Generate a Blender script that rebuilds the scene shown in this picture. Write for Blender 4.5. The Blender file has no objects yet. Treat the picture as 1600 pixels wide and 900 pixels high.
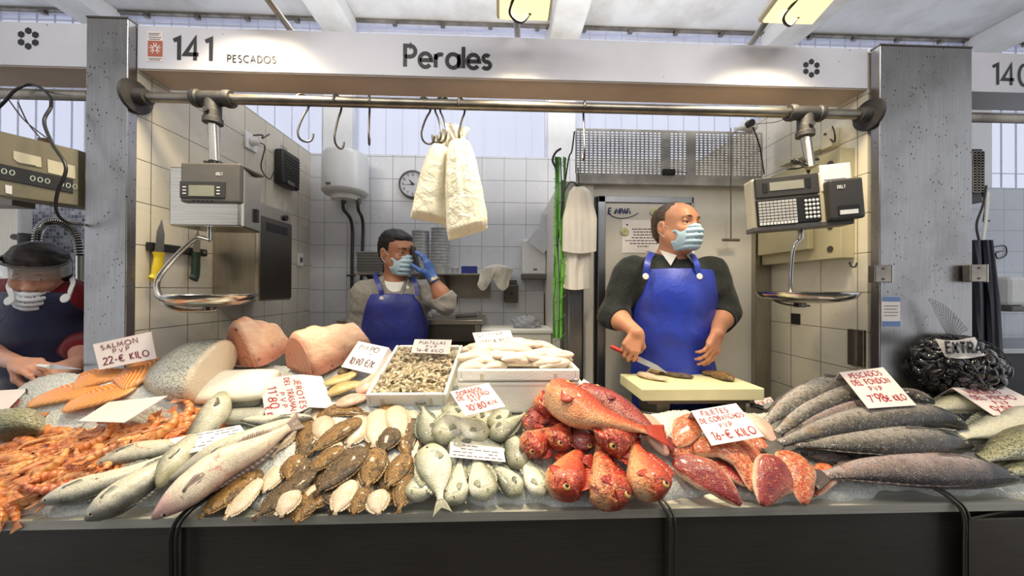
import bpy, math, random
import numpy as np
from mathutils import Vector, Matrix

random.seed(7)
rng = np.random.default_rng(7)
SC = bpy.context.scene
COL = SC.collection
PI = math.pi

# ------------------------------------------------------------------ camera
FPX, YAW, PITCH, ROLL, CAMH = 532.0, 0.0367, 0.0043, 0.0048, 1.56
_cy, _sy, _cp, _sp = math.cos(YAW), math.sin(YAW), math.cos(PITCH), math.sin(PITCH)
FWD = np.array([_sy * _cp, _cy * _cp, _sp])
_r0 = np.array([_cy, -_sy, 0.0]); _u0 = np.cross(_r0, FWD)
RGT = math.cos(ROLL) * _r0 + math.sin(ROLL) * _u0
UPV = -math.sin(ROLL) * _r0 + math.cos(ROLL) * _u0
CAM = np.array([0.0, 0.0, CAMH])
cd = bpy.data.cameras.new('camera'); cam = bpy.data.objects.new('camera', cd); COL.objects.link(cam)
cam.matrix_world = Matrix(((RGT[0], UPV[0], -FWD[0], 0), (RGT[1], UPV[1], -FWD[1], 0), (RGT[2], UPV[2], -FWD[2], CAMH), (0, 0, 0, 1)))
cd.sensor_width = 36.0; cd.lens = FPX / 1600 * 36.0; cd.clip_start = 0.02; cd.clip_end = 100
SC.camera = cam

# ------------------------------------------------------------------ light
SC.view_settings.view_transform = 'Standard'; SC.view_settings.look = 'None'
SC.view_settings.gamma = 1.0; SC.view_settings.use_curve_mapping = False
SC.view_settings.exposure = 0.0
W = bpy.data.worlds.new('daylight'); SC.world = W; W.use_nodes = True
bgn = W.node_tree.nodes['Background']
bgn.inputs[0].default_value = (0.94, 0.96, 1.0, 1); bgn.inputs[1].default_value = 0.95
SC.cycles.use_denoising = True
SC.cycles.max_bounces = 7; SC.cycles.diffuse_bounces = 4; SC.cycles.glossy_bounces = 4
SC.cycles.transparent_max_bounces = 12
SC.cycles.sample_clamp_indirect = 6

def area(name, loc, target, sx, sy, power, color):
    l = bpy.data.lights.new(name, 'AREA'); l.shape = 'RECTANGLE'; l.size = sx; l.size_y = sy
    l.energy = power; l.color = color
    o = bpy.data.objects.new(name, l); COL.objects.link(o)
    o.location = loc
    d = Vector(target) - Vector(loc)
    o.rotation_euler = d.to_track_quat('-Z', 'Y').to_euler()
    return o
area('hall_light', (-1.1, 0.15, 3.05), (-0.9, 1.6, 1.0), 1.3, 0.3, 14, (1, 0.95, 0.86))
area('hall_light', (1.1, 0.15, 3.05), (1.0, 1.6, 1.0), 1.3, 0.3, 14, (1, 0.95, 0.86))
area('stall_light', (0.0, 2.0, 3.3), (0.0, 2.0, 0), 1.8, 0.3, 8, (0.94, 0.96, 1.0))
area('added_ceiling_fill', (0.2, 1.9, 2.72), (0.2, 1.9, 4.0), 3.4, 0.4, 17, (1.0, 0.98, 0.95))  # unseen fill light without a fixture, added to brighten the ceiling

# ------------------------------------------------------------------ pixel helpers (1600x900 frame -> points of the place)
def ray(px, py):
    return FWD + RGT * (px - 800) / FPX + UPV * (450 - py) / FPX
def U(px, py, Y=None, X=None, Z=None):
    d = ray(px, py)
    s = Y / d[1] if Y is not None else (X / d[0] if X is not None else (Z - CAMH) / d[2])
    return CAM + d * s
SL = 0.506; SZ0 = 0.957; SY0 = 0.95              # the sloped fish display: z = SZ0 + SL*(Y-SY0)
NRM = np.array([0, -SL, 1.0]); NRM /= np.linalg.norm(NRM)
def S(px, py, h=0.0):
    d = ray(px, py)
    k = SZ0 - SL * SY0 - CAMH
    hh = h / NRM[2]
    s = (k + hh) / (d[2] - SL * d[1])
    return CAM + d * s

# ------------------------------------------------------------------ materials
def rgb(r, g, b):
    f = lambda c: (c / 255 / 12.92) if c <= 10 else ((c / 255 + 0.055) / 1.055) ** 2.4
    return (f(r), f(g), f(b), 1)
class NB:
    def __init__(s, name):
        s.m = bpy.data.materials.new(name); s.m.use_nodes = True
        s.t = s.m.node_tree; s.n = s.t.nodes; s.p = s.n['Principled BSDF']
        s.tc = s.n.new('ShaderNodeTexCoord')
    def link(s, a, b): s.t.links.new(a, b)
    def put(s, sock, v):
        if isinstance(v, bpy.types.NodeSocket): s.link(v, sock)
        else:
            if sock.type == 'RGBA' and isinstance(v, (int, float)): v = (v, v, v, 1)
            sock.default_value = v
    def vec(s, scale=(1, 1, 1), src='Object', rot=(0, 0, 0)):
        mp = s.n.new('ShaderNodeMapping'); s.link(s.tc.outputs[src], mp.inputs[0])
        mp.inputs['Scale'].default_value = scale; mp.inputs['Rotation'].default_value = rot
        return mp.outputs[0]
    def noise(s, scale, detail=3, vec=None, rough=0.55, dist=0.0):
        n = s.n.new('ShaderNodeTexNoise'); n.inputs['Scale'].default_value = scale
        n.inputs['Detail'].default_value = detail; n.inputs['Roughness'].default_value = rough
        n.inputs['Distortion'].default_value = dist
        s.link(vec if vec is not None else s.tc.outputs['Object'], n.inputs['Vector']); return n.outputs['Fac']
    def vor(s, scale, vec=None, feat='F1', out='Distance', rnd=1.0):
        n = s.n.new('ShaderNodeTexVoronoi'); n.feature = feat; n.inputs['Scale'].default_value = scale
        n.inputs['Randomness'].default_value = rnd
        s.link(vec if vec is not None else s.tc.outputs['Object'], n.inputs['Vector']); return n.outputs[out]
    def ramp(s, fac, stops, interp='LINEAR'):
        n = s.n.new('ShaderNodeValToRGB'); s.put(n.inputs[0], fac); cr = n.color_ramp; cr.interpolation = interp
        while len(cr.elements) < len(stops): cr.elements.new(0.5)
        for e, (p, c) in zip(cr.elements, stops):
            e.position = p; e.color = c if not isinstance(c, (int, float)) else (c, c, c, 1)
        return n.outputs[0]
    def mix(s, fac, a, b, mode='MIX'):
        n = s.n.new('ShaderNodeMix'); n.data_type = 'RGBA'; n.blend_type = mode
        s.put(n.inputs[0], fac); s.put(n.inputs[6], a); s.put(n.inputs[7], b); return n.outputs[2]
    def math(s, op, a, b=0.0, c=None):
        n = s.n.new('ShaderNodeMath'); n.operation = op; s.put(n.inputs[0], a); s.put(n.inputs[1], b)
        if c is not None: s.put(n.inputs[2], c)
        return n.outputs[0]
    def attr(s, name='co'):
        n = s.n.new('ShaderNodeAttribute'); n.attribute_name = name
        q = s.n.new('ShaderNodeSeparateXYZ'); s.link(n.outputs['Color'], q.inputs[0])
        return n.outputs['Color'], q.outputs[0], q.outputs[1], q.outputs[2]
    def sep(s, v):
        q = s.n.new('ShaderNodeSeparateXYZ'); s.link(v, q.inputs[0]); return q.outputs
    def comb(s, x, y, z):
        q = s.n.new('ShaderNodeCombineXYZ')
        for i, v in enumerate((x, y, z)): s.put(q.inputs[i], v)
        return q.outputs[0]
    def rand(s):
        return s.n.new('ShaderNodeObjectInfo').outputs['Random']
    def bump(s, h, strength=0.3, dist=0.01, prev=None):
        n = s.n.new('ShaderNodeBump'); n.inputs['Strength'].default_value = strength
        n.inputs['Distance'].default_value = dist; s.put(n.inputs['Height'], h)
        if prev is not None: s.link(prev, n.inputs['Normal'])
        return n.outputs[0]
    def done(s, col, rough=0.5, metal=0.0, bump=None, spec=0.5, **kw):
        p = s.p; s.put(p.inputs['Base Color'], col); s.put(p.inputs['Roughness'], rough)
        s.put(p.inputs['Metallic'], metal); s.put(p.inputs['Specular IOR Level'], spec)
        if bump is not None: s.link(bump, p.inputs['Normal'])
        for k, v in kw.items():
            s.put(p.inputs[k.replace('_', ' ')], v)
        return s.m

def simple(name, c, rough=0.5, metal=0.0, nz=0.08, scale=20, bump=0.0, bdist=0.003, spec=0.5, **kw):
    b = NB(name); n = b.noise(scale, 3)
    f = b.ramp(n, [(0.3, 1 - nz * 1.5), (0.7, 1 + 0.0)])
    col = b.mix(1.0, rgb(*c), f, 'MULTIPLY')
    bp = b.bump(b.noise(scale * 4, 3), bump, bdist) if bump else None
    return b.done(col, rough, metal, bp, spec, **kw)

# ------------------------------------------------------------------ mesh helpers
OFF = {}
def _root_off(parent):
    return OFF.get(parent.name, np.zeros(3)) if parent is not None else np.zeros(3)
def link_mesh(name, v, f, mat, parent=None, smooth=False, base=None, attr=None, mats=None, midx=None, bevel=0.0, sharp=None):
    v = np.asarray(v, float)
    if parent is None:
        if base is None:
            base = np.array([(v[:, 0].min() + v[:, 0].max()) / 2, (v[:, 1].min() + v[:, 1].max()) / 2, v[:, 2].min()])
        off = np.array(base, float)
    else:
        off = _root_off(parent)
    me = bpy.data.meshes.new(name)
    vv = v - off
    me.from_pydata(vv.tolist(), [], [list(map(int, q)) for q in f]) if not isinstance(f, np.ndarray) else _fast(me, vv, f)
    if mats:
        for m in mats: me.materials.append(m)
        if midx is not None: me.polygons.foreach_set('material_index', np.asarray(midx, dtype=np.int32))
    elif mat is not None: me.materials.append(mat)
    if attr is not None:
        a = me.color_attributes.new('co', 'FLOAT_COLOR', 'POINT')
        arr = np.ones((len(v), 4), np.float32); arr[:, :attr.shape[1]] = attr
        a.data.foreach_set('color', arr.ravel())
    if smooth:
        me.polygons.foreach_set('use_smooth', [True] * len(me.polygons))
    me.update()
    o = bpy.data.objects.new(name, me); COL.objects.link(o)
    if parent is not None: o.parent = parent
    else: o.location = off
    OFF[o.name] = off
    if bevel:
        md = o.modifiers.new('b', 'BEVEL'); md.width = bevel; md.segments = 2; md.limit_method = 'ANGLE'; md.angle_limit = 0.7
        md.harden_normals = False
    return o
def _fast(me, v, f):
    n = len(v); k = f.shape[1]
    me.vertices.add(n); me.vertices.foreach_set('co', v.astype(np.float32).ravel())
    me.loops.add(f.size); me.loops.foreach_set('vertex_index', f.astype(np.int32).ravel())
    me.polygons.add(len(f)); me.polygons.foreach_set('loop_start', np.arange(0, f.size, k, dtype=np.int32))
    me.update(calc_edges=True)
def tag(o, label=None, cat=None, group=None, kind=None):
    if label: o['label'] = label
    if cat: o['category'] = cat
    if group: o['group'] = group
    if kind: o['kind'] = kind
    return o
def thing(name, loc, label, cat, group=None):
    o = bpy.data.objects.new(name, None); COL.objects.link(o); o.location = Vector([float(x) for x in loc])
    o.empty_display_size = 0.02
    OFF[o.name] = np.array(loc, float)
    return tag(o, label, cat, group)

def unit(v):
    v = np.asarray(v, float); n = np.linalg.norm(v); return v / n if n > 1e-12 else v
def frame(d, up=(0, 0, 1)):
    d = unit(d); up = np.asarray(up, float)
    if abs(d @ unit(up)) > 0.98: up = np.array([0, 1, 0.0]) if abs(d[1]) < .9 else np.array([0, 0, 1.0])
    x = unit(np.cross(up, d)); y = np.cross(d, x); return x, y, d
def catmull(pts, n):
    P = np.asarray(pts, float)
    if len(P) == 2:
        t = np.linspace(0, 1, n)[:, None]; return P[0] * (1 - t) + P[1] * t
    Q = np.vstack([2 * P[0] - P[1], P, 2 * P[-1] - P[-2]])
    seg = len(P) - 1; out = []
    for u in np.linspace(0, seg, n):
        i = min(int(u), seg - 1); t = u - i
        a, b, c, d = Q[i], Q[i + 1], Q[i + 2], Q[i + 3]
        out.append(0.5 * ((2 * b) + (-a + c) * t + (2 * a - 5 * b + 4 * c - d) * t * t + (-a + 3 * b - 3 * c + d) * t ** 3))
    return np.array(out)

class MB:
    def __init__(s): s.v = []; s.f = []; s.mi = []; s.cur = 0
    def add(s, v, f):
        o = len(s.v); s.v += [tuple(map(float, p)) for p in v]; s.f += [[i + o for i in q] for q in f]; s.mi += [s.cur] * len(f); return s
    def box(s, c, size, ax=None):
        c = np.asarray(c, float); h = np.asarray(size, float) / 2
        A = np.eye(3) if ax is None else np.asarray(ax, float)
        v = [c + A[0] * h[0] * i + A[1] * h[1] * j + A[2] * h[2] * k for k in (-1, 1) for j in (-1, 1) for i in (-1, 1)]
        return s.add(v, [(0, 2, 3, 1), (4, 5, 7, 6), (0, 1, 5, 4), (2, 6, 7, 3), (0, 4, 6, 2), (1, 3, 7, 5)])
    def bb(s, x0, x1, y0, y1, z0, z1):
        return s.box(((x0 + x1) / 2, (y0 + y1) / 2, (z0 + z1) / 2), (abs(x1 - x0), abs(y1 - y0), abs(z1 - z0)))
    def cyl(s, a, b, r0, r1=None, n=20, cap=True):
        a = np.asarray(a, float); b = np.asarray(b, float); r1 = r0 if r1 is None else r1
        x, y, d = frame(b - a); v = []
        for p, r in ((a, r0), (b, r1)):
            for i in range(n):
                t = 2 * PI * i / n; v.append(p + r * (math.cos(t) * x + math.sin(t) * y))
        f = [(i, (i + 1) % n, n + (i + 1) % n, n + i) for i in range(n)]
        if cap: f += [list(range(n))[::-1], list(range(n, 2 * n))]
        return s.add(v, f)
    def tube(s, pts, r, n=10, sm=0, cap=True, flat=None):
        P = catmull(pts, sm) if sm else np.asarray(pts, float)
        m = len(P); rr = np.full(m, r) if np.isscalar(r) else np.interp(np.linspace(0, 1, m), np.linspace(0, 1, len(r)), r)
        T = np.gradient(P, axis=0); x, y, d = frame(T[0]); v = []
        for k in range(m):
            d = unit(T[k]); x = unit(x - d * (x @ d)); y = np.cross(d, x)
            for i in range(n):
                t = 2 * PI * i / n; e = (1, 1) if flat is None else flat
                v.append(P[k] + rr[k] * (math.cos(t) * x * e[0] + math.sin(t) * y * e[1]))
        f = [(k * n + i, k * n + (i + 1) % n, (k + 1) * n + (i + 1) % n, (k + 1) * n + i) for k in range(m - 1) for i in range(n)]
        if cap: f += [list(range(n))[::-1], list(range((m - 1) * n, m * n))]
        return s.add(v, f)
    def lathe(s, prof, loc, axis=(0, 0, 1), n=28, sx=1, sy=1):
        x, y, d = frame(axis, (0, 1, 0.01)); loc = np.asarray(loc, float); v = []; f = []
        for r, h in prof:
            for i in range(n):
                t = 2 * PI * i / n; v.append(loc + d * h + r * (math.cos(t) * x * sx + math.sin(t) * y * sy))
        m = len(prof)
        f = [(k * n + i, k * n + (i + 1) % n, (k + 1) * n + (i + 1) % n, (k + 1) * n + i) for k in range(m - 1) for i in range(n)]
        if prof[0][0] > 1e-6: f.append(list(range(n))[::-1])
        if prof[-1][0] > 1e-6: f.append(list(range((m - 1) * n, m * n)))
        return s.add(v, f)
    def ell(s, c, r, ax=None, n=16, m=10):
        A = np.eye(3) if ax is None else np.asarray(ax, float); c = np.asarray(c, float); r = np.ones(3) * np.asarray(r, float)
        v = []; f = []
        for j in range(m + 1):
            ph = PI * j / m
            for i in range(n):
                t = 2 * PI * i / n; q = (r[0] * math.sin(ph) * math.cos(t), r[1] * math.sin(ph) * math.sin(t), r[2] * math.cos(ph))
                v.append(c + A[0] * q[0] + A[1] * q[1] + A[2] * q[2])
        f = [(j * n + i, (j + 1) * n + i, (j + 1) * n + (i + 1) % n, j * n + (i + 1) % n) for j in range(m) for i in range(n)]
        return s.add(v, f)
    def prism(s, poly, d):                       # polygon (3-D points) extruded by vector d
        P = [np.asarray(p, float) for p in poly]; n = len(P); d = np.asarray(d, float)
        return s.add(P + [p + d for p in P], [list(range(n))[::-1], list(range(n, 2 * n))] + [(i, (i + 1) % n, n + (i + 1) % n, n + i) for i in range(n)])
    def grid(s, G):                               # G[r][c] points
        R = len(G); Cc = len(G[0]); v = [p for row in G for p in row]
        return s.add(v, [(r * Cc + c, r * Cc + c + 1, (r + 1) * Cc + c + 1, (r + 1) * Cc + c) for r in range(R - 1) for c in range(Cc - 1)])
    def sheet(s, G, th):                          # grid with thickness, closed
        G = np.asarray(G, float); R, Cc, _ = G.shape
        du = np.gradient(G, axis=0); dv = np.gradient(G, axis=1); N = np.cross(du, dv); N /= (np.linalg.norm(N, axis=2, keepdims=True) + 1e-12)
        A = G + N * th / 2; B = G - N * th / 2; v = list(A.reshape(-1, 3)) + list(B.reshape(-1, 3)); o = R * Cc; f = []
        for r in range(R - 1):
            for c in range(Cc - 1):
                a, b, c2, d = r * Cc + c, r * Cc + c + 1, (r + 1) * Cc + c + 1, (r + 1) * Cc + c
                f.append((a, b, c2, d)); f.append((d + o, c2 + o, b + o, a + o))
        ring = [c for c in range(Cc)] + [r * Cc + Cc - 1 for r in range(1, R)] + [(R - 1) * Cc + c for c in range(Cc - 2, -1, -1)] + [r * Cc for r in range(R - 2, 0, -1)]
        for i in range(len(ring)):
            a, b = ring[i], ring[(i + 1) % len(ring)]; f.append((b, a, a + o, b + o))
        return s.add(v, f)
    def build(s, name, mat, parent=None, smooth=False, bevel=0.0, **kw):
        o = link_mesh(name, s.v, s.f, mat if not isinstance(mat, list) else None, parent, smooth, bevel=bevel,
                      mats=mat if isinstance(mat, list) else None, midx=s.mi if isinstance(mat, list) else None, **kw)
        if smooth == 'auto':
            try:
                with bpy.context.temp_override(object=o, active_object=o, selected_objects=[o], selected_editable_objects=[o]):
                    bpy.ops.object.shade_auto_smooth(angle=0.7)
            except Exception: pass
        return o
def autosm(o, ang=0.7):
    me = o.data; me.update()
    n = len(me.edges)
    import bmesh
    bm = bmesh.new(); bm.from_mesh(me)
    for e in bm.edges:
        e.smooth = not (len(e.link_faces) == 2 and e.calc_face_angle(0) > ang)
    for f in bm.faces: f.smooth = True
    bm.to_mesh(me); bm.free(); return o
_b0 = MB.build
def _build(s, name, mat, parent=None, smooth=True, bevel=0.0, **kw):
    o = _b0(s, name, mat, parent, False, bevel, **kw)
    return autosm(o) if smooth else o
MB.build = _build

# ------------------------------------------------------------------ stroke lettering
def _arc(cx, cy, rx, ry, a0, a1, n=14):
    return [(cx + rx * math.cos(math.radians(a0 + (a1 - a0) * i / n)), cy + ry * math.sin(math.radians(a0 + (a1 - a0) * i / n))) for i in range(n + 1)]
GL = {
 'A': [[(0, 0), (.35, 1), (.7, 0)], [(.12, .33), (.58, .33)]],
 'B': [[(.05, 0), (.05, 1)], [(.05, 1), (.3, 1)] + _arc(.3, .77, .2, .23, 90, -90) + [(.05, .54)], [(.05, .54), (.3, .54)] + _arc(.3, .27, .25, .27, 90, -90) + [(.05, 0)]],
 'C': [_arc(.48, .5, .45, .5, 50, 310, 22)],
 'D': [[(.05, 0), (.05, 1), (.2, 1)] + _arc(.2, .5, .45, .5, 90, -90) + [(.05, 0)]],
 'E': [[(.5, 1), (.05, 1), (.05, 0), (.5, 0)], [(.05, .52), (.45, .52)]],
 'F': [[(.5, 1), (.05, 1), (.05, 0)], [(.05, .52), (.42, .52)]],
 'G': [_arc(.48, .5, .45, .5, 50, 350, 24) + [(.5, .42)]],
 'H': [[(.05, 0), (.05, 1)], [(.6, 0), (.6, 1)], [(.05, .5), (.6, .5)]],
 'I': [[(.05, 0), (.05, 1)]],
 'J': [[(.4, 1), (.4, .2)] + _arc(.22, .2, .18, .2, 0, -160)],
 'K': [[(.05, 0), (.05, 1)], [(.55, 1), (.06, .45), (.58, 0)]],
 'L': [[(.05, 1), (.05, 0), (.48, 0)]],
 'M': [[(0, 0), (.12, 1), (.42, .25), (.72, 1), (.84, 0)]],
 'N': [[(.05, 0), (.05, 1), (.62, 0), (.62, 1)]],
 'O': [_arc(.47, .5, .45, .5, 0, 360, 26)],
 'P': [[(.05, 0), (.05, 1), (.28, 1)] + _arc(.28, .74, .24, .26, 90, -90) + [(.05, .48)]],
 'Q': [_arc(.47, .5, .45, .5, 0, 360, 26), [(.55, .25), (.9, -.05)]],
 'R': [[(.05, 0), (.05, 1), (.28, 1)] + _arc(.28, .75, .23, .25, 90, -90) + [(.05, .5)], [(.28, .5), (.55, 0)]],
 'S': [_arc(.27, .76, .22, .24, 50, 250, 12) + _arc(.25, .26, .24, .26, 70, -140, 12)],
 'T': [[(0, 1), (.56, 1)], [(.28, 1), (.28, 0)]],
 'U': [[(.05, 1), (.05, .28)] + _arc(.32, .28, .27, .28, 180, 360) + [(.59, 1)]],
 'V': [[(0, 1), (.32, 0), (.64, 1)]],
 'W': [[(0, 1), (.22, 0), (.44, .8), (.66, 0), (.88, 1)]],
 'X': [[(0, 1), (.56, 0)], [(0, 0), (.56, 1)]],
 'Y': [[(0, 1), (.3, .5), (.6, 1)], [(.3, .5), (.3, 0)]],
 'Z': [[(0, 1), (.55, 1), (0, 0), (.55, 0)]],
 '0': [_arc(.3, .5, .28, .5, 0, 360, 24)],
 '1': [[(.05, .88), (.3, 1), (.3, 0)]],
 '2': [_arc(.3, .73, .26, .27, 165, -35, 12) + [(.02, 0), (.58, 0)]],
 '3': [_arc(.27, .75, .23, .25, 150, -90, 12) + _arc(.27, .26, .27, .26, 90, -150, 12)],
 '4': [[(.45, 0), (.45, 1), (0, .27), (.6, .27)]],
 '5': [[(.52, 1), (.14, 1), (.07, .56)] + _arc(.26, .31, .27, .31, 110, -150, 14)],
 '6': [[(.42, 1), (.12, .5)] + _arc(.3, .3, .26, .3, 150, -210, 20)],
 '7': [[(0, 1), (.54, 1), (.16, 0)]],
 '8': [_arc(.3, .75, .2, .24, -90, 270, 16), _arc(.3, .26, .26, .26, 90, 450, 16)],
 '9': [[(.18, 0), (.48, .5)] + _arc(.3, .7, .26, .3, -30, 330, 20)],
 "'": [[(.1, 1.05), (.05, .8)]], '.': [[(.04, 0), (.06, .04)]], '-': [[(.03, .45), (.4, .45)]], '/': [[(0, -.1), (.4, 1.1)]],
 '€': [_arc(.5, .5, .4, .5, 50, 310, 18), [(0, .6), (.6, .6)], [(0, .42), (.55, .42)]],
 'e': [[(.06, .33), (.58, .33)] + _arc(.32, .33, .27, .33, 0, 320, 20)],
 'r': [[(.06, 0), (.06, .64)], _arc(.28, .36, .22, .27, 180, 60, 8)],
 'a': [_arc(.33, .33, .28, .33, 0, 360, 22), [(.61, .66), (.61, 0)]],
 'l': [[(.06, 0), (.06, 1.02)]],
 's': [_arc(.2, .49, .15, .16, 40, 260, 10) + _arc(.19, .17, .18, .17, 75, -150, 10)],
 'o': [_arc(.33, .33, .28, .33, 0, 360, 22)],
 'i': [[(.06, 0), (.06, .62)], [(.05, .85), (.07, .88)]],
 'u': [[(.05, .64), (.05, .25)] + _arc(.27, .25, .22, .25, 180, 360) + [(.49, .64)], [(.49, .64), (.49, 0)]],
 'n': [[(.05, 0), (.05, .64)], _arc(.27, .4, .22, .24, 180, 0) + [(.49, 0)]],
 'd': [_arc(.33, .33, .28, .33, 0, 360, 22), [(.61, 1.02), (.61, 0)]],
 'm': [[(.05, 0), (.05, .64)], _arc(.22, .45, .17, .2, 180, 0) + [(.39, 0)], _arc(.56, .45, .17, .2, 180, 0) + [(.73, 0)]],
 't': [[(.15, .95), (.15, 0)], [(0, .64), (.33, .64)]],
}
def glyph_w(ch):
    if ch == ' ': return .38
    g = GL.get(ch)
    return max(p[0] for s in g for p in s) if g else .3
def text_w(t, gap=.2): return sum(glyph_w(c) + gap for c in t) - gap
def write(mb, t, org, xd, yd, h, w=0.12, gap=0.2, jit=0.0, slant=0.0, th=0.0004, sx=1.0, cap=True, nz=None):
    """strokes of text t on a plane; org = lower left, xd/yd unit directions, h = cap height, w = stroke width (fraction of h)"""
    org = np.asarray(org, float); xd = unit(xd); yd = unit(yd); nrm = np.cross(xd, yd); x = 0.0
    for ch in t:
        if ch != ' ':
            dy = random.uniform(-jit, jit) * .5; sc = 1 + random.uniform(-jit, jit); ro = random.uniform(-jit, jit)
            for st in GL.get(ch, []):
                P = []
                for (a, b) in st:
                    a2 = a * sc + slant * b - ro * b * .6 + random.uniform(-jit, jit) * .12; b2 = b * sc + dy + ro * a + random.uniform(-jit, jit) * .12
                    P.append(((x + a2) * h * sx, b2 * h))
                P = np.array(P)
                if len(P) > 3 and np.allclose(P[0], P[-1], atol=h * .02) and jit == 0: closed = True
                else: closed = False
                n = len(P); T = np.zeros_like(P)
                L = []; hw = w * h / 2
                for i in range(n):
                    if closed and i in (0, n - 1): t1 = unit(P[-1] - P[-2]); t2 = unit(P[1] - P[0])
                    else:
                        t1 = unit(P[i] - P[i - 1]) if i > 0 else unit(P[1] - P[0]); t2 = unit(P[i + 1] - P[i]) if i < n - 1 else t1
                    tt = unit(t1 + t2) if np.linalg.norm(t1 + t2) > .3 else t1
                    nn = np.array([-tt[1], tt[0]]); m = nn * hw / max(0.45, abs(nn @ np.array([-t1[1], t1[0]])))
                    L.append((P[i] + m, P[i] - m))
                def W3(q, z): return org + xd * q[0] + yd * q[1] + nrm * z
                v = []; f = []
                for a, b in L: v += [W3(a, 0), W3(b, 0), W3(a, th), W3(b, th)]
                for i in range(n - 1):
                    k = 4 * i; f += [(k + 2, k + 3, k + 7, k + 6), (k, k + 2, k + 6, k + 4), (k + 3, k + 1, k + 5, k + 7), (k, k + 4, k + 5, k + 1)]
                f += [(0, 1, 3, 2), (4 * n - 4, 4 * n - 2, 4 * n - 1, 4 * n - 3)]
                mb.add(v, f)
        x += glyph_w(ch) + gap
    return x * h * sx
def hexagon_mark(mb, c, xd, yd, R, r, th=.0006):
    nrm = np.cross(xd, yd)
    for k in range(6):
        a = PI / 2 + k * PI / 3; q = np.asarray(c) + xd * math.cos(a) * R + yd * math.sin(a) * R
        mb.prism([q + xd * math.cos(PI / 2 + j * PI / 3) * r + yd * math.sin(PI / 2 + j * PI / 3) * r for j in range(6)], nrm * th)
# ------------------------------------------------------------------ shared materials
def tile_mat(name, t, base, grout, ox=0, oz=0, dirt=0.25, var=0.05, gw=0.022, axis='x', grime=(150, 135, 95)):
    b = NB(name); xyz = b.sep(b.tc.outputs['Object'])
    h = xyz[0] if axis == 'x' else xyz[1]
    u = b.math('DIVIDE', b.math('SUBTRACT', h, ox), t); v = b.math('DIVIDE', b.math('SUBTRACT', xyz[2], oz), t)
    fu = b.math('FRACT', u); fv = b.math('FRACT', v)
    du = b.math('MINIMUM', fu, b.math('SUBTRACT', 1.0, fu)); dv = b.math('MINIMUM', fv, b.math('SUBTRACT', 1.0, fv))
    d = b.math('MINIMUM', du, dv); line = b.math('LESS_THAN', d, gw / 2)
    cell = b.comb(b.math('FLOOR', u), b.math('FLOOR', v), 3.3)
    wn = b.n.new('ShaderNodeTexWhiteNoise'); b.link(cell, wn.inputs['Vector'])
    br = b.math('ADD', b.math('MULTIPLY', wn.outputs['Value'], var), 1 - var)
    col = b.mix(1.0, rgb(*base), b.comb(br, br, br), 'MULTIPLY')
    dn = b.ramp(b.noise(2.2, 4), [(0.45, 0), (0.75, 1)])
    col = b.mix(b.math('MULTIPLY', dn, dirt), col, rgb(*grime))
    col = b.mix(line, col, rgb(*grout))
    sp = b.math('LESS_THAN', b.vor(9.0), 0.035)
    col = b.mix(b.math('MULTIPLY', sp, .6), col, rgb(60, 55, 48))
    bp = b.bump(b.ramp(d, [(0, 0), (gw, 1)]), 0.35, 0.003)
    return b.done(col, b.ramp(b.noise(5), [(0.3, 0.22), (0.8, 0.42)]), 0, bp, 0.5)
def steel_mat(name, c, rough=0.32, speck=0.0, vert=True, metal=1.0, streak=0.12, stain=None):
    b = NB(name)
    v = b.vec((60, 60, 1.2) if vert else (1.2, 60, 60)); n = b.noise(6, 4, v)
    col = b.mix(1.0, rgb(*c), b.ramp(n, [(0.3, 1 - streak * 2), (0.7, 1)]), 'MULTIPLY')
    big = b.noise(2.5, 4)
    col = b.mix(b.ramp(big, [(0.5, 0), (0.8, .35)]), col, rgb(int(c[0] * .72), int(c[1] * .68), int(c[2] * .58)))
    rg = b.math('ADD', b.math('MULTIPLY', n, 0.14), rough - 0.05)
    if speck:
        z = b.sep(b.tc.outputs['Object'])[2]
        den = b.ramp(z, [(0.0, 0.03), (0.35, 0.05), (0.62, 0.10), (0.9, 0.30), (1.0, 0.55)])
        zz = b.math('MULTIPLY', z, 1 / 1.5)
        den = b.ramp(zz, [(0.0, 0.02), (0.5, 0.05), (0.75, 0.14), (1.0, 0.30)])
        sp = b.math('LESS_THAN', b.math('ADD', b.vor(75, b.vec((1, 1, .55))), b.math('MULTIPLY', b.noise(14), .35)), den)
        col = b.mix(b.math('MULTIPLY', sp, speck), col, rgb(42, 42, 50))
        rg = b.math('ADD', rg, b.math('MULTIPLY', sp, .4))
        sm = b.math('MULTIPLY', b.ramp(b.noise(5, 5), [(.48, 0), (.7, 1)]), b.ramp(zz, [(.6, 0), (1, .55)]))
        col = b.mix(b.math('MULTIPLY', sm, .6), col, rgb(104, 104, 108))
    return b.done(col, rg, metal, b.bump(n, 0.05, 0.001), 0.5)
def wear_paint(name, c, rough=0.4, specks=0.5, stains=0.2):
    b = NB(name); n = b.noise(3, 4)
    col = b.mix(b.ramp(n, [(0.45, 0), (0.8, stains)]), rgb(*c), rgb(int(c[0] * .8), int(c[1] * .78), int(c[2] * .74)))
    sp = b.math('LESS_THAN', b.math('ADD', b.vor(22), b.math('MULTIPLY', b.noise(4), .25)), 0.15)
    col = b.mix(b.math('MULTIPLY', sp, specks), col, rgb(70, 66, 66))
    return b.done(col, rough, 0, b.bump(b.noise(60), .05, .001))

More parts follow.
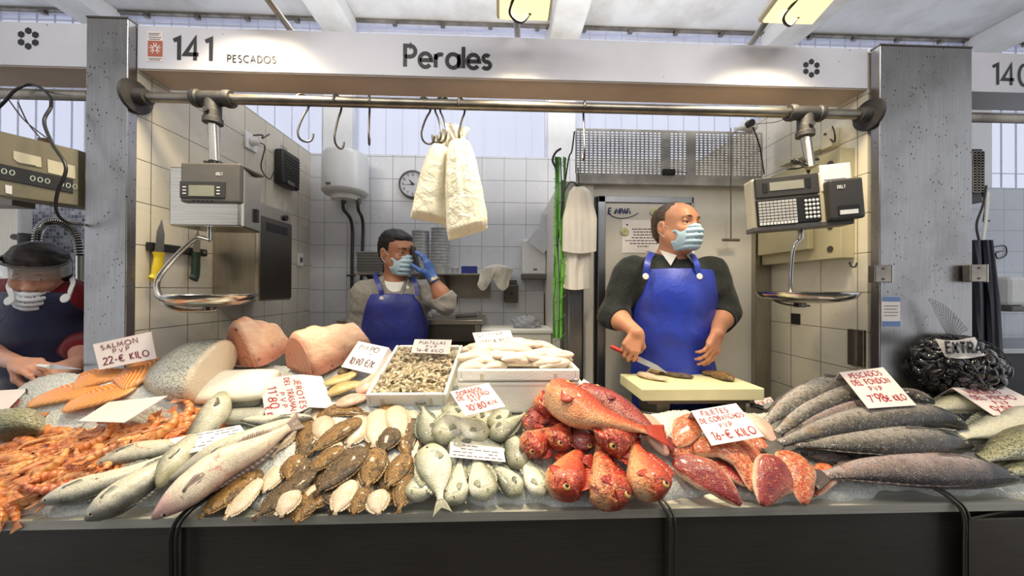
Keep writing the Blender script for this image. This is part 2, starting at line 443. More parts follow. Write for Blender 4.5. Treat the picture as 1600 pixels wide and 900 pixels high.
M = {}
M['tile'] = tile_mat('white_tile_back', 0.16, (222, 224, 230), (150, 150, 152), 0.03, 0.11, axis='x', dirt=.12)
TZL = (0.3196 + 1.56) % 0.16; TZR = (-0.1654 + 1.56) % 0.16
M['tile_l'] = tile_mat('white_tile_left', 0.16, (204, 198, 184), (120, 113, 100), 0.085, TZL, axis='y', dirt=.3)
M['tile_r'] = tile_mat('white_tile_right', 0.16, (222, 215, 196), (138, 128, 106), 0.07, TZR, axis='y', dirt=.3)
M['tile_n'] = tile_mat('neighbour_tile', 0.16, (205, 210, 222), (150, 152, 160), 0.03, 0.11, axis='x', dirt=.1)
M['plaster'] = wear_paint('white_plaster', (226, 227, 230), 0.6, .15, .4)
M['concrete'] = wear_paint('ceiling_concrete', (230, 230, 228), 0.75, .25, .9)
M['header'] = wear_paint('header_panel', (206, 206, 216), 0.32, .8, .35)
M['bounce_tint_board'] = wear_paint('painted_warm_bounce', (206, 184, 166), .5, .7, .5)  # warm light reflected onto the header underside, painted in as beige
M['letters'] = simple('letter_black', (28, 27, 30), .45)
M['pillar'] = steel_mat('pillar_steel', (172, 171, 172), 0.3, 0.85)
M['steel'] = steel_mat('brushed_steel', (190, 184, 172), 0.3, 0, True)
M['steel_l'] = steel_mat('bright_steel', (214, 208, 196), 0.22, 0, False)
M['steel_d'] = steel_mat('dark_steel', (118, 112, 104), 0.35, 0, False)
M['front'] = steel_mat('counter_front_steel', (104, 101, 96), 0.42, 0, False, metal=0.85)
M['blade'] = simple('knife_blade', (206, 208, 210), .35, .5, .1)
M['chrome'] = simple('chrome', (200, 198, 192), .16, 1.0, .1)
M['dsteel'] = simple('dull_dark_steel', (112, 108, 104), .35, 1.0, .2)
M['galv'] = simple('galvanised_pipe', (168, 160, 148), .36, 1.0, .35, 9, .1)
M['cast'] = simple('cast_iron_fitting', (82, 80, 80), .55, .5, .3, 30, .4)
M['blackp'] = simple('black_plastic', (26, 25, 27), .42, 0, .1)
M['greyp'] = simple('grey_plastic', (98, 94, 90), .45)
M['dgreyp'] = simple('dark_grey_plastic', (58, 56, 54), .42)
M['beige'] = simple('beige_plastic', (214, 206, 178), .45, 0, .12, 4)
M['cream'] = simple('cream_box', (196, 186, 150), .45, 0, .18, 3)
M['whitep'] = simple('white_plastic', (228, 228, 226), .35, 0, .05)
M['enamel'] = simple('white_enamel', (206, 208, 210), .28, 0, .05, 3)
M['coldwall'] = wear_paint('cold_room_panel', (222, 218, 208), .4, .25, .5)
M['colddoor'] = wear_paint('cold_room_door', (205, 200, 190), .38, .2, .4)
M['alu'] = steel_mat('aluminium_frame', (176, 178, 182), .3, 0, True)
M['grille'] = simple('grille_paint', (214, 212, 206), .5, .1, .35, 9)
M['paper'] = simple('white_paper', (238, 232, 230), .75, 0, .06)
M['paper_print'] = simple('print_ink', (92, 84, 96), .7)
M['styro'] = None
def _styro():
    b = NB('styrofoam'); v = b.vor(160); n = b.noise(5)
    col = b.mix(b.ramp(n, [(.4, 0), (.8, .3)]), rgb(240, 238, 230), rgb(222, 216, 200))
    return b.done(col, .75, 0, b.bump(v, .25, .002), .3, Subsurface_Weight=.1)
M['styro'] = _styro()
M['board'] = simple('cutting_board', (232, 224, 176), .45, 0, .1, 6, .15)
M['wood'] = simple('dark_wood', (92, 66, 48), .6, 0, .4, 14)
M['lampglass'] = None
def _lamp():
    b = NB('lamp_diffuser'); m = b.done(rgb(250, 235, 170), .4)
    b.p.inputs['Emission Color'].default_value = (1, .80, .38, 1); b.p.inputs['Emission Strength'].default_value = 1.3
    return m
M['lampglass'] = _lamp()
def _glaz():
    b = NB('frosted_glazing'); nt = b.t
    tr = b.n.new('ShaderNodeBsdfTransparent'); tr.inputs[0].default_value = (0.93, 0.94, 1, 1)
    tl = b.n.new('ShaderNodeBsdfTranslucent'); tl.inputs[0].default_value = (0.85, 0.87, 1, 1)
    gl = b.n.new('ShaderNodeBsdfDiffuse'); gl.inputs[0].default_value = (.8, .82, .95, 1)
    mx = b.n.new('ShaderNodeMixShader'); m2 = b.n.new('ShaderNodeMixShader')
    w = b.noise(1.0, 1, b.vec((3, 3, .1)))
    b.link(b.ramp(w, [(.35, .04), (.65, .30)]), mx.inputs[0]); b.link(tr.outputs[0], mx.inputs[1]); b.link(tl.outputs[0], mx.inputs[2])
    m2.inputs[0].default_value = .05; b.link(mx.outputs[0], m2.inputs[1]); b.link(gl.outputs[0], m2.inputs[2])
    b.link(m2.outputs[0], b.n['Material Output'].inputs[0]); return b.m
M['glaz'] = _glaz()
M['bar'] = simple('glazing_bar', (206, 208, 220), .5)
def _mosaic():
    b = NB('blue_mosaic'); xyz = b.sep(b.tc.outputs['Object']); t = .024
    u = b.math('DIVIDE', xyz[0], t); v = b.math('DIVIDE', xyz[2], t)
    fu = b.math('FRACT', u); fv = b.math('FRACT', v)
    d = b.math('MINIMUM', b.math('MINIMUM', fu, b.math('SUBTRACT', 1.0, fu)), b.math('MINIMUM', fv, b.math('SUBTRACT', 1.0, fv)))
    wn = b.n.new('ShaderNodeTexWhiteNoise'); b.link(b.comb(b.math('FLOOR', u), b.math('FLOOR', v), 1), wn.inputs['Vector'])
    col = b.ramp(wn.outputs['Value'], [(0, rgb(92, 98, 118)), (.35, rgb(140, 146, 164)), (.7, rgb(186, 190, 202)), (1, rgb(222, 224, 230))])
    col = b.mix(b.math('LESS_THAN', d, .07), col, rgb(206, 206, 210))
    return b.done(col, .25)
M['mosaic'] = _mosaic()
def _ice(name='crushed_ice', tint=(222, 224, 220)):
    b = NB(name); v = b.vor(120); v2 = b.vor(300)
    col = b.mix(b.ramp(v, [(0, 1), (.55, 0)]), rgb(*tint), rgb(246, 250, 250))
    col = b.mix(b.ramp(b.noise(6, 4), [(.42, 0), (.75, .45)]), col, rgb(186, 188, 178))
    h = b.math('ADD', v, b.math('MULTIPLY', v2, .6))
    return b.done(col, b.ramp(v2, [(0, .08), (.6, .35)]), 0, b.bump(h, .55, .006), .6, Subsurface_Weight=.25, Subsurface_Scale=.01, Transmission_Weight=.1)
M['ice'] = _ice()

# ------------------------------------------------------------------ setting
XL, XR, YB, YC, HY0, HY1 = -1.348, 1.474, 2.4726, 1.8224, 1.308, 1.442
ZT, ZCE, ZH0, ZH1 = 2.525, 3.587, 2.372, 2.533
def struct(name, mb, mat, parent=None, bevel=0.0, smooth=False):
    o = mb.build(name, mat, parent, smooth=smooth, bevel=bevel)
    if parent is None: o['kind'] = 'structure'
    return o
def struct_world(name, x0, x1, y0, y1, z0, z1, mat, bevel=0.0):
    mb = MB().bb(x0, x1, y0, y1, z0, z1)
    o = link_mesh(name, mb.v, mb.f, mat, base=(0, 0, 0)); o['kind'] = 'structure'
    return o
M['floor'] = simple('dark_floor', (92, 88, 84), .35, 0, .3, 4)
struct_world('floor', -4.5, 4.8, -3.5, 3.2, -0.05, 0.0, M['floor'])
M['hall'] = simple('hall_wall_paint', (120, 112, 100), .6, 0, .3, 2)
struct_world('wall_hall', -4.5, 4.8, -3.5, -3.4, 0, 2.9, M['hall'])
struct_world('floor_stall', XL, XR, 1.45, YB, 0.0, 0.2, M['floor'])
struct_world('wall_back', XL - .02, XR + .25, YB, YB + .1, 0, ZT, M['tile'])
struct_world('wall_left', XL - .1, XL, 1.312, YB, 0, ZT, M['tile_l'])
struct_world('wall_right', XR, XR + .1, 1.312, YB, 0, ZT, M['tile_r'])
struct_world('wall_neighbour_left', -4.5, XL - .1, YB, YB + .1, 0, 2.0 + .17, M['mosaic'])
struct_world('wall_neighbour_right', XR + .1, 4.8, YB, YB + .1, 0, 2.36, M['tile_n'])
struct_world('ceiling', -4.5, 4.8, -1.9, 2.72, ZCE, ZCE + .1, M['concrete'])
# window wall above the tiles
def window(name, x0, x1, z0, z1):
    y = 2.62
    f = MB()
    for xx in (x0 + .012, x1 - .012): f.bb(xx - .012, xx + .012, y - .02, y + .03, z0, z1)
    for zz in (z0 + .012, z1 - .012): f.bb(x0, x1, y - .02, y + .03, zz - .012, zz + .012)
    w = struct(name, f, M['bar'])
    MB().bb(x0 + .02, x1 - .02, y, y + .008, z0 + .02, z1 - .02).build('pane', M['glaz'], w, smooth=False)
    b = MB(); k = int((x1 - x0) / .118)
    for i in range(1, k): xx = x0 + (x1 - x0) * i / k; b.bb(xx - .0009, xx + .0009, y - .012, y - .001, z0, z1)
    for zz in np.arange(z0 + .32, z1, .5): b.bb(x0, x1, y - .014, y - .002, zz - .0018, zz + .0018)
    b.build('glazing_bar', M['bar'], w, smooth=False)
bx = [-4.5, U(165, 100, Y=2.6)[0] - 0, U(525, 100, Y=2.6)[0], U(876, 100, Y=2.6)[0], 2.22, 3.9, 4.8]
bx = [-4.6, -2.92, -1.215, 0.47, 2.155, 3.84, 4.9]
for i in range(6):
    window('window_%d' % (i + 1), max(bx[i], -4.5) + .10, min(bx[i + 1], 4.8) - .10, 2.2 if i in (0,) else 2.2, ZCE)
for i, x in enumerate(bx[1:-1]):
    struct_world('trim_%d' % (i + 1), x - .105, x + .105, 2.585, 2.72, 1.9, ZCE, M['plaster'])
    # roof beams (run towards the viewer)
    mb = MB().bb(x - .10, x + .13, -1.9, 2.6, ZCE - .13, ZCE)
    o = link_mesh('ceiling_beam', mb.v, mb.f, M['concrete'], base=(0, 0, 0), bevel=.01); o['kind'] = 'structure'
mb = MB()
for k in range(26):
    xx = -4.4 + k * .36; mb.box((xx, 2.59, ZCE - .03), (.03, .03, .022))
mb.bb(-4.5, 4.8, 2.575, 2.6, ZCE - .02, ZCE - .006)
o = mb.build('ceiling_rail', M['galv'], smooth=False); o['kind'] = 'structure'

# pillars of brushed steel
def pillar(x0, x1, z1, label, yf):
    t = thing('steel_pillar', ((x0 + x1) / 2, yf + .03, 0.0), label, 'pillar')
    MB().bb(x0, x1, yf, yf + .034, 0.0, z1).build('cladding', M['pillar'], t, smooth=False, bevel=.003)
    MB().bb(x0 - .001, x1 + .001, yf - .001, yf + .035, z1, z1 + .006).build('cap', M['steel_d'], t, smooth=False)
    return t
PL = pillar(-1.493, XL, U(165, 28, Y=1.279)[2], 'narrow steel clad pillar at the left end of the stall', 1.279)
PR = pillar(XR, 1.852, U(1450, 73, Y=1.267)[2], 'wide steel clad pillar at the right end of the stall', 1.267)
for px, py, X0 in ((1374, 428, 0), (1522, 427, 1)):
    c = U(px, py, Y=1.25); t = thing('hinge_bracket', (c[0], 1.262, c[2] - .035), ['steel hinge bracket on the inner edge of the wide pillar', 'steel hinge bracket on the outer edge of the wide pillar'][X0], 'bracket', None)
    MB().bb(c[0] - .033, c[0] + .033, 1.236, 1.262, c[2] - .033, c[2] + .033).build('plate', M['galv'], t, smooth=False, bevel=.003)
    MB().cyl((c[0] + .036, 1.243, c[2] - .034), (c[0] + .036, 1.243, c[2] + .034), .007).build('hinge_pin', M['steel_l'], t)
    for k in (-1, 1): MB().cyl((c[0] + .0, 1.237, c[2] + k * .02), (c[0], 1.233, c[2] + k * .02), .004, n=8).build('screw', M['steel_d'], t)

# header beams with lettering
def header(x0, x1, label):
    t = thing('stall_header', ((x0 + x1) / 2, HY0 + .07, ZH0), label, 'sign')
    MB().bb(x0, x1, HY0, HY1, ZH0, ZH1).build('beam', M['header'], t, smooth=False, bevel=.002)
    if x0 < 1: MB().bb(x0 + .002, x1 - .002, HY0 + .004, HY1, ZH0 - .003, ZH0).build('bounce_tint_board', M['bounce_tint_board'], t, smooth=False)  # thin board added under the beam to carry the painted warm reflection
    return t
def on_header(px, py): return U(px, py, Y=HY0 - .0012)
HX, HZ = np.array([1.0, 0, 0]), np.array([0, 0, 1.0])
h1 = header(XL + .002, XR - .002, 'long white stall header with bold black numbers and name over the middle stall')
def put_text(parent, s, px, pyb, pyt, gap, w, name='lettering', sx=1.0):
    a = on_header(px, pyb); hgt = on_header(px, pyt)[2] - a[2]; mb = MB()
    write(mb, s, a, HX, HZ, hgt, w, gap, sx=sx); mb.build(name, M['letters'], parent, smooth=False)
put_text(h1, '141', 269, 93, 59, .26, .17, sx=1.0)
put_text(h1, 'PESCADOS', 355, 96.5, 86, .26, .18, sx=1.02)
put_text(h1, 'Perales', 631, 103.5, 71, .14, .18, sx=1.04)
mb = MB(); hexagon_mark(mb, on_header(1268, 106.5), HX, HZ, .0262, .0115); mb.build('hexagon_mark', M['letters'], h1, smooth=False)
st = MB(); a = on_header(229, 96); b_ = on_header(255, 49)
st.bb(a[0], b_[0], HY0 - .001, HY0 + .001, a[2], b_[2]); st.build('sticker', simple('sticker_paper', (226, 216, 212), .5), h1, smooth=False)
st = MB(); a = on_header(231, 88); b_ = on_header(254, 64)
st.bb(a[0], b_[0], HY0 - .0016, HY0, a[2], b_[2])
st.build('sticker_square', simple('sticker_red', (172, 92, 74), .5), h1, smooth=False)
st = MB(); c0 = on_header(242.5, 76); c0[1] = HY0 - .0017
for k in range(5):
    aa = PI * (-.25 + k * .375) - PI * .5 * 0; d = np.array([math.cos(aa), 0, math.sin(aa)]); s_ = np.array([-math.sin(aa), 0, math.cos(aa)])
    for sgn in (-1, 1):
        p0 = c0 + d * .006; p1 = c0 + d * .021 + s_ * sgn * .005
        st.prism([p0, p0 + s_ * .0035 * sgn, p1 + s_ * .0012 * sgn, p1 - s_ * .0012 * sgn], (0, -.0004, 0))
st.build('sticker_emblem', M['paper'], h1, smooth=False)
st = MB()
for yy, w0, w1 in ((52, 232, 250), (54.5, 232, 248), (58, 232, 252), (61, 233, 250), (91, 232, 252), (93.5, 233, 250)):
    a = on_header(w0, yy); b_ = on_header(w1, yy); st.bb(a[0], b_[0], HY0 - .0014, HY0 - .0009, a[2] - .0012, a[2] + .0012)
st.build('sticker_print', M['paper_print'], h1, smooth=False)
h2 = header(-4.5, -1.495, 'white stall header with a black hexagon emblem left of the narrow pillar')
mb = MB(); hexagon_mark(mb, on_header(44, 60), HX, HZ, .0285, .0125); mb.build('hexagon_mark', M['letters'], h2, smooth=False)
h3 = header(1.854, 4.8, 'white stall header reading 140 right of the wide pillar')
put_text(h3, '140', 1550, 132, 100, .24, .145)

# hanging rail, flanges, tees
RZ, RY, RR = 2.262, 1.30, .0185
def rail(x0, x1, label):
    t = thing('hanging_rail', ((x0 + x1) / 2, RY, RZ - RR), label, 'rail')
    MB().cyl((x0, RY, RZ), (x1, RY, RZ), RR).build('pipe', M['galv'], t)
    return t
r1 = rail(XL + .01, XR - .01, 'galvanised pipe rail running under the middle header')
r2 = rail(-4.5, -1.497, 'tarnished pipe rail under the header of the left stall')
r3 = rail(1.856, 4.8, 'pipe rail under the header of the right stall')
for x, sg in ((XL, 1), (XR, -1)):
    MB().lathe([(.0, 0), (.058, 0), (.06, .004), (.058, .012), (.03, .016), (.027, .05), (.0195, .052)], (x + sg * .001, RY, RZ), (sg, 0, 0)).build('flange', M['cast'], r1)
def tee(parent, x):
    m = MB(); 
    m.lathe([(.0, -.07), (.028, -.07), (.031, -.064), (.031, -.048), (.0265, -.044), (.0265, .044), (.031, .048), (.031, .064), (.028, .07), (0, .07)], (x, RY, RZ), (1, 0, 0))
    m.lathe([(.024, 0), (.0265, .02), (.0265, .07), (.031, .074), (.031, .092), (0, .094)], (x, RY, RZ), (0, 0, -1))
    m.cyl((x, RY - .02, RZ - .055), (x, RY - .036, RZ - .055), .009)
    m.build('tee_fitting', M['cast'], parent)
TXL = U(333, 152, Y=RY)[0]; TXR = U(1258, 178, Y=RY)[0]
tee(r1, TXL); tee(r1, TXR)

# S hooks on the rail
def hook(px, tip_y, yaw, label, ln=None):
    x = U(px, 158, Y=RY)[0]; zt = RZ + RR + .004; zb = U(px, tip_y, Y=RY)[2]
    c, s = math.cos(yaw), math.sin(yaw); P = []
    for k in range(9): a = PI * (1.15 - k / 8 * 1.15); P.append((0.0 + .0235 * math.cos(a) * .9, zt - .022 + .0235 * math.sin(a)))
    P.append((.0215, RZ - .02)); P.append((.004, (RZ + zb) / 2 + .02)); P.append((-.012, zb + .045))
    rr = .02
    for k in range(7): a = PI + k / 6 * PI * .95; P.append((.012 + .024 * math.cos(a), zb + .025 + .024 * math.sin(a)))
    P.append((.038, zb + .036))
    pts = [(x + q[0] * s, RY + q[0] * c * 1.0, q[1]) if False else (x + q[0] * s, RY + (q[0]) * c, q[1]) for q in P]
    m = MB().tube(catmull(pts, 40), .0038, 8)
    o = m.build('meat_hook', M['dsteel']); tag(o, label, 'hook', None); return o
hooks = [(472, 221, 1.2, 'S hook leftmost on the rail under the header, turned sideways'), (527, 230, .25, 'S hook on the rail above the water heater'),
         (577, 224, -.3, 'S hook alone on the rail right of the water heater'), (664, 224, 1.0, 'S hook on the rail left of the close pair above the bags'),
         (686, 222, -.9, 'left hook of the close pair holding the white bags'), (694, 222, -.9, 'right hook of the close pair holding the white bags'),
         (721, 226, .5, 'S hook carrying the larger white bag'), (913, 248, .1, 'long thin hook on the rail above the perforated grille')]
for h in hooks: hook(*h)

# ------------------------------------------------------------------ counter
RIMZ, RIMY = 0.952, 0.927
M['tray'] = steel_mat('tray_steel', (214, 212, 200), .45, 0, False, metal=.6)
t = thing('fish_counter', (0.1, 1.2, 0.0), 'long stainless steel fish counter with a dark front and sloping top', 'counter')
TY1 = 1.47
m = MB()   # sloping tray: front lip, strip, slope, back
def prof_sheet(m, prof, x0, x1, th):
    G = np.array([[(x, y, z) for x in (x0, x1)] for y, z in prof]); m.sheet(G, th)
X0, X1 = -3.4, 1.75
m.bb(X0, X1, RIMY, RIMY + .008, RIMZ - .02, RIMZ + .004)
MX0, MX1, MY = 0.335, 1.40, 1.235            # bay for the cutting board
zb_ledge = U(1000, 608, Y=1.24)[2] - .132
for xa_, xb_, ye in ((X0, XL + .003, 1.27), (XL + .003, MX0, TY1), (MX0, MX1, MY), (MX1, X1, 1.25)):
    prof_sheet(m, [(RIMY + .004, RIMZ), (RIMY + .03, RIMZ - .002), (SY0 + .02, SZ0 - .004), (ye, SZ0 + SL * (ye - SY0) - .03), (ye + .01, 0.9)], xa_, xb_, .003)
for x in (MX0, MX1): m.prism([(x, MY, .9), (x, MY, SZ0 + SL * (MY - SY0) - .02), (x, 1.30, SZ0 + SL * (1.30 - SY0) - .02), (x, 1.30, .9)], (.002, 0, 0))
m.bb(MX0, MX1, MY + .005, 1.30, zb_ledge - .02, zb_ledge)
m.build('tray', M['tray'], t, smooth=False)
MB().bb(X0, X1, RIMY + .012, RIMY + .03, 0.42, RIMZ - .012).build('front_panel', M['front'], t, smooth=False)
MB().bb(X0, X1 - .004, RIMY + .1, 1.262, 0.1, .86).build('cabinet', M['steel_d'], t, smooth=False)
for px in (-700, 278, 1042):
    x = U(px, 850, Y=RIMY)[0]
    MB().bb(x - .004, x + .004, RIMY + .005, RIMY + .014, .42, RIMZ - .012).build('panel_joint', M['steel_d'], t, smooth=False)
MB().bb(X0, X1, RIMY - .002, RIMY + .02, .60, .603 + .004).build('front_trim', M['steel_l'], t, smooth=False)
# right hand end counter
t2 = thing('fish_counter', (2.9, 1.2, 0.0), 'separate steel counter end standing right of the long counter', 'counter')
m = MB()
xa = U(1500, 800, Y=RIMY)[0]
def wedge(m, xs, ys, z0, z1):
    pass
m.bb(1.756, 4.6, RIMY + .055, 1.262, .1, .90); m.build('cabinet', M['steel_d'], t2, smooth=False)
m = MB(); prof_sheet(m, [(RIMY + .034, RIMZ - .05), (RIMY + .036, RIMZ), (SY0 + .05, SZ0 + .016), (1.262, SZ0 + SL * (1.262 - SY0) - .03), (1.264, .9)], 1.755, 4.6, .003)
m.build('tray', M['steel_l'], t2, smooth=False)
m = MB(); p = U(1520, 802, Y=RIMY - .03); m.prism([(1.70, RIMY + .03, .5), (1.70, RIMY + .03, RIMZ - .006), (p[0], RIMY - .02, RIMZ - .03), (4.6, RIMY - .02, RIMZ - .03), (4.6, RIMY - .02, .5)][:3] + [(p[0], RIMY - .02, .5)], (0, .006, 0))
m.bb(p[0], 4.6, RIMY - .022, RIMY - .014, .5, RIMZ - .03)
m.build('front_panel', M['steel_d'], t2, smooth=False)
# bent guard rods over the rim
for i, px in enumerate((278, 1042, 1494)):
    x = U(px, 800, Y=RIMY)[0]; sgn = 1 if i == 0 else -1
    P = [(x + sgn * .07, 1.0, SZ0 + .022 + .02), (x + sgn * .045, .965, SZ0 + .035), (x + sgn * .015, .93, RIMZ + .018), (x, .912, RIMZ - .02), (x, .91, RIMZ - .12), (x + .001, .911, .62)]
    m = MB().tube(P, .0052, 10, 40); P2 = [(q[0] + .014, q[1], q[2]) for q in P]; m.tube(P2, .0035, 8, 40)
    tag(m.build('guard_rod', M['blackp'] if i == 0 else M['steel_d']), ['black bent rod over the counter rim below the pink hake', 'grey bent rod over the counter rim below the red fish heads', 'grey bent rod over the counter rim at its right end'][i], 'rod')
# crushed ice
def ice_bed(name, x0, x1, y0, y1_, nx, ny, label, h0=.018, seed=1, side=0):
    r = np.random.default_rng(seed); gx = np.linspace(x0, x1, nx); gy = np.linspace(0, 1, ny); V = []
    ph = r.uniform(0, 6, 12)
    for j, v in enumerate(gy):
        for i, x in enumerate(gx):
            edge = y0 + .012 * math.sin(x * 9 + ph[0]) + .008 * math.sin(x * 23 + ph[1]) + .004 * math.sin(x * 61 + ph[2])
            y1 = y1_ - (y1_ - 1.225) / (1 + math.exp(-(x - .345) * 60)) / (1 + math.exp((x - 1.39) * 60)) if x0 < 0 else y1_
            y1 = min(y1, 1.272) if x < XL + .004 and x0 < 0 else y1
            y1 = min(y1, 1.262) if x > 1.39 and x0 < 0 else y1
            y = edge + (y1 - edge) * v
            hh = h0 * (1 - math.exp(-v * 22)) + .004 * math.sin(x * 14 + y * 9 + ph[3]) * min(1, v * 6) + .004 * math.sin(x * 31 - y * 27 + ph[4]) * min(1, v * 6)
            hh += r.uniform(-.0022, .0026) * min(1, v * 30 + .4)
            if x0 < 0: hh += (.085 / (1 + math.exp(-(y - 1.19) * 45)) + .03 / (1 + math.exp(-(y - 1.12) * 40))) / (1 + math.exp((x + 1.08) * 30)) / (1 + math.exp(-(x + 1.70) * 45)) / (1 + math.exp((y - 1.36) * 40))
            if v == 0: hh = -.004
            V.append((x + r.uniform(-.001, .001), y, SZ0 + SL * (y - SY0) + hh))
    F = [(j * nx + i, j * nx + i + 1, (j + 1) * nx + i + 1, (j + 1) * nx + i) for j in range(ny - 1) for i in range(nx - 1)]
    n0 = len(V)                                    # skirt down to the tray
    ring = list(range(nx)) + [j * nx + nx - 1 for j in range(1, ny)] + [(ny - 1) * nx + i for i in range(nx - 2, -1, -1)] + [j * nx for j in range(ny - 2, 0, -1)]
    for k in ring: q = V[k]; V.append((q[0], q[1], SZ0 + SL * (q[1] - SY0) - .012))
    m_ = len(ring)
    F += [(ring[(k + 1) % m_], ring[k], n0 + k, n0 + (k + 1) % m_) for k in range(m_)]
    o = link_mesh(name, V, F, M['ice'], smooth=True)
    return tag(o, label, 'ice', kind='stuff')
ice_bed('crushed_ice', -3.2, 1.72, .965, 1.465, 900, 90, 'long bed of crushed ice under the fish')
ice_bed('crushed_ice', 1.76, 3.6, .985, 1.262, 340, 60, 'crushed ice on the right hand counter end', seed=5)
# ------------------------------------------------------------------ fixtures of the stall
def cable(name, pts, r, label, mat='blackp', n=60, parent=None, cat='cable'):
    o = MB().tube(pts, r, 8, n).build(name, M[mat], parent)
    if parent is None: tag(o, label, cat)
    return o
# --- left hanging scale (box, display, swan-neck arm, pan)
def left_scale():
    Y = 1.33
    def q(px, py, y=1.27): return U(px, py, Y=y)
    a = q(263, 350); b = q(378, 350); top = q(290, 258)[2]; bot = q(300, 353)[2]; x0, x1 = a[0], b[0]
    xr = U(403, 300, Y=1.40)[0]
    t = thing('hanging_scale', ((x0 + x1) / 2, 1.33, bot - .2), 'steel hanging scale with a grey display on the left of the stall', 'scale')
    ys, ye = 1.27, 1.42
    sec = [(x0, ys), (x1 - .01, ys), (x1, ys + .01), (xr, ye), (x0 + .02, ye)]
    m = MB(); m.prism([(p[0], p[1], bot) for p in sec], (0, 0, top - .005 - bot)); m.build('housing', M['steel_l'], t, smooth=False, bevel=.006)
    xg = q(287, 300)[0]
    f = MB(); f.bb(xg, x1 + .001, ys - .014, ys + .01, q(0, 313)[2] - .0, top + .006); f.build('display_case', M['greyp'], t, smooth=False, bevel=.006)
    MB().bb(xg + .002, x1 - .002, ys - .0, ye - .03, top - .004, top + .008).build('top_cover', M['greyp'], t, smooth=False, bevel=.004)
    f = MB(); f.bb(q(290, 0)[0], q(360, 0)[0], ys - .018, ys - .012, q(0, 307)[2], q(0, 280)[2]); f.build('display_bezel', M['dgreyp'], t, smooth=False, bevel=.003)
    f = MB(); f.bb(q(305, 0)[0], q(344, 0)[0], ys - .0195, ys - .016, q(0, 304)[2], q(0, 287)[2]); f.build('display_screen', simple('lcd_green', (150, 150, 132), .3), t, smooth=False)
    f = MB()
    for px in (298, 350):
        for k in range(3): f.bb(q(px - 2.5, 0)[0], q(px + 2.5, 0)[0], ys - .0192, ys - .017, q(0, 289 + k * 5)[2] - .004, q(0, 289 + k * 5)[2])
    f.build('key_label', M['whitep'], t, smooth=False)
    f = MB(); write(f, 'DELT', np.array([q(345, 0)[0], ys - .0145, q(0, 270)[2]]), HX, HZ, .009, .2, .15); f.build('logo', M['whitep'], t, smooth=False)
    f = MB()
    for k in range(5): f.bb(q(309 + k * 7, 0)[0], q(312 + k * 7, 0)[0], ys - .0155, ys - .0135, q(0, 312)[2], q(0, 310)[2])
    f.build('button', M['blackp'], t, smooth=False)
    # switch on the right flank
    c = (np.array([x1, ys + .01]) * .35 + np.array([xr, ye]) * .65); n2 = unit(np.array([ye - ys - .01, -(xr - x1)])); zz = (bot + top) / 2 - .05
    d2 = unit(np.array([xr - x1, ye - ys - .01, 0])); n3 = np.array([n2[0], n2[1], 0])
    MB().box((c[0] + n2[0] * .003, c[1] + n2[1] * .003, zz), (.02, .01, .05), ax=(d2, n3, (0, 0, 1))).build('power_switch', M['blackp'], t, smooth=False)
    MB().cyl((TXL, RY, RZ - .08), (TXL + .006, RY + .005, top), .0165).build('hanging_pipe', M['steel_l'], t)
    # arm and pan
    j = q(328, 356, 1.31); m = MB(); m.cyl((j[0], 1.31, bot + .01), (j[0], 1.31, U(328, 376, Y=1.31)[2]), .008); m.build('pivot', M['chrome'], t)
    P = [U(*p, Y=y) for p, y in (((328, 375), 1.31), ((308, 372), 1.30), ((285, 390), 1.29), ((256, 422), 1.28), ((245, 444), 1.275), ((252, 468), 1.275), ((272, 482), 1.28), ((305, 486), 1.30), ((340, 484), 1.33))]
    MB().tube(P, .011, 12, 60, flat=(1, .7)).build('pan_arm', M['steel_l'], t)
    c = U(328, 462, Y=1.32); R = (U(390, 462, Y=1.32)[0] - U(265, 462, Y=1.32)[0]) / 2
    MB().lathe([(0, -.036), (R * .45, -.035), (R * .75, -.027), (R * .93, -.010), (R * .985, .002), (R, .004), (R * 1.0, .001), (R * .94, -.016), (R * .75, -.032), (R * .45, -.040), (0, -.041)], c, n=48).build('weighing_pan', M['chrome'], t)
    MB().tube([c + (0, 0, -.04), c + (0, 0, -.055)], .02, 12).build('pan_mount', M['steel_d'], t)
    cc = []
    for k in range(26): a_ = k * .62; cc.append((TXL + .004 + .026 * math.cos(a_) + .004 * math.sin(k), RY + .003 + .026 * math.sin(a_), top + .018 + .007 * math.sin(k * 1.7)))
    MB().tube(cc, .0028, 6, 110).build('coiled_cord', M['blackp'], t)
left_scale()
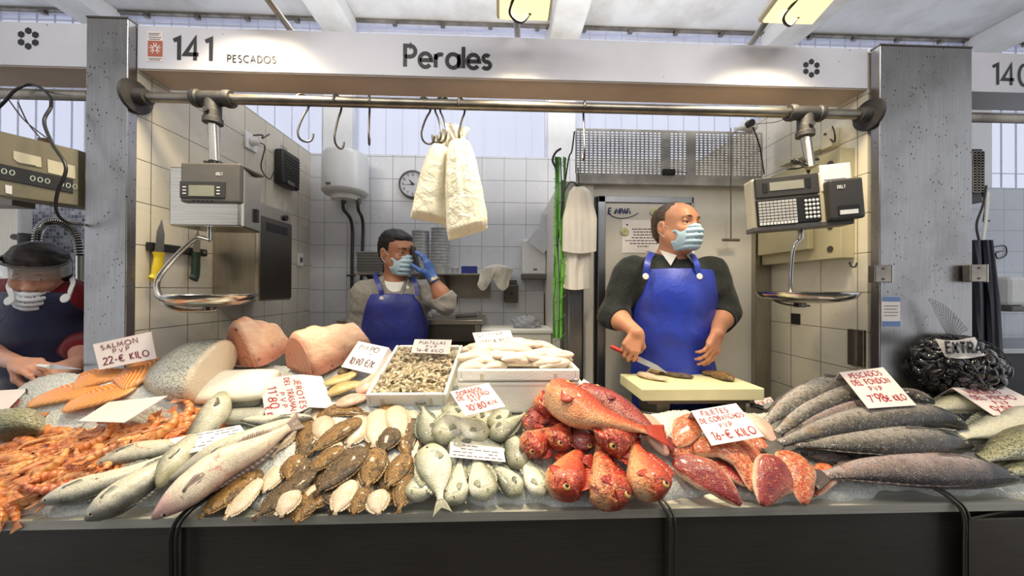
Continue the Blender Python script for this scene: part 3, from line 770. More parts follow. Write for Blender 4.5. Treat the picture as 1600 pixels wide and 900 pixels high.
# --- right hanging scale
def right_scale():
    Y = 1.22
    q = lambda px, py, y=1.22: U(px, py, Y=y)
    # plane of the front: from px 1180 to 1338, tilted up to the right in the picture
    A = U(1180, 360, Y=1.26); B = U(1338, 347, Y=1.20); Tl = U(1184, 279, Y=1.26); Tr = U(1336, 257, Y=1.20)
    xd = unit(B - A); zd = unit((Tl - A) - xd * ((Tl - A) @ xd)); yd = np.cross(zd, xd); w = np.linalg.norm(B - A); h = (Tl - A) @ zd
    def P(u, v, d=0.0): return A + xd * u * w + zd * v * h - yd * d * -1 if False else A + xd * u * w + zd * v * h + yd * (-d)
    c0 = P(.5, .5)
    t = thing('hanging_scale', (c0[0], 1.25, c0[2] - .3), 'cream label printing scale with a keypad hanging on the right', 'scale')
    def panel(name, u0, u1, v0, v1, d0, d1, mat, bevel=.003):
        c = (P(u0, v0, d0) + P(u1, v1, d1)) / 2
        MB().box(c, (abs(u1 - u0) * w, abs(d1 - d0), abs(v1 - v0) * h), ax=(xd, yd, zd)).build(name, mat, t, smooth=False, bevel=bevel)
    # d > 0 is towards the viewer
    s = 1 if (yd @ np.array([0, 1, 0])) > 0 else -1
    D = lambda x: x * s
    panel('housing', 0, 1, 0, 1.0, D(-.06), D(0), M['beige'], .008)
    panel('base_rail', -.01, .97, -.03, .06, D(-.06), D(.006), M['greyp'])
    panel('display_case', .02, .655, .60, .985, D(0), D(.012), M['dgreyp'])
    panel('display_screen', .16, .50, .72, .88, D(.012), D(.0135), simple('lcd_grey', (150, 148, 136), .35), 0)
    panel('key_label', .09, .14, .70, .88, D(.012), D(.0135), M['blackp'], 0); panel('key_label', .52, .57, .72, .90, D(.012), D(.0135), M['blackp'], 0)
    panel('keyboard', .02, .655, .07, .57, D(0), D(.010), M['blackp'])
    m = MB()
    for i in range(10):
        for j in range(7):
            c = P(.05 + i * .0385, .505 - j * .058, D(.0115)); m.box(c, (w * .032, .003, h * .043), ax=(xd, yd, zd))
    m.build('key_block', simple('key_grey', (188, 186, 184), .5), t, smooth=False)
    m = MB()
    for i in range(11): c = P(.048 + i * .035, .10, D(.0115)); m.box(c, (w * .026, .003, h * .05), ax=(xd, yd, zd))
    for i in range(5):
        for j in range(5):
            if i == 0: continue
            c = P(.47 + i * .038, .47 - j * .078, D(.012)); m.ell(c, (w * .015, .003, h * .03), ax=(xd, yd, zd), n=10, m=6)
    m.build('number_keys', M['whitep'], t, smooth=False)
    panel('display_card', .69, .99, .62, 1.13, D(-.004), D(.002), M['whitep'])
    panel('display_card_print', .72, .93, .83, .845, D(.002), D(.0028), M['paper_print'], 0)
    panel('printer', .70, 1.02, .05, .80, D(0), D(.035), M['dgreyp'], .008)
    panel('printer_slot', .76, .96, .12, .30, D(.034), D(.0365), M['blackp'], 0)
    panel('label_strip', .775, .945, .135, .215, D(.0365), D(.0375), M['whitep'], 0)
    m = MB(); write(m, 'DELT', P(.77, .62, D(.036)), xd, zd, .010, .2, .15); m.build('logo', M['whitep'], t, smooth=False)
    MB().cyl((TXR, RY, RZ - .08), (TXR - .002, 1.275, U(1256, 262, Y=1.275)[2]), .0165).build('hanging_pipe', M['steel_l'], t)
    cc = []; r_ = np.random.default_rng(3); b0 = U(1262, 254, Y=1.27)
    for k in range(30): a_ = k * .9; cc.append(b0 + np.array([.045 * math.cos(a_), .02 + .025 * math.sin(a_ * 1.3), .016 * math.sin(a_ * .7) + r_.uniform(-.01, .012)]))
    MB().tube(cc, .0035, 6, 160).build('coiled_cord', M['blackp'], t)
    pp = [U(*p, Y=y) for p, y in (((1251, 360), 1.28), ((1250, 374), 1.28), ((1240, 388), 1.285), ((1236, 425), 1.29), ((1235, 458), 1.30))]
    MB().tube(pp, .0065, 10, 30).build('pan_rod', M['chrome'], t)
    MB().cyl(pp[0] + np.array([0, 0, .02]), pp[1], .011).build('pivot', M['steel_l'], t)
    pan = U(1257, 458, Y=1.30); R = (U(1318, 458, Y=1.3)[0] - U(1197, 458, Y=1.3)[0]) / 2
    MB().lathe([(0, -.034), (R * .45, -.033), (R * .75, -.025), (R * .93, -.010), (R * .985, .002), (R, .004), (R, .001), (R * .94, -.016), (R * .75, -.030), (R * .45, -.038), (0, -.039)], pan, n=48).build('weighing_pan', M['chrome'], t)
    MB().tube([pan + np.array([-.13, 0, -.004]), pan + np.array([-.12, 0, -.03]), pan + np.array([-.06, 0, -.047]), pan + np.array([.02, 0, -.05])], .004, 8, 20).build('pan_bracket', M['steel_d'], t)
    MB().box(pan + (-.018, 0, -.047), (.03, .03, .018)).build('pan_mount', M['steel_d'], t, smooth=False, bevel=.003)
right_scale()
# --- electrics on the left wall
def L(px, py, off=0.0): return U(px, py, X=XL + off)
t = thing('wall_socket', L(392, 225) - (0, 0, .05), 'white wall socket with a white plug high on the left wall', 'socket')
c = L(390, 222); MB().box(c + (.006, 0, 0), (.012, .085, .085)).build('socket_plate', M['whitep'], t, smooth=False, bevel=.003)
MB().cyl(c + (.012, 0, 0), c + (.05, .005, 0), .02, .014).build('plug', M['whitep'], t)
p0 = c + np.array([.05, .005, 0])
MB().tube([p0, p0 + (.02, .01, -.02), L(408, 262, .05), L(421, 280, .04), L(428, 268, .03)], .003, 7, 40).build('plug_cord', M['blackp'], t)
MB().tube([p0 + (-.02, -.02, .03), p0 + (.0, .02, .05), p0 + (.02, -.01, .02), p0 + (.03, .03, .06)], .004, 7, 30).build('loose_cord', M['blackp'], t)
t = thing('power_adapter', L(442, 295), 'black boxy power adapter hanging on the left wall', 'adapter')
yy = L(442, 268)[1]; z1 = L(442, 240)[2]; z0 = L(442, 296)[2]
MB().bb(XL + .003, XL + .06, yy - .09, yy + .08, z0 + .01, z1).build('casing', M['blackp'], t, smooth=False, bevel=.012)
MB().bb(XL + .06, XL + .062, yy - .05, yy + .02, z0 + .02, z0 + .045).build('rating_label', M['greyp'], t, smooth=False)
m = MB()
for k in range(8): m.bb(XL + .059, XL + .0635, yy - .08, yy + .07, z0 + .06 + k * .018, z0 + .066 + k * .018)
m.build('vent_slots', M['dgreyp'], t, smooth=False)
MB().tube([(XL + .02, yy, z1), (XL + .02, yy, z1 + .03), (XL + .01, yy - .04, z1 + .032)], .002, 6, 16).build('hanging_wire', M['steel_d'], t)
# electric cabinet
t = thing('insect_killer_cabinet', (XL + .1, 1.9, L(450, 470)[2]), 'large dark steel wall cabinet with a slot on the left wall', 'cabinet')
t.name = 'wall_cabinet'
xf = XL + .2; ya = U(400, 400, X=xf)[1]; yb = U(455, 400, X=xf)[1]; za = U(455, 468, X=xf)[2]; zb = U(455, 334, X=xf)[2]
OFF[t.name] = np.array(t.location)
MB().bb(XL + .002, xf, ya, yb, za, zb).build('case', M['steel'], t, smooth=False, bevel=.004)
MB().bb(xf, xf + .008, ya + .01, yb - .008, za + .01, zb - .062).build('door', M['steel_d'], t, smooth=False, bevel=.002)
MB().bb(xf + .007, xf + .0095, ya + .06, yb - .05, zb - .13, zb - .088).build('door_slot', M['blackp'], t, smooth=False)
MB().cyl((xf, yb - .06, zb - .035), (xf + .012, yb - .06, zb - .035), .015).build('lock', M['blackp'], t)
MB().bb(xf, xf + .012, ya - .0, ya + .012, za, zb).build('edge_strip', M['steel_l'], t, smooth=False)
t = thing('light_switch', L(468, 416), 'small white light switch on the left wall beside the cabinet', 'switch')
c = L(468, 406); MB().box(c + (.005, 0, 0), (.01, .06, .085)).build('plate', M['whitep'], t, smooth=False, bevel=.003); MB().box(c + (.012, 0, .0), (.008, .022, .03)).build('rocker', M['greyp'], t, smooth=False)
# knives on the magnetic rack
t = thing('knife_rack', L(275, 392), 'black magnetic knife rack on the left tiled wall', 'rack')
a = L(231, 385, .012); b = L(321, 395, .012)
MB().box((a + b) / 2, (.02, np.linalg.norm(b - a), .032)).build('magnetic_bar', M['blackp'], t, smooth=False, bevel=.004)
for q_ in (a + (.01, .02, 0), b + (.01, -.02, 0)): MB().cyl(q_, q_ + (.003, 0, 0), .007, n=12).build('screw', M['steel_l'], t)
def wall_knife(px, tip, neck, end, mat, label):
    A, B, Cc = L(px[0], tip, .027), L(px[1], neck, .027), L(px[2], end, .027)
    t = thing('fish_knife', Cc, label, 'knife')
    d = unit(A - B); s = np.array([0, 1, 0.0]); s = unit(s - d * (s @ d)); w = .017
    m = MB(); m.prism([B - s * w, B + s * w, B + s * w * .95 + d * np.linalg.norm(A - B) * .55, A, B - s * w * .9 + d * np.linalg.norm(A - B) * .6], (.0025, 0, 0)); m.build('blade', M['steel_l'], t, smooth=False)
    m = MB(); d2 = unit(Cc - B); ln = np.linalg.norm(Cc - B); m.tube([B, B + d2 * ln * .2 + s * .002, B + d2 * ln * .55, B + d2 * ln * .85 - s * .003, Cc - s * .012], [.022, .017, .019, .018, .020], 12, 20, flat=(.6, 1)); m.build('handle', mat, t)
wall_knife((252, 248, 244), 342, 394, 438, simple('yellow_handle', (226, 196, 30), .4), 'knife with a yellow handle on the wall rack')
wall_knife((309, 306, 306), 358, 394, 437, simple('green_handle', (30, 52, 38), .4), 'knife with a dark green handle on the wall rack')
# --- back wall: heater, clock, shelf
def Bk(px, py, off=0.0): return U(px, py, Y=YB - off)
def water_heater():
    yc = YB - .16; c = U(540, 278, Y=yc); R = (U(574, 278, Y=yc)[0] - U(506, 278, Y=yc)[0]) / 2; z0 = U(540, 308, Y=yc)[2]; z1 = U(540, 240, Y=yc)[2]
    t = thing('water_heater', (c[0], yc, z0 - .03), 'white cylindrical water heater on the back wall', 'water heater')
    MB().lathe([(0, 0), (R * .5, .0), (R * .9, .012), (R, .03), (R * 1.01, .035), (R, .04), (R, z1 - z0 - .03), (R * .93, z1 - z0 - .01), (R * .6, z1 - z0), (0, z1 - z0)], (c[0], yc, z0), n=48).build('tank', M['enamel'], t)
    MB().lathe([(0, 0), (R * .6, 0), (R * .66, .03)], (c[0], yc, z0 - .022), n=40).build('base_cap', M['whitep'], t)
    MB().bb(c[0] - .06, c[0] - .03, yc - R - .002, yc - R + .01, z0 + .045, z0 + .055).build('logo_plate', M['greyp'], t, smooth=False)
    for dx, pz in ((-.012, 540), (.085, 470)):
        x = c[0] + dx
        m = MB(); m.tube([(x, yc, z0 - .01), (x, yc, z0 - .08), (x - .02 * (dx > 0), YB - .03, z0 - .16), (x - .03 * (dx > 0), YB - .025, z0 - .5), (x - .045 * (dx > 0), YB - .025, 1.05)], .011, 10, 50); m.build('water_pipe', M['cast'], t)
        MB().cyl((x, yc, z0 - .04), (x, yc, z0 - .01), .018, n=6).build('pipe_nut', M['steel_d'], t)
        MB().tube([(x - .025 * 1, YB - .05, z0 - .52), (x + .035, YB - .05, z0 - .52)], .007, 8).build('valve_lever', M['cast'], t)
water_heater()
def clock():
    c = Bk(645, 288, .02); R = .098
    t = thing('wall_clock', c - (0, 0, R), 'round wall clock with a grey rim half hidden by the white bags', 'clock')
    MB().lathe([(0, -.018), (R, -.018), (R * 1.02, .0), (R, .012), (R * .9, .014), (R * .88, .004), (0, .004)], c, (0, -1, 0), n=48).build('rim', M['greyp'], t)
    MB().lathe([(0, .0055), (R * .88, .0055), (R * .88, .003)], c, (0, -1, 0), n=48).build('dial', simple('clock_dial', (206, 208, 216), .4), t)
    m = MB()
    for k in range(1, 13):
        a = PI / 2 - k * PI / 6; s = str(k); w_ = text_w(s, .2) * .018
        write(m, s, c + np.array([math.cos(a) * R * .7 - w_ / 2, -.0062, math.sin(a) * R * .7 - .009]), HX, HZ, .018, .14, .2)
    m.build('numerals', M['letters'], t, smooth=False)
    m = MB(); y = c[1] - .007
    m.prism([(c[0] - .002, y, c[2] - .012), (c[0] + .012, y, c[2] + .002), (c[0] - .03, y, c[2] + .038)], (0, -.001, 0))
    m.prism([(c[0] + .015, y - .002, c[2] - .004), (c[0] + .015, y - .002, c[2] + .003), (c[0] - .07, y - .002, c[2] - .006)], (0, -.001, 0))
    m.build('clock_hands', M['letters'], t, smooth=False)
clock()
# wall shelf
sy0 = YB - .28; zsh = U(700, 427, Y=sy0)[2]; xs0 = U(553, 427, Y=sy0)[0]; xs1 = U(765, 427, Y=sy0)[0]
t = thing('wall_shelf', ((xs0 + xs1) / 2, YB - .14, zsh - .17), 'long stainless wall shelf behind the young fishmonger', 'shelf')
MB().bb(xs0, xs1, sy0, YB - .002, zsh - .012, zsh).build('shelf_board', M['steel'], t, smooth=False, bevel=.002)
m = MB(); m.bb(xs0 + .35, xs1, YB - .012, YB - .004, zsh - .165, zsh - .012); m.build('back_plate', M['steel'], t, smooth=False)
for x in (xs0 + .06, xs1 - .3): m = MB(); m.prism([(x, sy0 + .02, zsh - .013), (x, YB - .004, zsh - .013), (x, YB - .004, zsh - .14)], (.006, 0, 0)); m.build('bracket', M['steel_d'], t, smooth=False)
def tub_stack(px, w, z_top_py, n, label, dark=False, yoff=.14, name='tub_stack'):
    y = YB - yoff; c = U(px, 420, Y=y); R = w / 2; zt = U(px, z_top_py, Y=y)[2]; H = zt - zsh
    for i in range(1): pass
    t = thing('plastic_tub_stack', (c[0], y, zsh + .001), label, 'tubs')
    for k in range(n):
        z = zsh + .002 + k * (H - .06) / max(1, n - 1)
        MB().lathe([(0, 0), (R * .84, 0), (R * .98, .052), (R * 1.03, .054), (R * 1.03, .06), (R * .95, .058), (R * .82, .006), (0, .006)], (c[0], y, z), n=26).build('tub', M['dgreyp'] if dark else M['tubp'], t)
M['tubp'] = simple('clear_tub', (196, 198, 200), .2, .2, .2, 30)
tub_stack(657, .115, 362, 12, 'stack of pale plastic tubs on the shelf behind the phone')
tub_stack(688, .125, 358, 13, 'taller stack of pale plastic tubs on the shelf under the bags')
t = thing('crate', U(580, 425, Y=YB - .15), 'grey plastic crate on the left end of the wall shelf', 'crate')
a = U(562, 421, Y=YB - .2); b = U(602, 394, Y=YB - .2)
m = MB(); m.bb(a[0], b[0], YB - .25, YB - .1, zsh + .002, b[2]); m.build('crate_body', simple('grey_crate', (120, 118, 114), .4, .2), t, smooth=False, bevel=.008)
m = MB()
for k in range(7): m.bb(a[0] - .003, b[0] + .003, YB - .254, YB - .096, zsh + .02 + k * .018, zsh + .024 + k * .018)
m.build('rib', M['greyp'], t, smooth=False)
MB().bb(b[0] + .005, b[0] + .04, YB - .24, YB - .12, zsh + .002, b[2] - .02).build('lid', M['dgreyp'], t, smooth=False, bevel=.01)
o = MB().bb(*sorted((U(724, 0, Y=YB - .2)[0], U(748, 0, Y=YB - .2)[0])), YB - .24, YB - .17, zsh + .001, zsh + .05).build('glove_box', simple('blue_box', (44, 56, 130), .4), smooth=False, bevel=.002); tag(o, 'small dark blue cardboard box on the wall shelf', 'box')
o = MB().lathe([(0, 0), (.022, 0), (.025, .04), (.02, .045), (0, .046)], (U(713, 0, Y=YB - .2)[0], YB - .2, zsh + .001)).build('jar', M['tubp']); tag(o, 'small pale pot beside the blue box on the shelf', 'pot')
# rag draped over the shelf end
def drape(name, G, th, mat, label, cat, seed=0, amp=.006):
    G = np.asarray(G, float); r = np.random.default_rng(seed); R_, C_, _ = G.shape
    import itertools
    ph = r.uniform(0, 6, 8)
    for i, j in itertools.product(range(R_), range(C_)):
        u, v = i / (R_ - 1), j / (C_ - 1)
        G[i, j, 1] += amp * (math.sin(v * 17 + ph[0] + u * 2) + .6 * math.sin(v * 31 + ph[1] - u * 4) + .5 * math.sin(u * 13 + ph[2] + v * 5))
        G[i, j, 0] += amp * .5 * math.sin(u * 15 + ph[3] + v * 4)
    m = MB(); m.sheet(G, th); o = m.build(name, mat); return tag(o, label, cat)
M['rag'] = simple('rag_cloth', (205, 200, 188), .85, 0, .3, 12, .3)
M['towel'] = simple('paper_towel', (232, 226, 216), .8, 0, .08, 8, .2)
x0, x1 = U(752, 0, Y=sy0)[0], U(800, 0, Y=sy0)[0]
G = [[(x0 + (x1 - x0) * v + .02 * math.sin(u * 4), YB - .05 - .25 * min(u * 1.6, 1) - .02 * max(0, u - .6), zsh + .03 + .05 * math.sin(v * 3.1) * (1 - u) - .14 * max(0, u - .6) / .4 * (.4 + .6 * abs(math.sin(v * 5 + .6)))) for v in np.linspace(0, 1, 22)] for u in np.linspace(0, 1, 22)]
drape('cleaning_rag', G, .004, M['rag'], 'crumpled pale rag draped over the right end of the shelf', 'cloth', 2)
# lower steel bench behind
yb_ = YB - .45; zb_ = U(720, 500, Y=yb_)[2]; xb0 = -.95; xb1 = U(754, 500, Y=yb_)[0]
t = thing('work_bench', ((xb0 + xb1) / 2, YB - .24, .2), 'stainless work bench with a back rail behind the young fishmonger', 'bench')
MB().bb(xb0, xb1, yb_, YB - .03, zb_ - .03, zb_).build('worktop', M['steel'], t, smooth=False, bevel=.003)
MB().bb(xb0, xb1 - .01, yb_ + .02, yb_ + .03, zb_ - .13, zb_ - .03).build('apron_panel', M['steel_d'], t, smooth=False)
MB().bb(xb0, xb1, yb_ + .01, YB - .05, zb_ - .19, zb_ - .17).build('lower_shelf', M['steel_d'], t, smooth=False)
MB().bb(xb1 - .025, xb1 - .005, yb_ + .01, yb_ + .03, zb_, zb_ + .05).build('end_post', M['steel'], t, smooth=False)
for x in (xb0 + .03, xb1 - .03):
    for y in (yb_ + .03, YB - .06): MB().bb(x - .015, x + .015, y - .015, y + .015, .2, zb_ - .03).build('leg', M['steel'], t, smooth=False)
o = MB().tube([U(712, 497, Y=yb_ + .1), U(745, 495, Y=yb_ + .1)], .012, 8).build('steel_file', M['dgreyp']); tag(o, 'dark sharpening tool lying on the steel bench', 'tool')
o.location.z = zb_ + .002
# utensil holder with plug, dispensers
c = Bk(800, 450, .035)
t = thing('knife_holder', c - (0, 0, .1), 'grey steel holder on the back wall below the rag', 'holder')
z0, z1 = Bk(0, 470)[2], Bk(0, 440)[2]
MB().bb(c[0] - .055, c[0] + .045, YB - .07, YB - .003, z0, z1).build('pocket', M['steel_d'], t, smooth=False, bevel=.01)
MB().bb(c[0] - .045, c[0] + .035, YB - .06, YB - .015, z1, z1 + .03).build('insert', M['greyp'], t, smooth=False, bevel=.004)
MB().cyl((c[0] - .004, YB - .071, (z0 + z1) / 2), (c[0] - .004, YB - .076, (z0 + z1) / 2), .009).build('stud', M['blackp'], t)
t = thing('towel_dispenser', Bk(835, 436), 'white paper towel dispenser on the back wall', 'dispenser')
a = Bk(816, 430, .1); b = Bk(853, 375, .1)
MB().bb(a[0], b[0], YB - .12, YB - .003, a[2], b[2]).build('casing', M['whitep'], t, smooth=False, bevel=.012)
MB().bb(a[0] - .004, b[0] + .004, YB - .125, YB - .003, a[2] - .03, a[2] + .012).build('outlet_tray', M['greyp'], t, smooth=False, bevel=.008)
MB().bb((a[0] + b[0]) / 2 - .008, (a[0] + b[0]) / 2 + .02, YB - .1225, YB - .119, a[2] + .035, a[2] + .045).build('logo_plate', M['greyp'], t, smooth=False)
c = Bk(845, 370, .15)
G = [[(Bk(822 + 40 * u, 0)[0], YB - .13 + .02 * v, Bk(0, (392 - 48 * u) * (1 - v) + (338 + 10 * (1 - u)) * v * 1.0)[2]) for v in np.linspace(0, 1, 6)] for u in np.linspace(0, 1, 8)]
m = MB(); pts = [U(*p, Y=YB - .14) for p in ((845, 334), (864, 336), (863, 382), (849, 396), (823, 377), (844, 352))]; m.prism(pts, (0, -.003, 0)); tag(m.build('cardboard_sheet', simple('pale_card', (214, 216, 222), .6), smooth=False), 'pale sheet of card tucked over the towel dispenser', 'card')
# two sticks + crate with plastic film at the bottom right of back wall
for i, (px, y0, y1, lab) in enumerate(((852, 458, 512, 'shorter wooden broom stick leaning on the back wall'), (859, 446, 518, 'taller wooden broom stick leaning on the back wall'))):
    P0 = U(px, y1, Y=YB - .08); P1 = U(px, y0, Y=YB - .03)
    P0b = P0 + (P0 - P1) / np.linalg.norm(P1 - P0) * ((P0[2] - .21) / ((P1 - P0)[2] / np.linalg.norm(P1 - P0)))
    o = MB().cyl(P0b, P1, .011, n=12).build('broom_stick', M['wood']); tag(o, lab, 'stick')
a = U(740, 545, Y=2.08); b = U(862, 516, Y=2.08)
t = thing('foam_crate', ((a[0] + b[0]) / 2, 2.2, .2), 'tall pale foam crate standing behind the boxed fillets', 'crate')
MB().bb(a[0], b[0], 2.08, 2.32, .2, b[2]).build('crate_body', M['styro'], t, smooth=False, bevel=.01)
MB().bb(a[0] - .01, b[0] + .01, 2.07, 2.33, b[2] - .02, b[2] + .004).build('crate_rim', M['styro'], t, smooth=False, bevel=.005)
def film(name, c, r, label, seed):
    b = NB('clear_film_%d' % seed); b.done(rgb(225, 228, 235), .12, 0, None, .8, Transmission_Weight=.55, IOR=1.2, Alpha=.8)
    rr = np.random.default_rng(seed); n, m_ = 36, 20; v = []; 
    ph = rr.uniform(0, 6, 20)
    for j in range(m_ + 1):
        p_ = PI * j / m_
        for i in range(n):
            t_ = 2 * PI * i / n; k = 1 + .18 * math.sin(3 * t_ + ph[0] + p_ * 4) + .14 * math.sin(7 * t_ + ph[1] - p_ * 9) + .1 * math.sin(11 * t_ + ph[2] + 13 * p_)
            v.append(c + np.array([r[0] * k * math.sin(p_) * math.cos(t_), r[1] * k * math.sin(p_) * math.sin(t_), r[2] * k * math.cos(p_)]))
    f = [(j * n + i, (j + 1) * n + i, (j + 1) * n + (i + 1) % n, j * n + (i + 1) % n) for j in range(m_) for i in range(n)]
    return tag(link_mesh(name, v, f, b.m, smooth=True), label, 'plastic film')
film('plastic_film', np.array([U(822, 505, Y=2.2)[0], 2.2, b[2] + .035]), (.085, .07, .04), 'crumpled clear plastic film on the foam crate', 11)
film('plastic_film', np.array([U(668, 480, Y=YB - .3)[0], YB - .28, zb_ + .065]), (.06, .06, .065), 'crumpled clear plastic bag on the steel bench', 12)
# --- white bags
def bag(name, ptop, pbl, pbr, depth, label, seed, neck=.012, hemtilt=0, mat='bagp'):
    """ptop gather point; pbl/pbr bottom corners"""
    r = np.random.default_rng(seed); n, m_ = 88, 46; V = []; ph = r.uniform(0, 6.28, 16); c0 = np.asarray(ptop); bl = np.asarray(pbl); br = np.asarray(pbr)
    fr = [3, 5, 8, 13, 21]
    for j in range(m_ + 1):
        s = j / m_; e = s ** .32
        cen = c0 * (1 - s) + (bl + br) / 2 * s; wv = (br - bl) / 2; wlen = np.linalg.norm(wv); wd = wv / wlen
        a_ = neck + (wlen - neck) * min(1, e * 1.04); b_ = neck + (depth - neck) * math.sin(min(1, e * 1.1) * PI * .62)
        if s > .93: b_ *= 1 - (s - .93) / .07 * .75
        for i in range(n):
            t_ = 2 * PI * i / n
            fold = sum((.055 / (k + 1) ** .6) * math.sin(f_ * t_ + ph[k] + 1.6 * s * math.sin(ph[k + 5])) for k, f_ in enumerate(fr))
            fold += .03 * math.sin(9 * s + 4 * t_ + ph[10]) * s + .022 * math.sin(23 * s + 2 * t_ + ph[11]) * s
            rad = 1 + fold * (1.35 - .7 * s)
            cx, cy = math.cos(t_), math.sin(t_)
            cx = math.copysign(abs(cx) ** .8, cx)
            V.append(cen + wd * a_ * cx * rad + np.array([0, 1, 0]) * b_ * cy * rad)
    f = [(j * n + i, (j + 1) * n + i, (j + 1) * n + (i + 1) % n, j * n + (i + 1) % n) for j in range(m_) for i in range(n)]
    f += [[i for i in range(n)], [m_ * n + i for i in range(n)][::-1]]
    o = link_mesh(name, V, f, M[mat], smooth=True)
    return o
def _bagm():
    b = NB('white_bag_plastic'); n = b.noise(16, 4, None, .6, 1.2)
    col = b.mix(b.ramp(b.noise(5, 3), [(.35, 0), (.7, 1)]), rgb(240, 234, 214), rgb(228, 218, 186))
    return b.done(col, .38, 0, b.bump(n, .75, .02), .5, Subsurface_Weight=.2, Subsurface_Scale=.03, Subsurface_Radius=(1, .9, .6))
M['bagp'] = _bagm()
def bagthing(px, py, bl, br, Y, depth, label, seed, ears=2):
    o = bag('plastic_bag', U(px, py, Y=Y), U(*bl, Y=Y), U(*br, Y=Y), depth, label, seed); tag(o, label, 'bag', None)
    r = np.random.default_rng(seed + 50)
    m = MB(); c = U(px, py, Y=Y)
    for k in range(ears):
        a = c + np.array([r.uniform(-.012, .012), r.uniform(-.01, .01), -.01]); d = np.array([r.uniform(-.03, .03), r.uniform(-.01, .01), .055 + r.uniform(0, .02)])
        G = [[a + d * u + np.array([(v - .5) * (.022 + .02 * u), .004 * math.sin(v * 9 + u * 5 + k), .004 * math.sin(v * 14)]) for v in np.linspace(0, 1, 7)] for u in np.linspace(0, 1, 7)]
        m.sheet(G, .0012)
    m.build('bag_handle', M['bagp'], o)
    return o
bagthing(690, 228, (641, 340), (700, 352), 1.33, .05, 'white plastic bag hanging furthest left in the bunch', 3, 2)
bagthing(706, 226, (690, 354), (724, 360), 1.36, .05, 'white plastic bag hanging between the other two, mostly hidden', 4, 3)
bagthing(716, 220, (700, 376), (762, 358), 1.30, .055, 'largest white plastic bag hanging at the right of the bunch', 8, 3)
# --- cold room
xa = U(902, 300, Y=YC)[0]
o = MB().bb(.325, XR - .006, YC, YB - .006, .2, U(1000, 285, Y=YC)[2]).build('cold_room', M['coldwall'], smooth=False, bevel=.003); tag(o, 'cream panelled cold room built into the right back corner', 'cold room')
CZ = U(1000, 285, Y=YC)[2]
t = thing('cold_room_door', (U(1050, 450, Y=YC)[0], YC - .03, .2), 'pale cold room door with an aluminium frame behind the older fishmonger', 'door')
dx0, dx1 = U(932, 400, Y=YC)[0], U(1079, 400, Y=YC)[0]; dz = U(1000, 309, Y=YC)[2]
m = MB(); fw = .04
xr_ = U(1180, 400, Y=YC)[0]
m.bb(dx0, dx0 + fw, YC - .03, YC - .001, .2, dz); m.bb(dx0, dx1, YC - .03, YC - .001, dz - .035, dz)
m.bb(dx1 - .012, dx1, YC - .03, YC - .001, dz - .12, dz); m.build('door_frame', M['alu'], t, smooth=False, bevel=.003)
MB().bb(dx0 + fw, dx1 - .012, YC - .022, YC - .001, .2, dz - .035).build('door_leaf', M['colddoor'], t, smooth=False, bevel=.002)
MB().bb(dx0 - .012, dx0 - .001, YC - .012, YC - .001, .2, dz).build('door_seal', M['blackp'], t, smooth=False)
q = lambda px, py, d=.0235: U(px, py, Y=YC - d)
m = MB(); write(m, 'E', q(950, 334), HX, HZ, .03, .24, .2, slant=.1); write(m, 'iMPAFi', q(960, 334), HX, HZ, .026, .26, .1, slant=.12, sx=1.0)
m.tube([q(950, 331), q(957, 338), q(970, 341), q(985, 339), q(997, 333)], .0022, 6, 20); m.build('brand_lettering', simple('navy_ink', (42, 48, 96), .4), t, smooth=False)
def notice():
    tt = thing('taped_notice', q(1006, 395, .026), 'white printed notice pinned to the cold room door', 'notice')
    a, b = q(972, 395, .0245), q(1034, 344, .0245); MB().bb(a[0], b[0], YC - .0245, YC - .0232, a[2], b[2]).build('sheet', M['paper'], tt, smooth=False)
    rr = np.random.default_rng(2); m = MB()
    for y_, x0_, x1_ in ((358, 988, 1024), (362.5, 990, 1020), (367, 990, 1024), (371.5, 987, 1026), (376, 977, 1031), (380.5, 984, 1028), (385, 996, 1014)):
        x_ = x0_
        while x_ < x1_:
            w_ = rr.uniform(2, 6); a_, b_ = q(x_, y_, .0247), q(min(x_ + w_, x1_), y_, .0247); m.bb(a_[0], b_[0], a_[1] - .0003, a_[1], a_[2] - .003, a_[2] + .003); x_ += w_ + 1.2
    m.build('printed_text', M['paper_print'], tt, smooth=False)
    MB().tube([q(979, 350, .026), q(981, 352, .026)], .003, 6).build('pin', M['blackp'], tt)
notice()
M['magnet'] = simple('magnet_green', (198, 200, 150), .5)
for px, py, lab in ((976, 362, 'round pale green magnet at the left of the notice'), (1022, 331, 'round pale green magnet beside the head of the older fishmonger')):
    t_ = thing('fridge_magnet', q(px, py + 6, .026), lab, 'magnet'); c = q(px, py, .0245)
    MB().lathe([(0, 0), (.021, 0), (.022, .004), (.019, .007), (0, .007)], c, (0, -1, 0)).build('disc', M['magnet'], t_)
    m = MB(); m.prism([c + np.array([-.01, -.0075, -.003]), c + np.array([-.008, -.0075, -.008]), c + np.array([.011, -.0075, .009])], (0, -.0006, 0)); m.build('check_mark', simple('mark_green', (120, 130, 80), .5), t_, smooth=False)
# vertical wall post at the left edge of the cold room + steel post
t = thing('door_jamb', (U(1186, 400, Y=YC)[0], YC - .02, .2), 'steel corner post right of the cold room', 'post')
MB().bb(U(1181, 0, Y=YC - .03)[0], XR - .004, YC - .03, YC - .001, .2, CZ).build('profile', M['steel'], t, smooth=False, bevel=.002)
t = thing('corner_profile', (U(915, 400, Y=YC)[0], YC - .02, .2), 'pale folded profile at the left corner of the cold room', 'post')
MB().bb(.326, .345, YC - .02, YC - .001, .2, CZ).build('profile', M['greyp'], t, smooth=False, bevel=.002)
MB().bb(U(905, 0, Y=YC)[0], U(928, 0, Y=YC)[0] - .0, YC - .016, YC - .001, .2, CZ - .02).build('strip', M['coldwall'], t, smooth=False, bevel=.004)
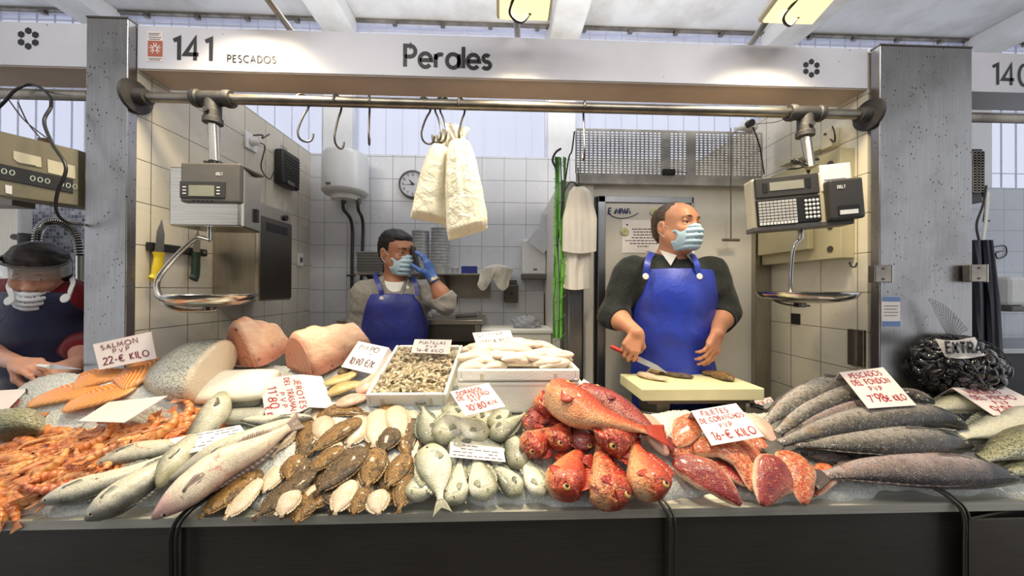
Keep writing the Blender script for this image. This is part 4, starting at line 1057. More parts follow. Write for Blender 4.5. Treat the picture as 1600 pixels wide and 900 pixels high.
# door pull rod
a, b = U(1142, 200, Y=YC - .06), U(1142, 375, Y=YC - .06)
t = thing('pull_rod', b, 'long thin pull rod with a cross handle in front of the cold room', 'rod')
MB().cyl(a, b, .0028, n=8).build('rod', M['steel_d'], t); MB().cyl(b + (-.045, 0, 0), b + (.045, 0, 0), .008, n=10).build('cross_handle', M['galv'], t)
# perforated grille above
def grille():
    y = YC - .035; x0, x1 = U(900, 240, Y=y)[0], U(1190, 240, Y=y)[0]; z0, z1 = U(1000, 288, Y=y)[2], U(1000, 203, Y=y)[2]
    t = thing('vent_grille', ((x0 + x1) / 2, y, z0), 'wide perforated metal grille above the cold room', 'grille')
    zs0, zs1 = U(1000, 272, Y=y)[2], U(1000, 206, Y=y)[2]
    m = MB(); m.bb(x0, x1, y - .004, y + .004, z0, zs0); m.bb(x0, x1, y - .004, y + .004, zs1, z1)
    pc = (x1 - x0) / 44
    cols = []
    for k in range(45): cols.append(x0 + k * pc)
    blank = [(20, 22), (26, 28)]
    for x in cols: m.bb(x - pc * .16, x + pc * .16, y - .003, y + .003, zs0, zs1)
    for a_, b_ in blank: m.bb(cols[a_], cols[b_], y - .0035, y + .0035, zs0, zs1)
    nr = 17
    for k in range(1, nr): z = zs0 + (zs1 - zs0) * k / nr; m.bb(x0, x1, y - .0025, y + .0025, z - .0022, z + .0022)
    m.build('perforated_panel', M['grille'], t, smooth=False)
    m = MB(); m.bb(x0, x1, y + .004, YC + .02, z0, z0 + .006); m.build('bottom_flange', M['grille'], t, smooth=False)
    c = U(1045, 269, Y=y - .01); MB().box(c, (.065, .02, .03)).build('latch', M['blackp'], t, smooth=False, bevel=.003)
    MB().tube([c + (.03, 0, 0), c + (.06, 0, .004), c + (.1, 0, -.002)], .002, 6, 12).build('wire', M['greyp'], t)
grille()
o = MB().bb(U(1010, 0, Y=YC + .3)[0], XR - .01, YC + .2, YC + .25, CZ + .002, CZ + .04).build('cooling_unit_pipe', M['greyp'], smooth=False); tag(o, 'grey duct lying on top of the cold room', 'duct')
# camera/plug on top right of grille with cable
t = thing('cable_gland_box', U(1160, 205, Y=YC - .05), 'white junction box with a black plug at the right end of the grille', 'junction box')
c = U(1170, 197, Y=YC - .05); MB().box(c, (.075, .05, .045), ax=(unit((1, 0, -.12)), (0, 1, 0), unit((.12, 0, 1)))).build('casing', M['whitep'], t, smooth=False, bevel=.008)
MB().cyl(c + (-.02, -.02, -.002), c + (-.02, -.05, -.006), .018).build('plug', M['blackp'], t)
MB().cyl(c + (-.03, 0, -.005), c + (-.075, 0, -.02), .012).build('gland', M['whitep'], t)
MB().tube([c + (.0, -.03, -.02), U(1186, 225, Y=YC - .08), U(1189, 240, Y=YC - .08), U(1194, 272, Y=YC - .12)], .0035, 7, 30).build('power_cord', M['blackp'], t)
MB().tube([c + (.02, 0, .01), U(1215, 190, Y=1.6), U(1236, 178, Y=1.4), (TXR - .02, RY, RZ - .02)], .002, 6, 30).build('thin_cord', M['greyp'], t)
# green hose bundle in net + towels
def hoses():
    Y = 1.72
    t = thing('green_hose_bundle', U(872, 528, Y=Y), 'bundle of green mesh and hoses hanging left of the cold room', 'hose')
    x = lambda px: U(px, 350, Y=Y)[0]; z = lambda py: U(870, py, Y=Y)[2]
    r = np.random.default_rng(9)
    for k in range(9):
        xo = x(866 + k * 1.7); g = [(xo + r.uniform(-.008, .008) + .01 * math.sin(u * 3 + k), Y + r.uniform(-.01, .012), z(245) + (z(528) - z(245)) * u) for u in np.linspace(0, 1, 6)]
        MB().tube(g, .0052 if k % 2 else .0035, 7, 30).build('hose', M['green%d' % (k % 2)], t)
    m = MB()
    for k in range(10):
        u = k / 9; m.tube([(x(864) , Y - .012, z(250 + u * 270)), (x(874), Y - .022, z(258 + u * 270)), (x(884), Y - .012, z(266 + u * 268))], .0015, 5, 8)
        m.tube([(x(884), Y - .012, z(250 + u * 270)), (x(874), Y - .022, z(258 + u * 270)), (x(864), Y - .012, z(266 + u * 268))], .0015, 5, 8)
    m.build('net_sleeve', M['green0'], t)
    MB().tube([(x(869), Y, z(400)), (x(886), Y, z(260)), (x(893), Y, z(235)), (x(897), Y, z(205))], .004, 7, 30).build('hanging_cord', M['blackp'], t)
    MB().tube([(x(868), Y, z(262)), (x(863), Y, z(250)), (x(868), Y, z(238)), (x(876), Y, z(232))], .006, 7, 20).build('hose_end', M['dgreyp'], t)
M['green0'] = simple('dark_green_plastic', (62, 116, 62), .4); M['green1'] = simple('bright_green_hose', (112, 190, 62), .35)
hoses()
def towels():
    Y = 1.70
    t = thing('towel_holder', U(900, 300, Y=Y), 'cream apron and paper roll hanging left of the cold room door', 'towels')
    t['label'] = 'white paper towels hanging on a hook left of the cold room door'
    def sheet(pl, mat, seed, amp, name, yo=0):
        # pl rows: (py, x0, x1)
        r = np.random.default_rng(seed); ph = r.uniform(0, 6, 5); G = []
        rows = np.linspace(0, 1, 26)
        for u in rows:
            py = np.interp(u, np.linspace(0, 1, len(pl)), [p[0] for p in pl]); a_ = np.interp(u, np.linspace(0, 1, len(pl)), [p[1] for p in pl]); b_ = np.interp(u, np.linspace(0, 1, len(pl)), [p[2] for p in pl])
            row = []
            for v in np.linspace(0, 1, 24):
                px = a_ + (b_ - a_) * v; y = Y + yo - .035 * math.sin(v * PI) + amp * math.sin(v * 14 + ph[0] + u) + amp * .6 * math.sin(v * 27 + ph[1] - 2 * u)
                row.append(U(px, py + 4 * math.sin(v * 3) * u, Y=y))
            G.append(row)
        m = MB(); m.sheet(G, .006); return m.build(name, mat, t)
    sheet([(292, 897, 912), (300, 890, 922), (340, 880, 932), (392, 879, 931)], M['towel'], 1, .004, 'upper_towel')
    sheet([(388, 882, 925), (420, 877, 921), (449, 876, 920)], M['towel'], 5, .007, 'lower_towel', .03)
    MB().cyl(U(905, 296, Y=Y), U(903, 262, Y=Y + .05), .003, n=8).build('hook', M['blackp'], t)
    MB().tube([U(881, 300, Y=Y), U(893, 284, Y=Y), U(908, 296, Y=Y)], .003, 6, 16).build('cord', M['blackp'], t)
towels()
# grey post left of door under the towels
o = MB().bb(U(889, 0, Y=1.76)[0], U(915, 0, Y=1.76)[0], 1.765, 1.80, .2, U(900, 440, Y=1.76)[2]).build('wall_panel', M['alu'], smooth=False, bevel=.012); tag(o, 'upright grey ducting below the hanging towels', 'duct')
# --- right wall: cream board, wires, hook, black square, bracket plates
def Rw(px, py, off=0.0): return U(px, py, X=XR - off)
t = thing('meter_board', Rw(1250, 410, .03), 'large cream meter board on the right wall behind the scale', 'board')
ya, yb2 = Rw(1314, 300, .05)[1], Rw(1205, 300, .06)[1]
ya = U(1314, 300, X=XR - .06)[1]; yb2 = YC - .035; z0 = U(1314, 403, X=XR - .06)[2]; z1 = U(1300, 236, X=XR - .06)[2]
MB().bb(XR - .06, XR - .001, ya, yb2, z0, z1).build('backboard', M['cream'], t, smooth=False, bevel=.003)
MB().bb(XR - .09, XR - .06, ya + .12, yb2 - .01, z0 + .05, z1 - .06).build('cover', M['cream'], t, smooth=False, bevel=.004)
for py in (253, 352, 388):
    y = ya + .045; z = U(1306, py, X=XR - .06)[2]; m = MB(); m.lathe([(.010, 0), (.013, 0), (.013, .003), (.010, .003)], (XR - .06, y, z), (-1, 0, 0)); m.build('knockout', M['steel_d'], t)
t = thing('cable_tray_box', Rw(1297, 232, .02), 'small white electric box high on the right wall', 'junction box')
c = Rw(1297, 217, .02); MB().box(c, (.04, .05, .085)).build('casing', M['beige'], t, smooth=False, bevel=.004)
MB().box(c + (0, .14, -.02), (.025, .24, .02)).build('conduit', M['beige'], t, smooth=False)
MB().tube([c + (-.02, -.03, .04), c + (-.03, -.05, 0), c + (-.02, -.04, -.03), c + (-.02, -.02, -.01)], .003, 6, 16).build('cord', M['blackp'], t)
MB().cyl(c + (-.022, 0, .02), c + (-.026, 0, .02), .005, n=8).build('screw', M['blackp'], t)
P = [Rw(*p, o_) for p, o_ in (((1328, 410), .03), ((1330, 416), .045), ((1336, 417), .045), ((1339, 411), .03))]
tag(MB().tube([Rw(1327, 412, .002)] + P, .0032, 7, 24).build('cup_hook', M['blackp']), 'small black hook screwed into the right tiled wall', 'hook')
c = Rw(1243, 498, .003); o = MB().box(c, (.006, .05, .052)).build('drain_plate', M['blackp'], smooth=False, bevel=.001); tag(o, 'small black square plate on the right tiled wall', 'plate')
t = thing('wall_bracket', Rw(1342, 572, .01), 'weathered two plate steel bracket low on the right wall by the pillar', 'bracket')
z0, z1 = Rw(1342, 572)[2], Rw(1342, 515)[2]; y0, y1 = Rw(1357, 540)[1] + .0, Rw(1328, 540)[1]
MB().bb(XR - .012, XR - .001, 1.315, y1, z0, z1).build('plate', M['galv'], t, smooth=False, bevel=.002)
MB().bb(XR - .018, XR - .012, (1.315 + y1) / 2 - .004, (1.315 + y1) / 2 + .004, z0, z1).build('seam', M['steel_l'], t, smooth=False)
for z in (z0 + .012, z1 - .012): MB().cyl((XR - .012, 1.325, z), (XR - .016, 1.325, z), .004, n=8).build('screw', M['steel_d'], t)
# sticker on wide pillar (two blue bands)
t = thing('pillar_sticker', U(1392, 510, Y=1.265), 'white sticker with blue bands on the wide steel pillar', 'sticker')
a, b = U(1378, 510, Y=1.265), U(1407, 464, Y=1.265)
MB().bb(a[0], b[0], 1.2655, 1.2667, a[2], b[2]).build('sheet', M['paper'], t, smooth=False)
blue = simple('sticker_blue', (108, 138, 190), .5)
zz = lambda py: U(1392, py, Y=1.265)[2]
for y0_, y1_ in ((471, 464), (510, 502)): MB().bb(a[0] + .001, b[0] - .001, 1.2647, 1.2656, zz(y0_), zz(y1_)).build('blue_band', blue, t, smooth=False)
m = MB()
for k, py in enumerate((478, 483, 488, 493)): m.bb(a[0] + .008, b[0] - .008 - .006 * (k % 2), 1.265, 1.2656, zz(py) - .0012, zz(py) + .0012)
m.build('printed_lines', M['paper_print'], t, smooth=False)
# --- lamps above the header
def lamp(cpx, cpy, y, w, base_px, base_py, label, lean):
    c = U(cpx, cpy, Y=y); t = thing('flood_lamp', U(base_px, base_py, Y=HY0 + .06), label, 'lamp')
    tilt = (unit((1, 0, 0)), unit((0, 1, -.25)), unit((0, .25, 1)))
    MB().box(c + (0, 0, .02), (w, .2, .035), ax=tilt).build('lamp_housing', simple('lamp_body', (196, 190, 168), .4), t, smooth=False, bevel=.01)
    MB().box(c + (0, 0, -.001), (w * .88, .17, .012), ax=tilt).build('lamp_glass', M['lampglass'], t, smooth=False, bevel=.003)
    MB().cyl(U(base_px, base_py, Y=HY0 + .06) - (0, 0, .004), c + (lean, .05, .02), .012, n=12).build('lamp_pole', M['galv'], t)
    MB().tube([c + (-.03, 0, .0), c + (-.05, .04, -.035), c + (-.01, .06, -.05), c + (.03, .06, -.01)], .005, 8, 20).build('lamp_cord', M['blackp'], t)
    l = bpy.data.lights.new('lamp_light', 'AREA'); l.shape = 'RECTANGLE'; l.size = w * .8; l.size_y = .15; l.energy = LAMPW; l.spread = math.radians(125); l.color = (1, .83, .55)
    o = bpy.data.objects.new('lamp_light', l); COL.objects.link(o); o.location = c + (0, -.005, -.02)
    o.rotation_euler = Vector((0, -.10, -1)).to_track_quat('-Z', 'Y').to_euler()
LAMPW = 9.5
lamp(821, -12, 1.10, .19, 809, 60, 'flood lamp on a short pole above the middle of the header', -.03)
lamp(1262, -4, 1.12, .21, 1170, 72, 'flood lamp on a slanting arm above the right part of the header', -.06)
lamp(330, -70, 1.12, .21, 455, 47, 'flood lamp on a slanting arm above the left part of the header', .06)

# ------------------------------------------------------------------ left neighbour stall
def Yl(px, py, y): return U(px, py, Y=y)
def neighbour_scale():
    t = thing('hanging_scale', Yl(60, 330, 1.25), 'large brown grey hanging scale in the left stall', 'scale')
    a = Yl(-60, 190, 1.12); b = Yl(122, 234, 1.30); c = Yl(122, 322, 1.30); d = Yl(-60, 298, 1.12)
    m = MB(); m.prism([a, b, c, d][::-1], (0, .16, 0)); m.build('housing', simple('scale_bronze', (132, 124, 102), .38, .6), t, smooth=False, bevel=.004)
    def P(px, py):      # on the slanted front plane
        n = np.cross(b - a, d - a); r_ = ray(px, py); s = ((a - CAM) @ n) / (r_ @ n); return CAM + r_ * s
    n = unit(np.cross(b - a, d - a)); n = n if n[1] < 0 else -n
    def plate(p, name, mat, th=.004):
        m = MB(); m.prism([P(*q_) for q_ in p][::-1], n * th); m.build(name, mat, t, smooth=False)
    plate([(-60, 243), (114, 281), (114, 302), (-60, 268)], 'display_strip', M['blackp'], .006)
    plate([(21, 236), (64, 246), (65, 262), (30, 256), (21, 248)], 'information_label', M['beige'])
    plate([(74, 249), (117, 260), (118, 280), (75, 270)], 'information_label', M['beige'])
    plate([(8, 289), (19, 291), (19, 304), (9, 302)], 'price_sticker', M['whitep'])
    m = MB(); xd = unit(b - a); zd = unit(np.cross(n, xd)); zd = zd if zd[2] > 0 else -zd
    for s_, px, py in (('00', 2, 271), ('000', 47, 282), ('000', 92, 291)): write(m, s_, P(px, py) + n * .0065, xd, zd, .016, .14, .35)
    m.build('display_digits', simple('lcd_digits', (190, 200, 186), .5), t, smooth=False)
    plate([(28, 254), (56, 259), (56, 260), (28, 255)], 'label_print', M['paper_print'], .005)
    m = MB(); c0 = P(19, 205) + (0, .08, 0); m.box(c0 + (0, 0, -.02), (.022, .02, .06)); m.build('hanger_clip', simple('rust_brown', (84, 66, 52), .6), t, smooth=False)
    top = Yl(19, 160, 1.3); c1 = c0 + (0, 0, .01)
    m = MB(); m.tube([c1 + (-.012, 0, 0), (c1 + top) / 2 + (.0, 0, -.01), top + (.02, 0, 0)], .002, 6, 20); m.tube([c1 + (.012, 0, 0), (c1 + top) / 2 + (-.012, 0, 0), top + (-.02, 0, .02)], .002, 6, 20); m.build('hanger_wire', M['steel_d'], t)
    MB().box(Yl(10, 318, 1.28), (.12, .06, .025)).build('weigh_bracket', M['steel_d'], t, smooth=False)
neighbour_scale()
cable('hanging_cable', [Yl(*p, y) for p, y in (((-20, 185), 1.26), ((6, 160), 1.255), ((25, 140), 1.26), ((50, 132), 1.275), ((74, 146), 1.26), ((80, 165), 1.22), ((69, 190), 1.20), ((82, 225), 1.19), ((103, 262), 1.185), ((90, 300), 1.185), ((88, 330), 1.2), ((104, 347), 1.24), ((131, 351), 1.276))], .0045, 'black cord looping over the left rail and down past the bronze scale', n=110)
def tap():
    t = thing('spray_tap', Yl(95, 420, 2.1), 'tall sprung spray tap behind the woman in the left stall', 'tap')
    P = [Yl(*p, 2.1) for p in ((60, 400), (58, 380), (62, 358), (76, 347), (96, 347), (112, 358), (122, 375), (125, 400))]
    MB().tube(P, .013, 10, 40).build('hose', M['blackp'], t)
    C_ = catmull(P, 420); T = np.gradient(C_, axis=0); sp = []
    for k in range(420):
        x_, y_, d_ = frame(T[k], (0, 1, 0)); a_ = k * .62; sp.append(C_[k] + (x_ * math.cos(a_) + y_ * math.sin(a_)) * .02)
    MB().tube(sp, .003, 5).build('spring', M['chrome'], t)
    MB().cyl(Yl(125, 400, 2.1), Yl(125, 438, 2.1), .017).build('spray_head', M['chrome'], t)
    MB().cyl(Yl(60, 398, 2.1), Yl(60, 398, 2.1) * (1, 1, 0), .016).build('riser', M['chrome'], t)
tap()
t = thing('pipe_valve', Yl(38, 400, 2.2), 'dark valve on a pale pipe in the left stall', 'valve')
MB().cyl(Yl(38, 320, 2.25), Yl(38, 520, 2.25), .03).build('pipe', M['whitep'], t)
m = MB().cyl(Yl(22, 370, 2.2), Yl(48, 374, 2.2), .018); m.cyl(Yl(40, 365, 2.2), Yl(40, 395, 2.2), .03); m.build('valve_body', M['cast'], t)
o = MB().bb(-3.6, Yl(36, 400, 2.3)[0], 2.3, 2.34, .2, Yl(20, 318, 2.3)[2]).build('splash_panel', M['steel'], smooth=False); tag(o, 'brushed steel splash panel behind the woman in the left stall', 'panel')
# left stall work top
a = S(0, 600)
o = MB().bb(-2.6, -1.52, 1.36, 1.62, 1.02, 1.155).build('work_table', M['steel_d'], smooth=False, bevel=.004); tag(o, 'steel work table in front of the woman in the left stall', 'table')
# ------------------------------------------------------------------ right neighbour stall
t = thing('apron_on_hook', Yl(1540, 560, 1.5), 'long dark navy apron hanging right of the wide pillar', 'apron')
r = np.random.default_rng(4); G = []
for u in np.linspace(0, 1, 30):
    py = 375 + (610 - 375) * u; xa_, xb_ = 1505, np.interp(u, [0, .4, 1], [1549, 1560, 1568]); G.append([Yl(xa_ + (xb_ - xa_) * v, py, 1.45 + .02 * math.sin(v * 12 + u) + .012 * math.sin(v * 23 + 2 * u) - .03 * math.sin(v * PI)) for v in np.linspace(0, 1, 24)])
MB().sheet(G, .01).build('apron_cloth', simple('navy_cloth', (38, 36, 52), .7, 0, .2, 8, .2), t)
MB().tube([Yl(1536, 378, 1.44), Yl(1541, 340, 1.45), Yl(1544, 300, 1.46)], .006, 8, 12).build('apron_strap', M['whitep'], t)
MB().tube([Yl(1530, 378, 1.44), Yl(1526, 350, 1.45), Yl(1536, 320, 1.45), Yl(1541, 290, 1.45)], .004, 8, 16).build('apron_loop', M['dgreyp'], t)
tag(MB().tube([Yl(*p, 1.5) for p in ((1535, 300), (1541, 320), (1538, 345), (1545, 345))], .005, 8, 20).build('black_cord', M['blackp']), 'black cord hanging above the navy apron', 'cord')
tag(MB().tube([Yl(*p, 2.465) for p in ((1553, 386), (1570, 384), (1572, 398), (1560, 404), (1556, 396), (1566, 392))], .0035, 7, 40).build('looped_wire', M['blackp']), 'looped black wire on the wall beside the navy apron', 'wire')
t = thing('vent_grille', Yl(1528, 300, 1.7), 'narrow grey louvred grille beside the wide pillar in the right stall', 'grille')
a, b = Yl(1521, 300, 1.7), Yl(1538, 237, 1.7); m = MB()
for k in range(16): z = a[2] + (b[2] - a[2]) * k / 15; m.bb(a[0], b[0], 1.70, 1.715, z - .002, z + .004)
for k in range(4): x = a[0] + (b[0] - a[0]) * k / 3; m.bb(x - .003, x + .003, 1.70, 1.71, a[2], b[2])
m.build('louvres', M['galv'], t, smooth=False); MB().bb(a[0] - .02, b[0] + .012, 1.716, 2.468, a[2] - .05, b[2] + .02).build('backing', M['dgreyp'], t, smooth=False)
t = thing('soap_dispenser', Yl(1580, 480, 2.4), 'white dispenser on the right stall back wall', 'dispenser')
a, b = Yl(1566, 478, 2.36), Yl(1594, 432, 2.36)
MB().bb(a[0], b[0] + .03, 2.33, YB - .002, a[2], b[2]).build('casing', M['whitep'], t, smooth=False, bevel=.03)
MB().bb(a[0] + .01, b[0] + .02, 2.32, YB - .002, a[2] - .04, a[2]).build('outlet', M['greyp'], t, smooth=False, bevel=.01)
t = thing('side_bench', (2.9, 2.2, 0), 'steel bench with white basin edge in the right stall', 'bench')
zz = Yl(1580, 545, 2.0)[2]
MB().bb(2.2, 4.5, 2.0, 2.46, zz - .03, zz).build('worktop', M['alu'], t, smooth=False, bevel=.004)
MB().bb(2.2, 4.5, 2.03, 2.46, 0, zz - .03).build('cabinet', simple('dark_cabinet', (40, 40, 46), .5), t, smooth=False)
MB().bb(2.33, 2.36, 2.36, 2.4, zz, zz + .14).build('basin_edge', M['blackp'], t, smooth=False)
MB().tube([(3.02, 2.4, zz + .22), (3.06, 2.34, zz + .17), (3.1, 2.3, zz + .16)], .01, 8, 12).build('tap_lever', M['chrome'], t)
# ------------------------------------------------------------------ people (signed distance fields polygonised by surface nets)
def surface_nets(D, lo, h):
    nx, ny, nz = D.shape
    neg = D < 0
    c = [neg[i:nx - 1 + i, j:ny - 1 + j, k:nz - 1 + k] for i in (0, 1) for j in (0, 1) for k in (0, 1)]
    cnt = sum(x.astype(np.int8) for x in c); act = (cnt > 0) & (cnt < 8)
    idx = np.argwhere(act)
    if not len(idx): return np.zeros((0, 3)), np.zeros((0, 4), int)
    I, J, K = idx.T
    acc = np.zeros((len(idx), 3)); n = np.zeros(len(idx))
    offs = [(0, 0, 0), (0, 0, 1), (0, 1, 0), (0, 1, 1), (1, 0, 0), (1, 0, 1), (1, 1, 0), (1, 1, 1)]
    for a in range(8):
        for b in range(a + 1, 8):
            oa, ob = offs[a], offs[b]
            if sum(abs(oa[i] - ob[i]) for i in range(3)) != 1: continue
            va = D[I + oa[0], J + oa[1], K + oa[2]]; vb = D[I + ob[0], J + ob[1], K + ob[2]]
            m = (va < 0) != (vb < 0)
            t = np.where(m, va / np.where(m, va - vb, 1), 0)
            for ax in range(3): acc[:, ax] += np.where(m, oa[ax] + t * (ob[ax] - oa[ax]), 0)
            n += m
    V = (idx + acc / n[:, None]) * h + np.asarray(lo)
    vid = -np.ones(act.shape, np.int64); vid[I, J, K] = np.arange(len(idx))
    F = []
    for ax in range(3):
        sl0 = [slice(None)] * 3; sl1 = [slice(None)] * 3
        sl0[ax] = slice(0, D.shape[ax] - 1); sl1[ax] = slice(1, D.shape[ax])
        A = neg[tuple(sl0)]; B = neg[tuple(sl1)]
        e = np.argwhere(A != B); u, w = (ax + 1) % 3, (ax + 2) % 3
        e = e[(e[:, u] > 0) & (e[:, w] > 0) & (e[:, u] < D.shape[u] - 1) & (e[:, w] < D.shape[w] - 1)]
        if not len(e): continue
        q = []
        for du, dw in ((-1, -1), (0, -1), (0, 0), (-1, 0)):
            p = e.copy(); p[:, u] += du; p[:, w] += dw; q.append(vid[p[:, 0], p[:, 1], p[:, 2]])
        q = np.array(q).T; fl = ~A[e[:, 0], e[:, 1], e[:, 2]]
        q[fl] = q[fl][:, ::-1]; F.append(q)
    F = np.vstack(F); F = F[(F >= 0).all(1)]
    return V, F
class Field:
    def __init__(s, lo, hi, h):
        s.lo = np.asarray(lo, float); s.h = h
        s.n = np.ceil((np.asarray(hi, float) - s.lo) / h).astype(int) + 1
        s.D = np.full(tuple(s.n), .06, np.float32)
        s.ax = [s.lo[i] + h * np.arange(s.n[i]) for i in range(3)]
    def win(s, a, b):
        a = np.floor((np.asarray(a) - s.lo) / s.h).astype(int); b = np.ceil((np.asarray(b) - s.lo) / s.h).astype(int) + 1
        a = np.clip(a, 0, s.n); b = np.clip(b, 0, s.n)
        sl = tuple(slice(a[i], b[i]) for i in range(3))
        if any(b <= a): return None, None
        X, Y, Z = np.meshgrid(*[s.ax[i][sl[i]] for i in range(3)], indexing='ij', sparse=True)
        return sl, (X, Y, Z)
    def comb(s, sl, d, k, mode):
        O = s.D[sl]
        if mode == 'add':
            if k <= 0: s.D[sl] = np.minimum(O, d)
            else:
                hh = np.clip(.5 + .5 * (O - d) / k, 0, 1); s.D[sl] = O * (1 - hh) + d * hh - k * hh * (1 - hh)
        else:
            d = -d
            if k <= 0: s.D[sl] = np.maximum(O, d)
            else:
                hh = np.clip(.5 - .5 * (O - d) / k, 0, 1); s.D[sl] = O * (1 - hh) + d * hh + k * hh * (1 - hh)
    def cone(s, a, b, ra, rb=None, k=.02, mode='add', fl=None):
        a = np.asarray(a, float); b = np.asarray(b, float); rb = ra if rb is None else rb
        m = max(ra, rb) + .05
        sl, P = s.win(np.minimum(a, b) - m, np.maximum(a, b) + m)
        if sl is None: return s
        ab = b - a; L2 = max(ab @ ab, 1e-9)
        t = ((P[0] - a[0]) * ab[0] + (P[1] - a[1]) * ab[1] + (P[2] - a[2]) * ab[2]) / L2
        t = np.clip(t, 0, 1)
        q0, q1, q2 = P[0] - a[0] - t * ab[0], P[1] - a[1] - t * ab[1], P[2] - a[2] - t * ab[2]
        if fl is not None:          # flatten along axis fl[0] by factor fl[1] (>1 = thinner)
            n = unit(fl[0]); dt = q0 * n[0] + q1 * n[1] + q2 * n[2]; e = fl[1] - 1
            d = np.sqrt(np.maximum(q0 * q0 + q1 * q1 + q2 * q2 + dt * dt * (fl[1] ** 2 - 1), 0)) - (ra + t * (rb - ra))
        else: d = np.sqrt(q0 * q0 + q1 * q1 + q2 * q2) - (ra + t * (rb - ra))
        s.comb(sl, d.astype(np.float32), k, mode); return s
    def ell(s, c, r, A=None, k=.02, mode='add'):
        c = np.asarray(c, float); r = np.ones(3) * np.asarray(r, float); A = np.eye(3) if A is None else np.asarray(A)
        ext = np.sqrt(((A * r[:, None]) ** 2).sum(0)) + .05
        sl, P = s.win(c - ext, c + ext)
        if sl is None: return s
        q = [(P[0] - c[0]) * A[i][0] + (P[1] - c[1]) * A[i][1] + (P[2] - c[2]) * A[i][2] for i in range(3)]
        k0 = np.sqrt(sum((q[i] / r[i]) ** 2 for i in range(3))); k1 = np.sqrt(sum((q[i] / r[i] ** 2) ** 2 for i in range(3))) + 1e-9
        d = np.where(k0 < .05, -r.min(), k0 * (k0 - 1) / k1)
        s.comb(sl, d.astype(np.float32), k, mode); return s
    def copy(s):
        g = Field.__new__(Field); g.lo, g.h, g.n, g.ax = s.lo, s.h, s.n, s.ax; g.D = s.D.copy(); return g
    def grid(s): return np.meshgrid(*s.ax, indexing='ij', sparse=True)
    def mesh(s, name, mat, parent, drop=0):
        D = s.D; V, F = surface_nets(D, s.lo, s.h)
        return link_mesh(name, V, F, mat, parent, smooth=True)
def cut_sleeve(S_, J, e):
    J = [np.asarray(q, float) for q in J]; c1 = J[1] * (1 - e) + J[2] * e; n = unit(J[2] - J[1]); sl, P = S_.win(c1 - .11, c1 + .11)
    def sd(a, b):
        ab = b - a; t = np.clip(((P[0] - a[0]) * ab[0] + (P[1] - a[1]) * ab[1] + (P[2] - a[2]) * ab[2]) / (ab @ ab), 0, 1)
        return np.sqrt((P[0] - a[0] - t * ab[0]) ** 2 + (P[1] - a[1] - t * ab[1]) ** 2 + (P[2] - a[2] - t * ab[2]) ** 2)
    pl = (P[0] - c1[0]) * n[0] + (P[1] - c1[1]) * n[1] + (P[2] - c1[2]) * n[2]; df = sd(c1, J[2]); du = sd(J[0], J[1])
    S_.D[sl] = np.where((df < .09) & (df + .004 < du), np.maximum(S_.D[sl], pl - .006), S_.D[sl])
def folds(P, amp, f=18.0, seed=0, dirv=(0, 0, 1)):
    r = np.random.default_rng(seed); o = 0
    for i in range(5):
        w = r.normal(size=3); w = unit(w + np.array(dirv) * 1.2) * f * (1 + .5 * i); p = r.uniform(0, 6)
        o = o + np.sin(P[0] * w[0] + P[1] * w[1] + P[2] * w[2] + p + 1.5 * np.sin(P[2] * f * .6 + P[0] * f * .4 + p)) / (1 + .6 * i)
    return amp * o * .5
def head_frame(yaw, pitch, roll=0):
    """rows: x (subject right->image...), y forward, z up; yaw 0 looks at the camera (-Y), positive yaw turns to +X"""
    cy_, sy_ = math.cos(yaw), math.sin(yaw)
    f = np.array([sy_, -cy_, 0.0]); x = np.array([-cy_, -sy_, 0.0]) * -1
    x = np.cross(f, (0, 0, 1.0)); z = np.array([0, 0, 1.0])
    cp, sp = math.cos(pitch), math.sin(pitch)
    f2 = f * cp + z * sp; z2 = z * cp - f * sp
    cr, sr = math.cos(roll), math.sin(roll)
    x2 = x * cr + z2 * sr; z3 = z2 * cr - x * sr
    return np.array([x2, f2, z3])
def add_head(F, o, A, sc=1.0, nose=1.0):
    P = lambda x, y, z: o + sc * (A[0] * x + A[1] * y + A[2] * z)
    R = lambda *r: tuple(sc * q for q in r)
    F.ell(P(0, -.012, .040), R(.074, .094, .082), A, .0)
    F.ell(P(0, .034, -.012), R(.064, .062, .085), A, .03)
    F.ell(P(0, .040, .045), R(.062, .055, .048), A, .03)
    F.ell(P(0, .046, -.080), R(.040, .040, .034), A, .03)
    for s_ in (-1, 1):
        F.cone(P(s_ * .056, -.002, -.035), P(s_ * .026, .066, -.088), .019 * sc, .018 * sc, .03)
        F.ell(P(s_ * .037, .074, -.022), R(.024, .020, .022), A, .022)
    F.cone(P(-.034, .086, .034), P(.034, .086, .034), .0125 * sc, None, .018)
    for s_ in (-1, 1):
        F.ell(P(s_ * .033, .103, .010), R(.018, .018, .0125), A, .012, 'sub')
    F.cone(P(0, .092, .018), P(0, .113 * nose, -.028), .0095 * sc, .0125 * sc, .014)
    for s_ in (-1, 1): F.ell(P(s_ * .0125, .102, -.033), R(.0085, .0105, .0085), A, .008)
    F.ell(P(0, .097, -.058), R(.026, .012, .007), A, .008); F.ell(P(0, .095, -.068), R(.022, .012, .007), A, .007)
    F.cone(P(-.02, .107, -.0625), P(.02, .107, -.0625), .0022 * sc, None, .003, 'sub')
    F.ell(P(0, .088, -.095), R(.019, .015, .014), A, .015)
    for s_ in (-1, 1):          # ears
        F.ell(P(s_ * .079, -.008, -.002), R(.009, .020, .031), A, .008)
        F.ell(P(s_ * .088, -.004, .002), R(.006, .011, .019), A, .005, 'sub')
        F.cone(P(s_ * .0355 + .016, .0895, .0165), P(s_ * .0355 - .016, .0895, .0165), .0042 * sc, None, .005)
        F.cone(P(s_ * .0355 + .014, .0875, .001), P(s_ * .0355 - .014, .0875, .001), .0036 * sc, None, .005)
    return P
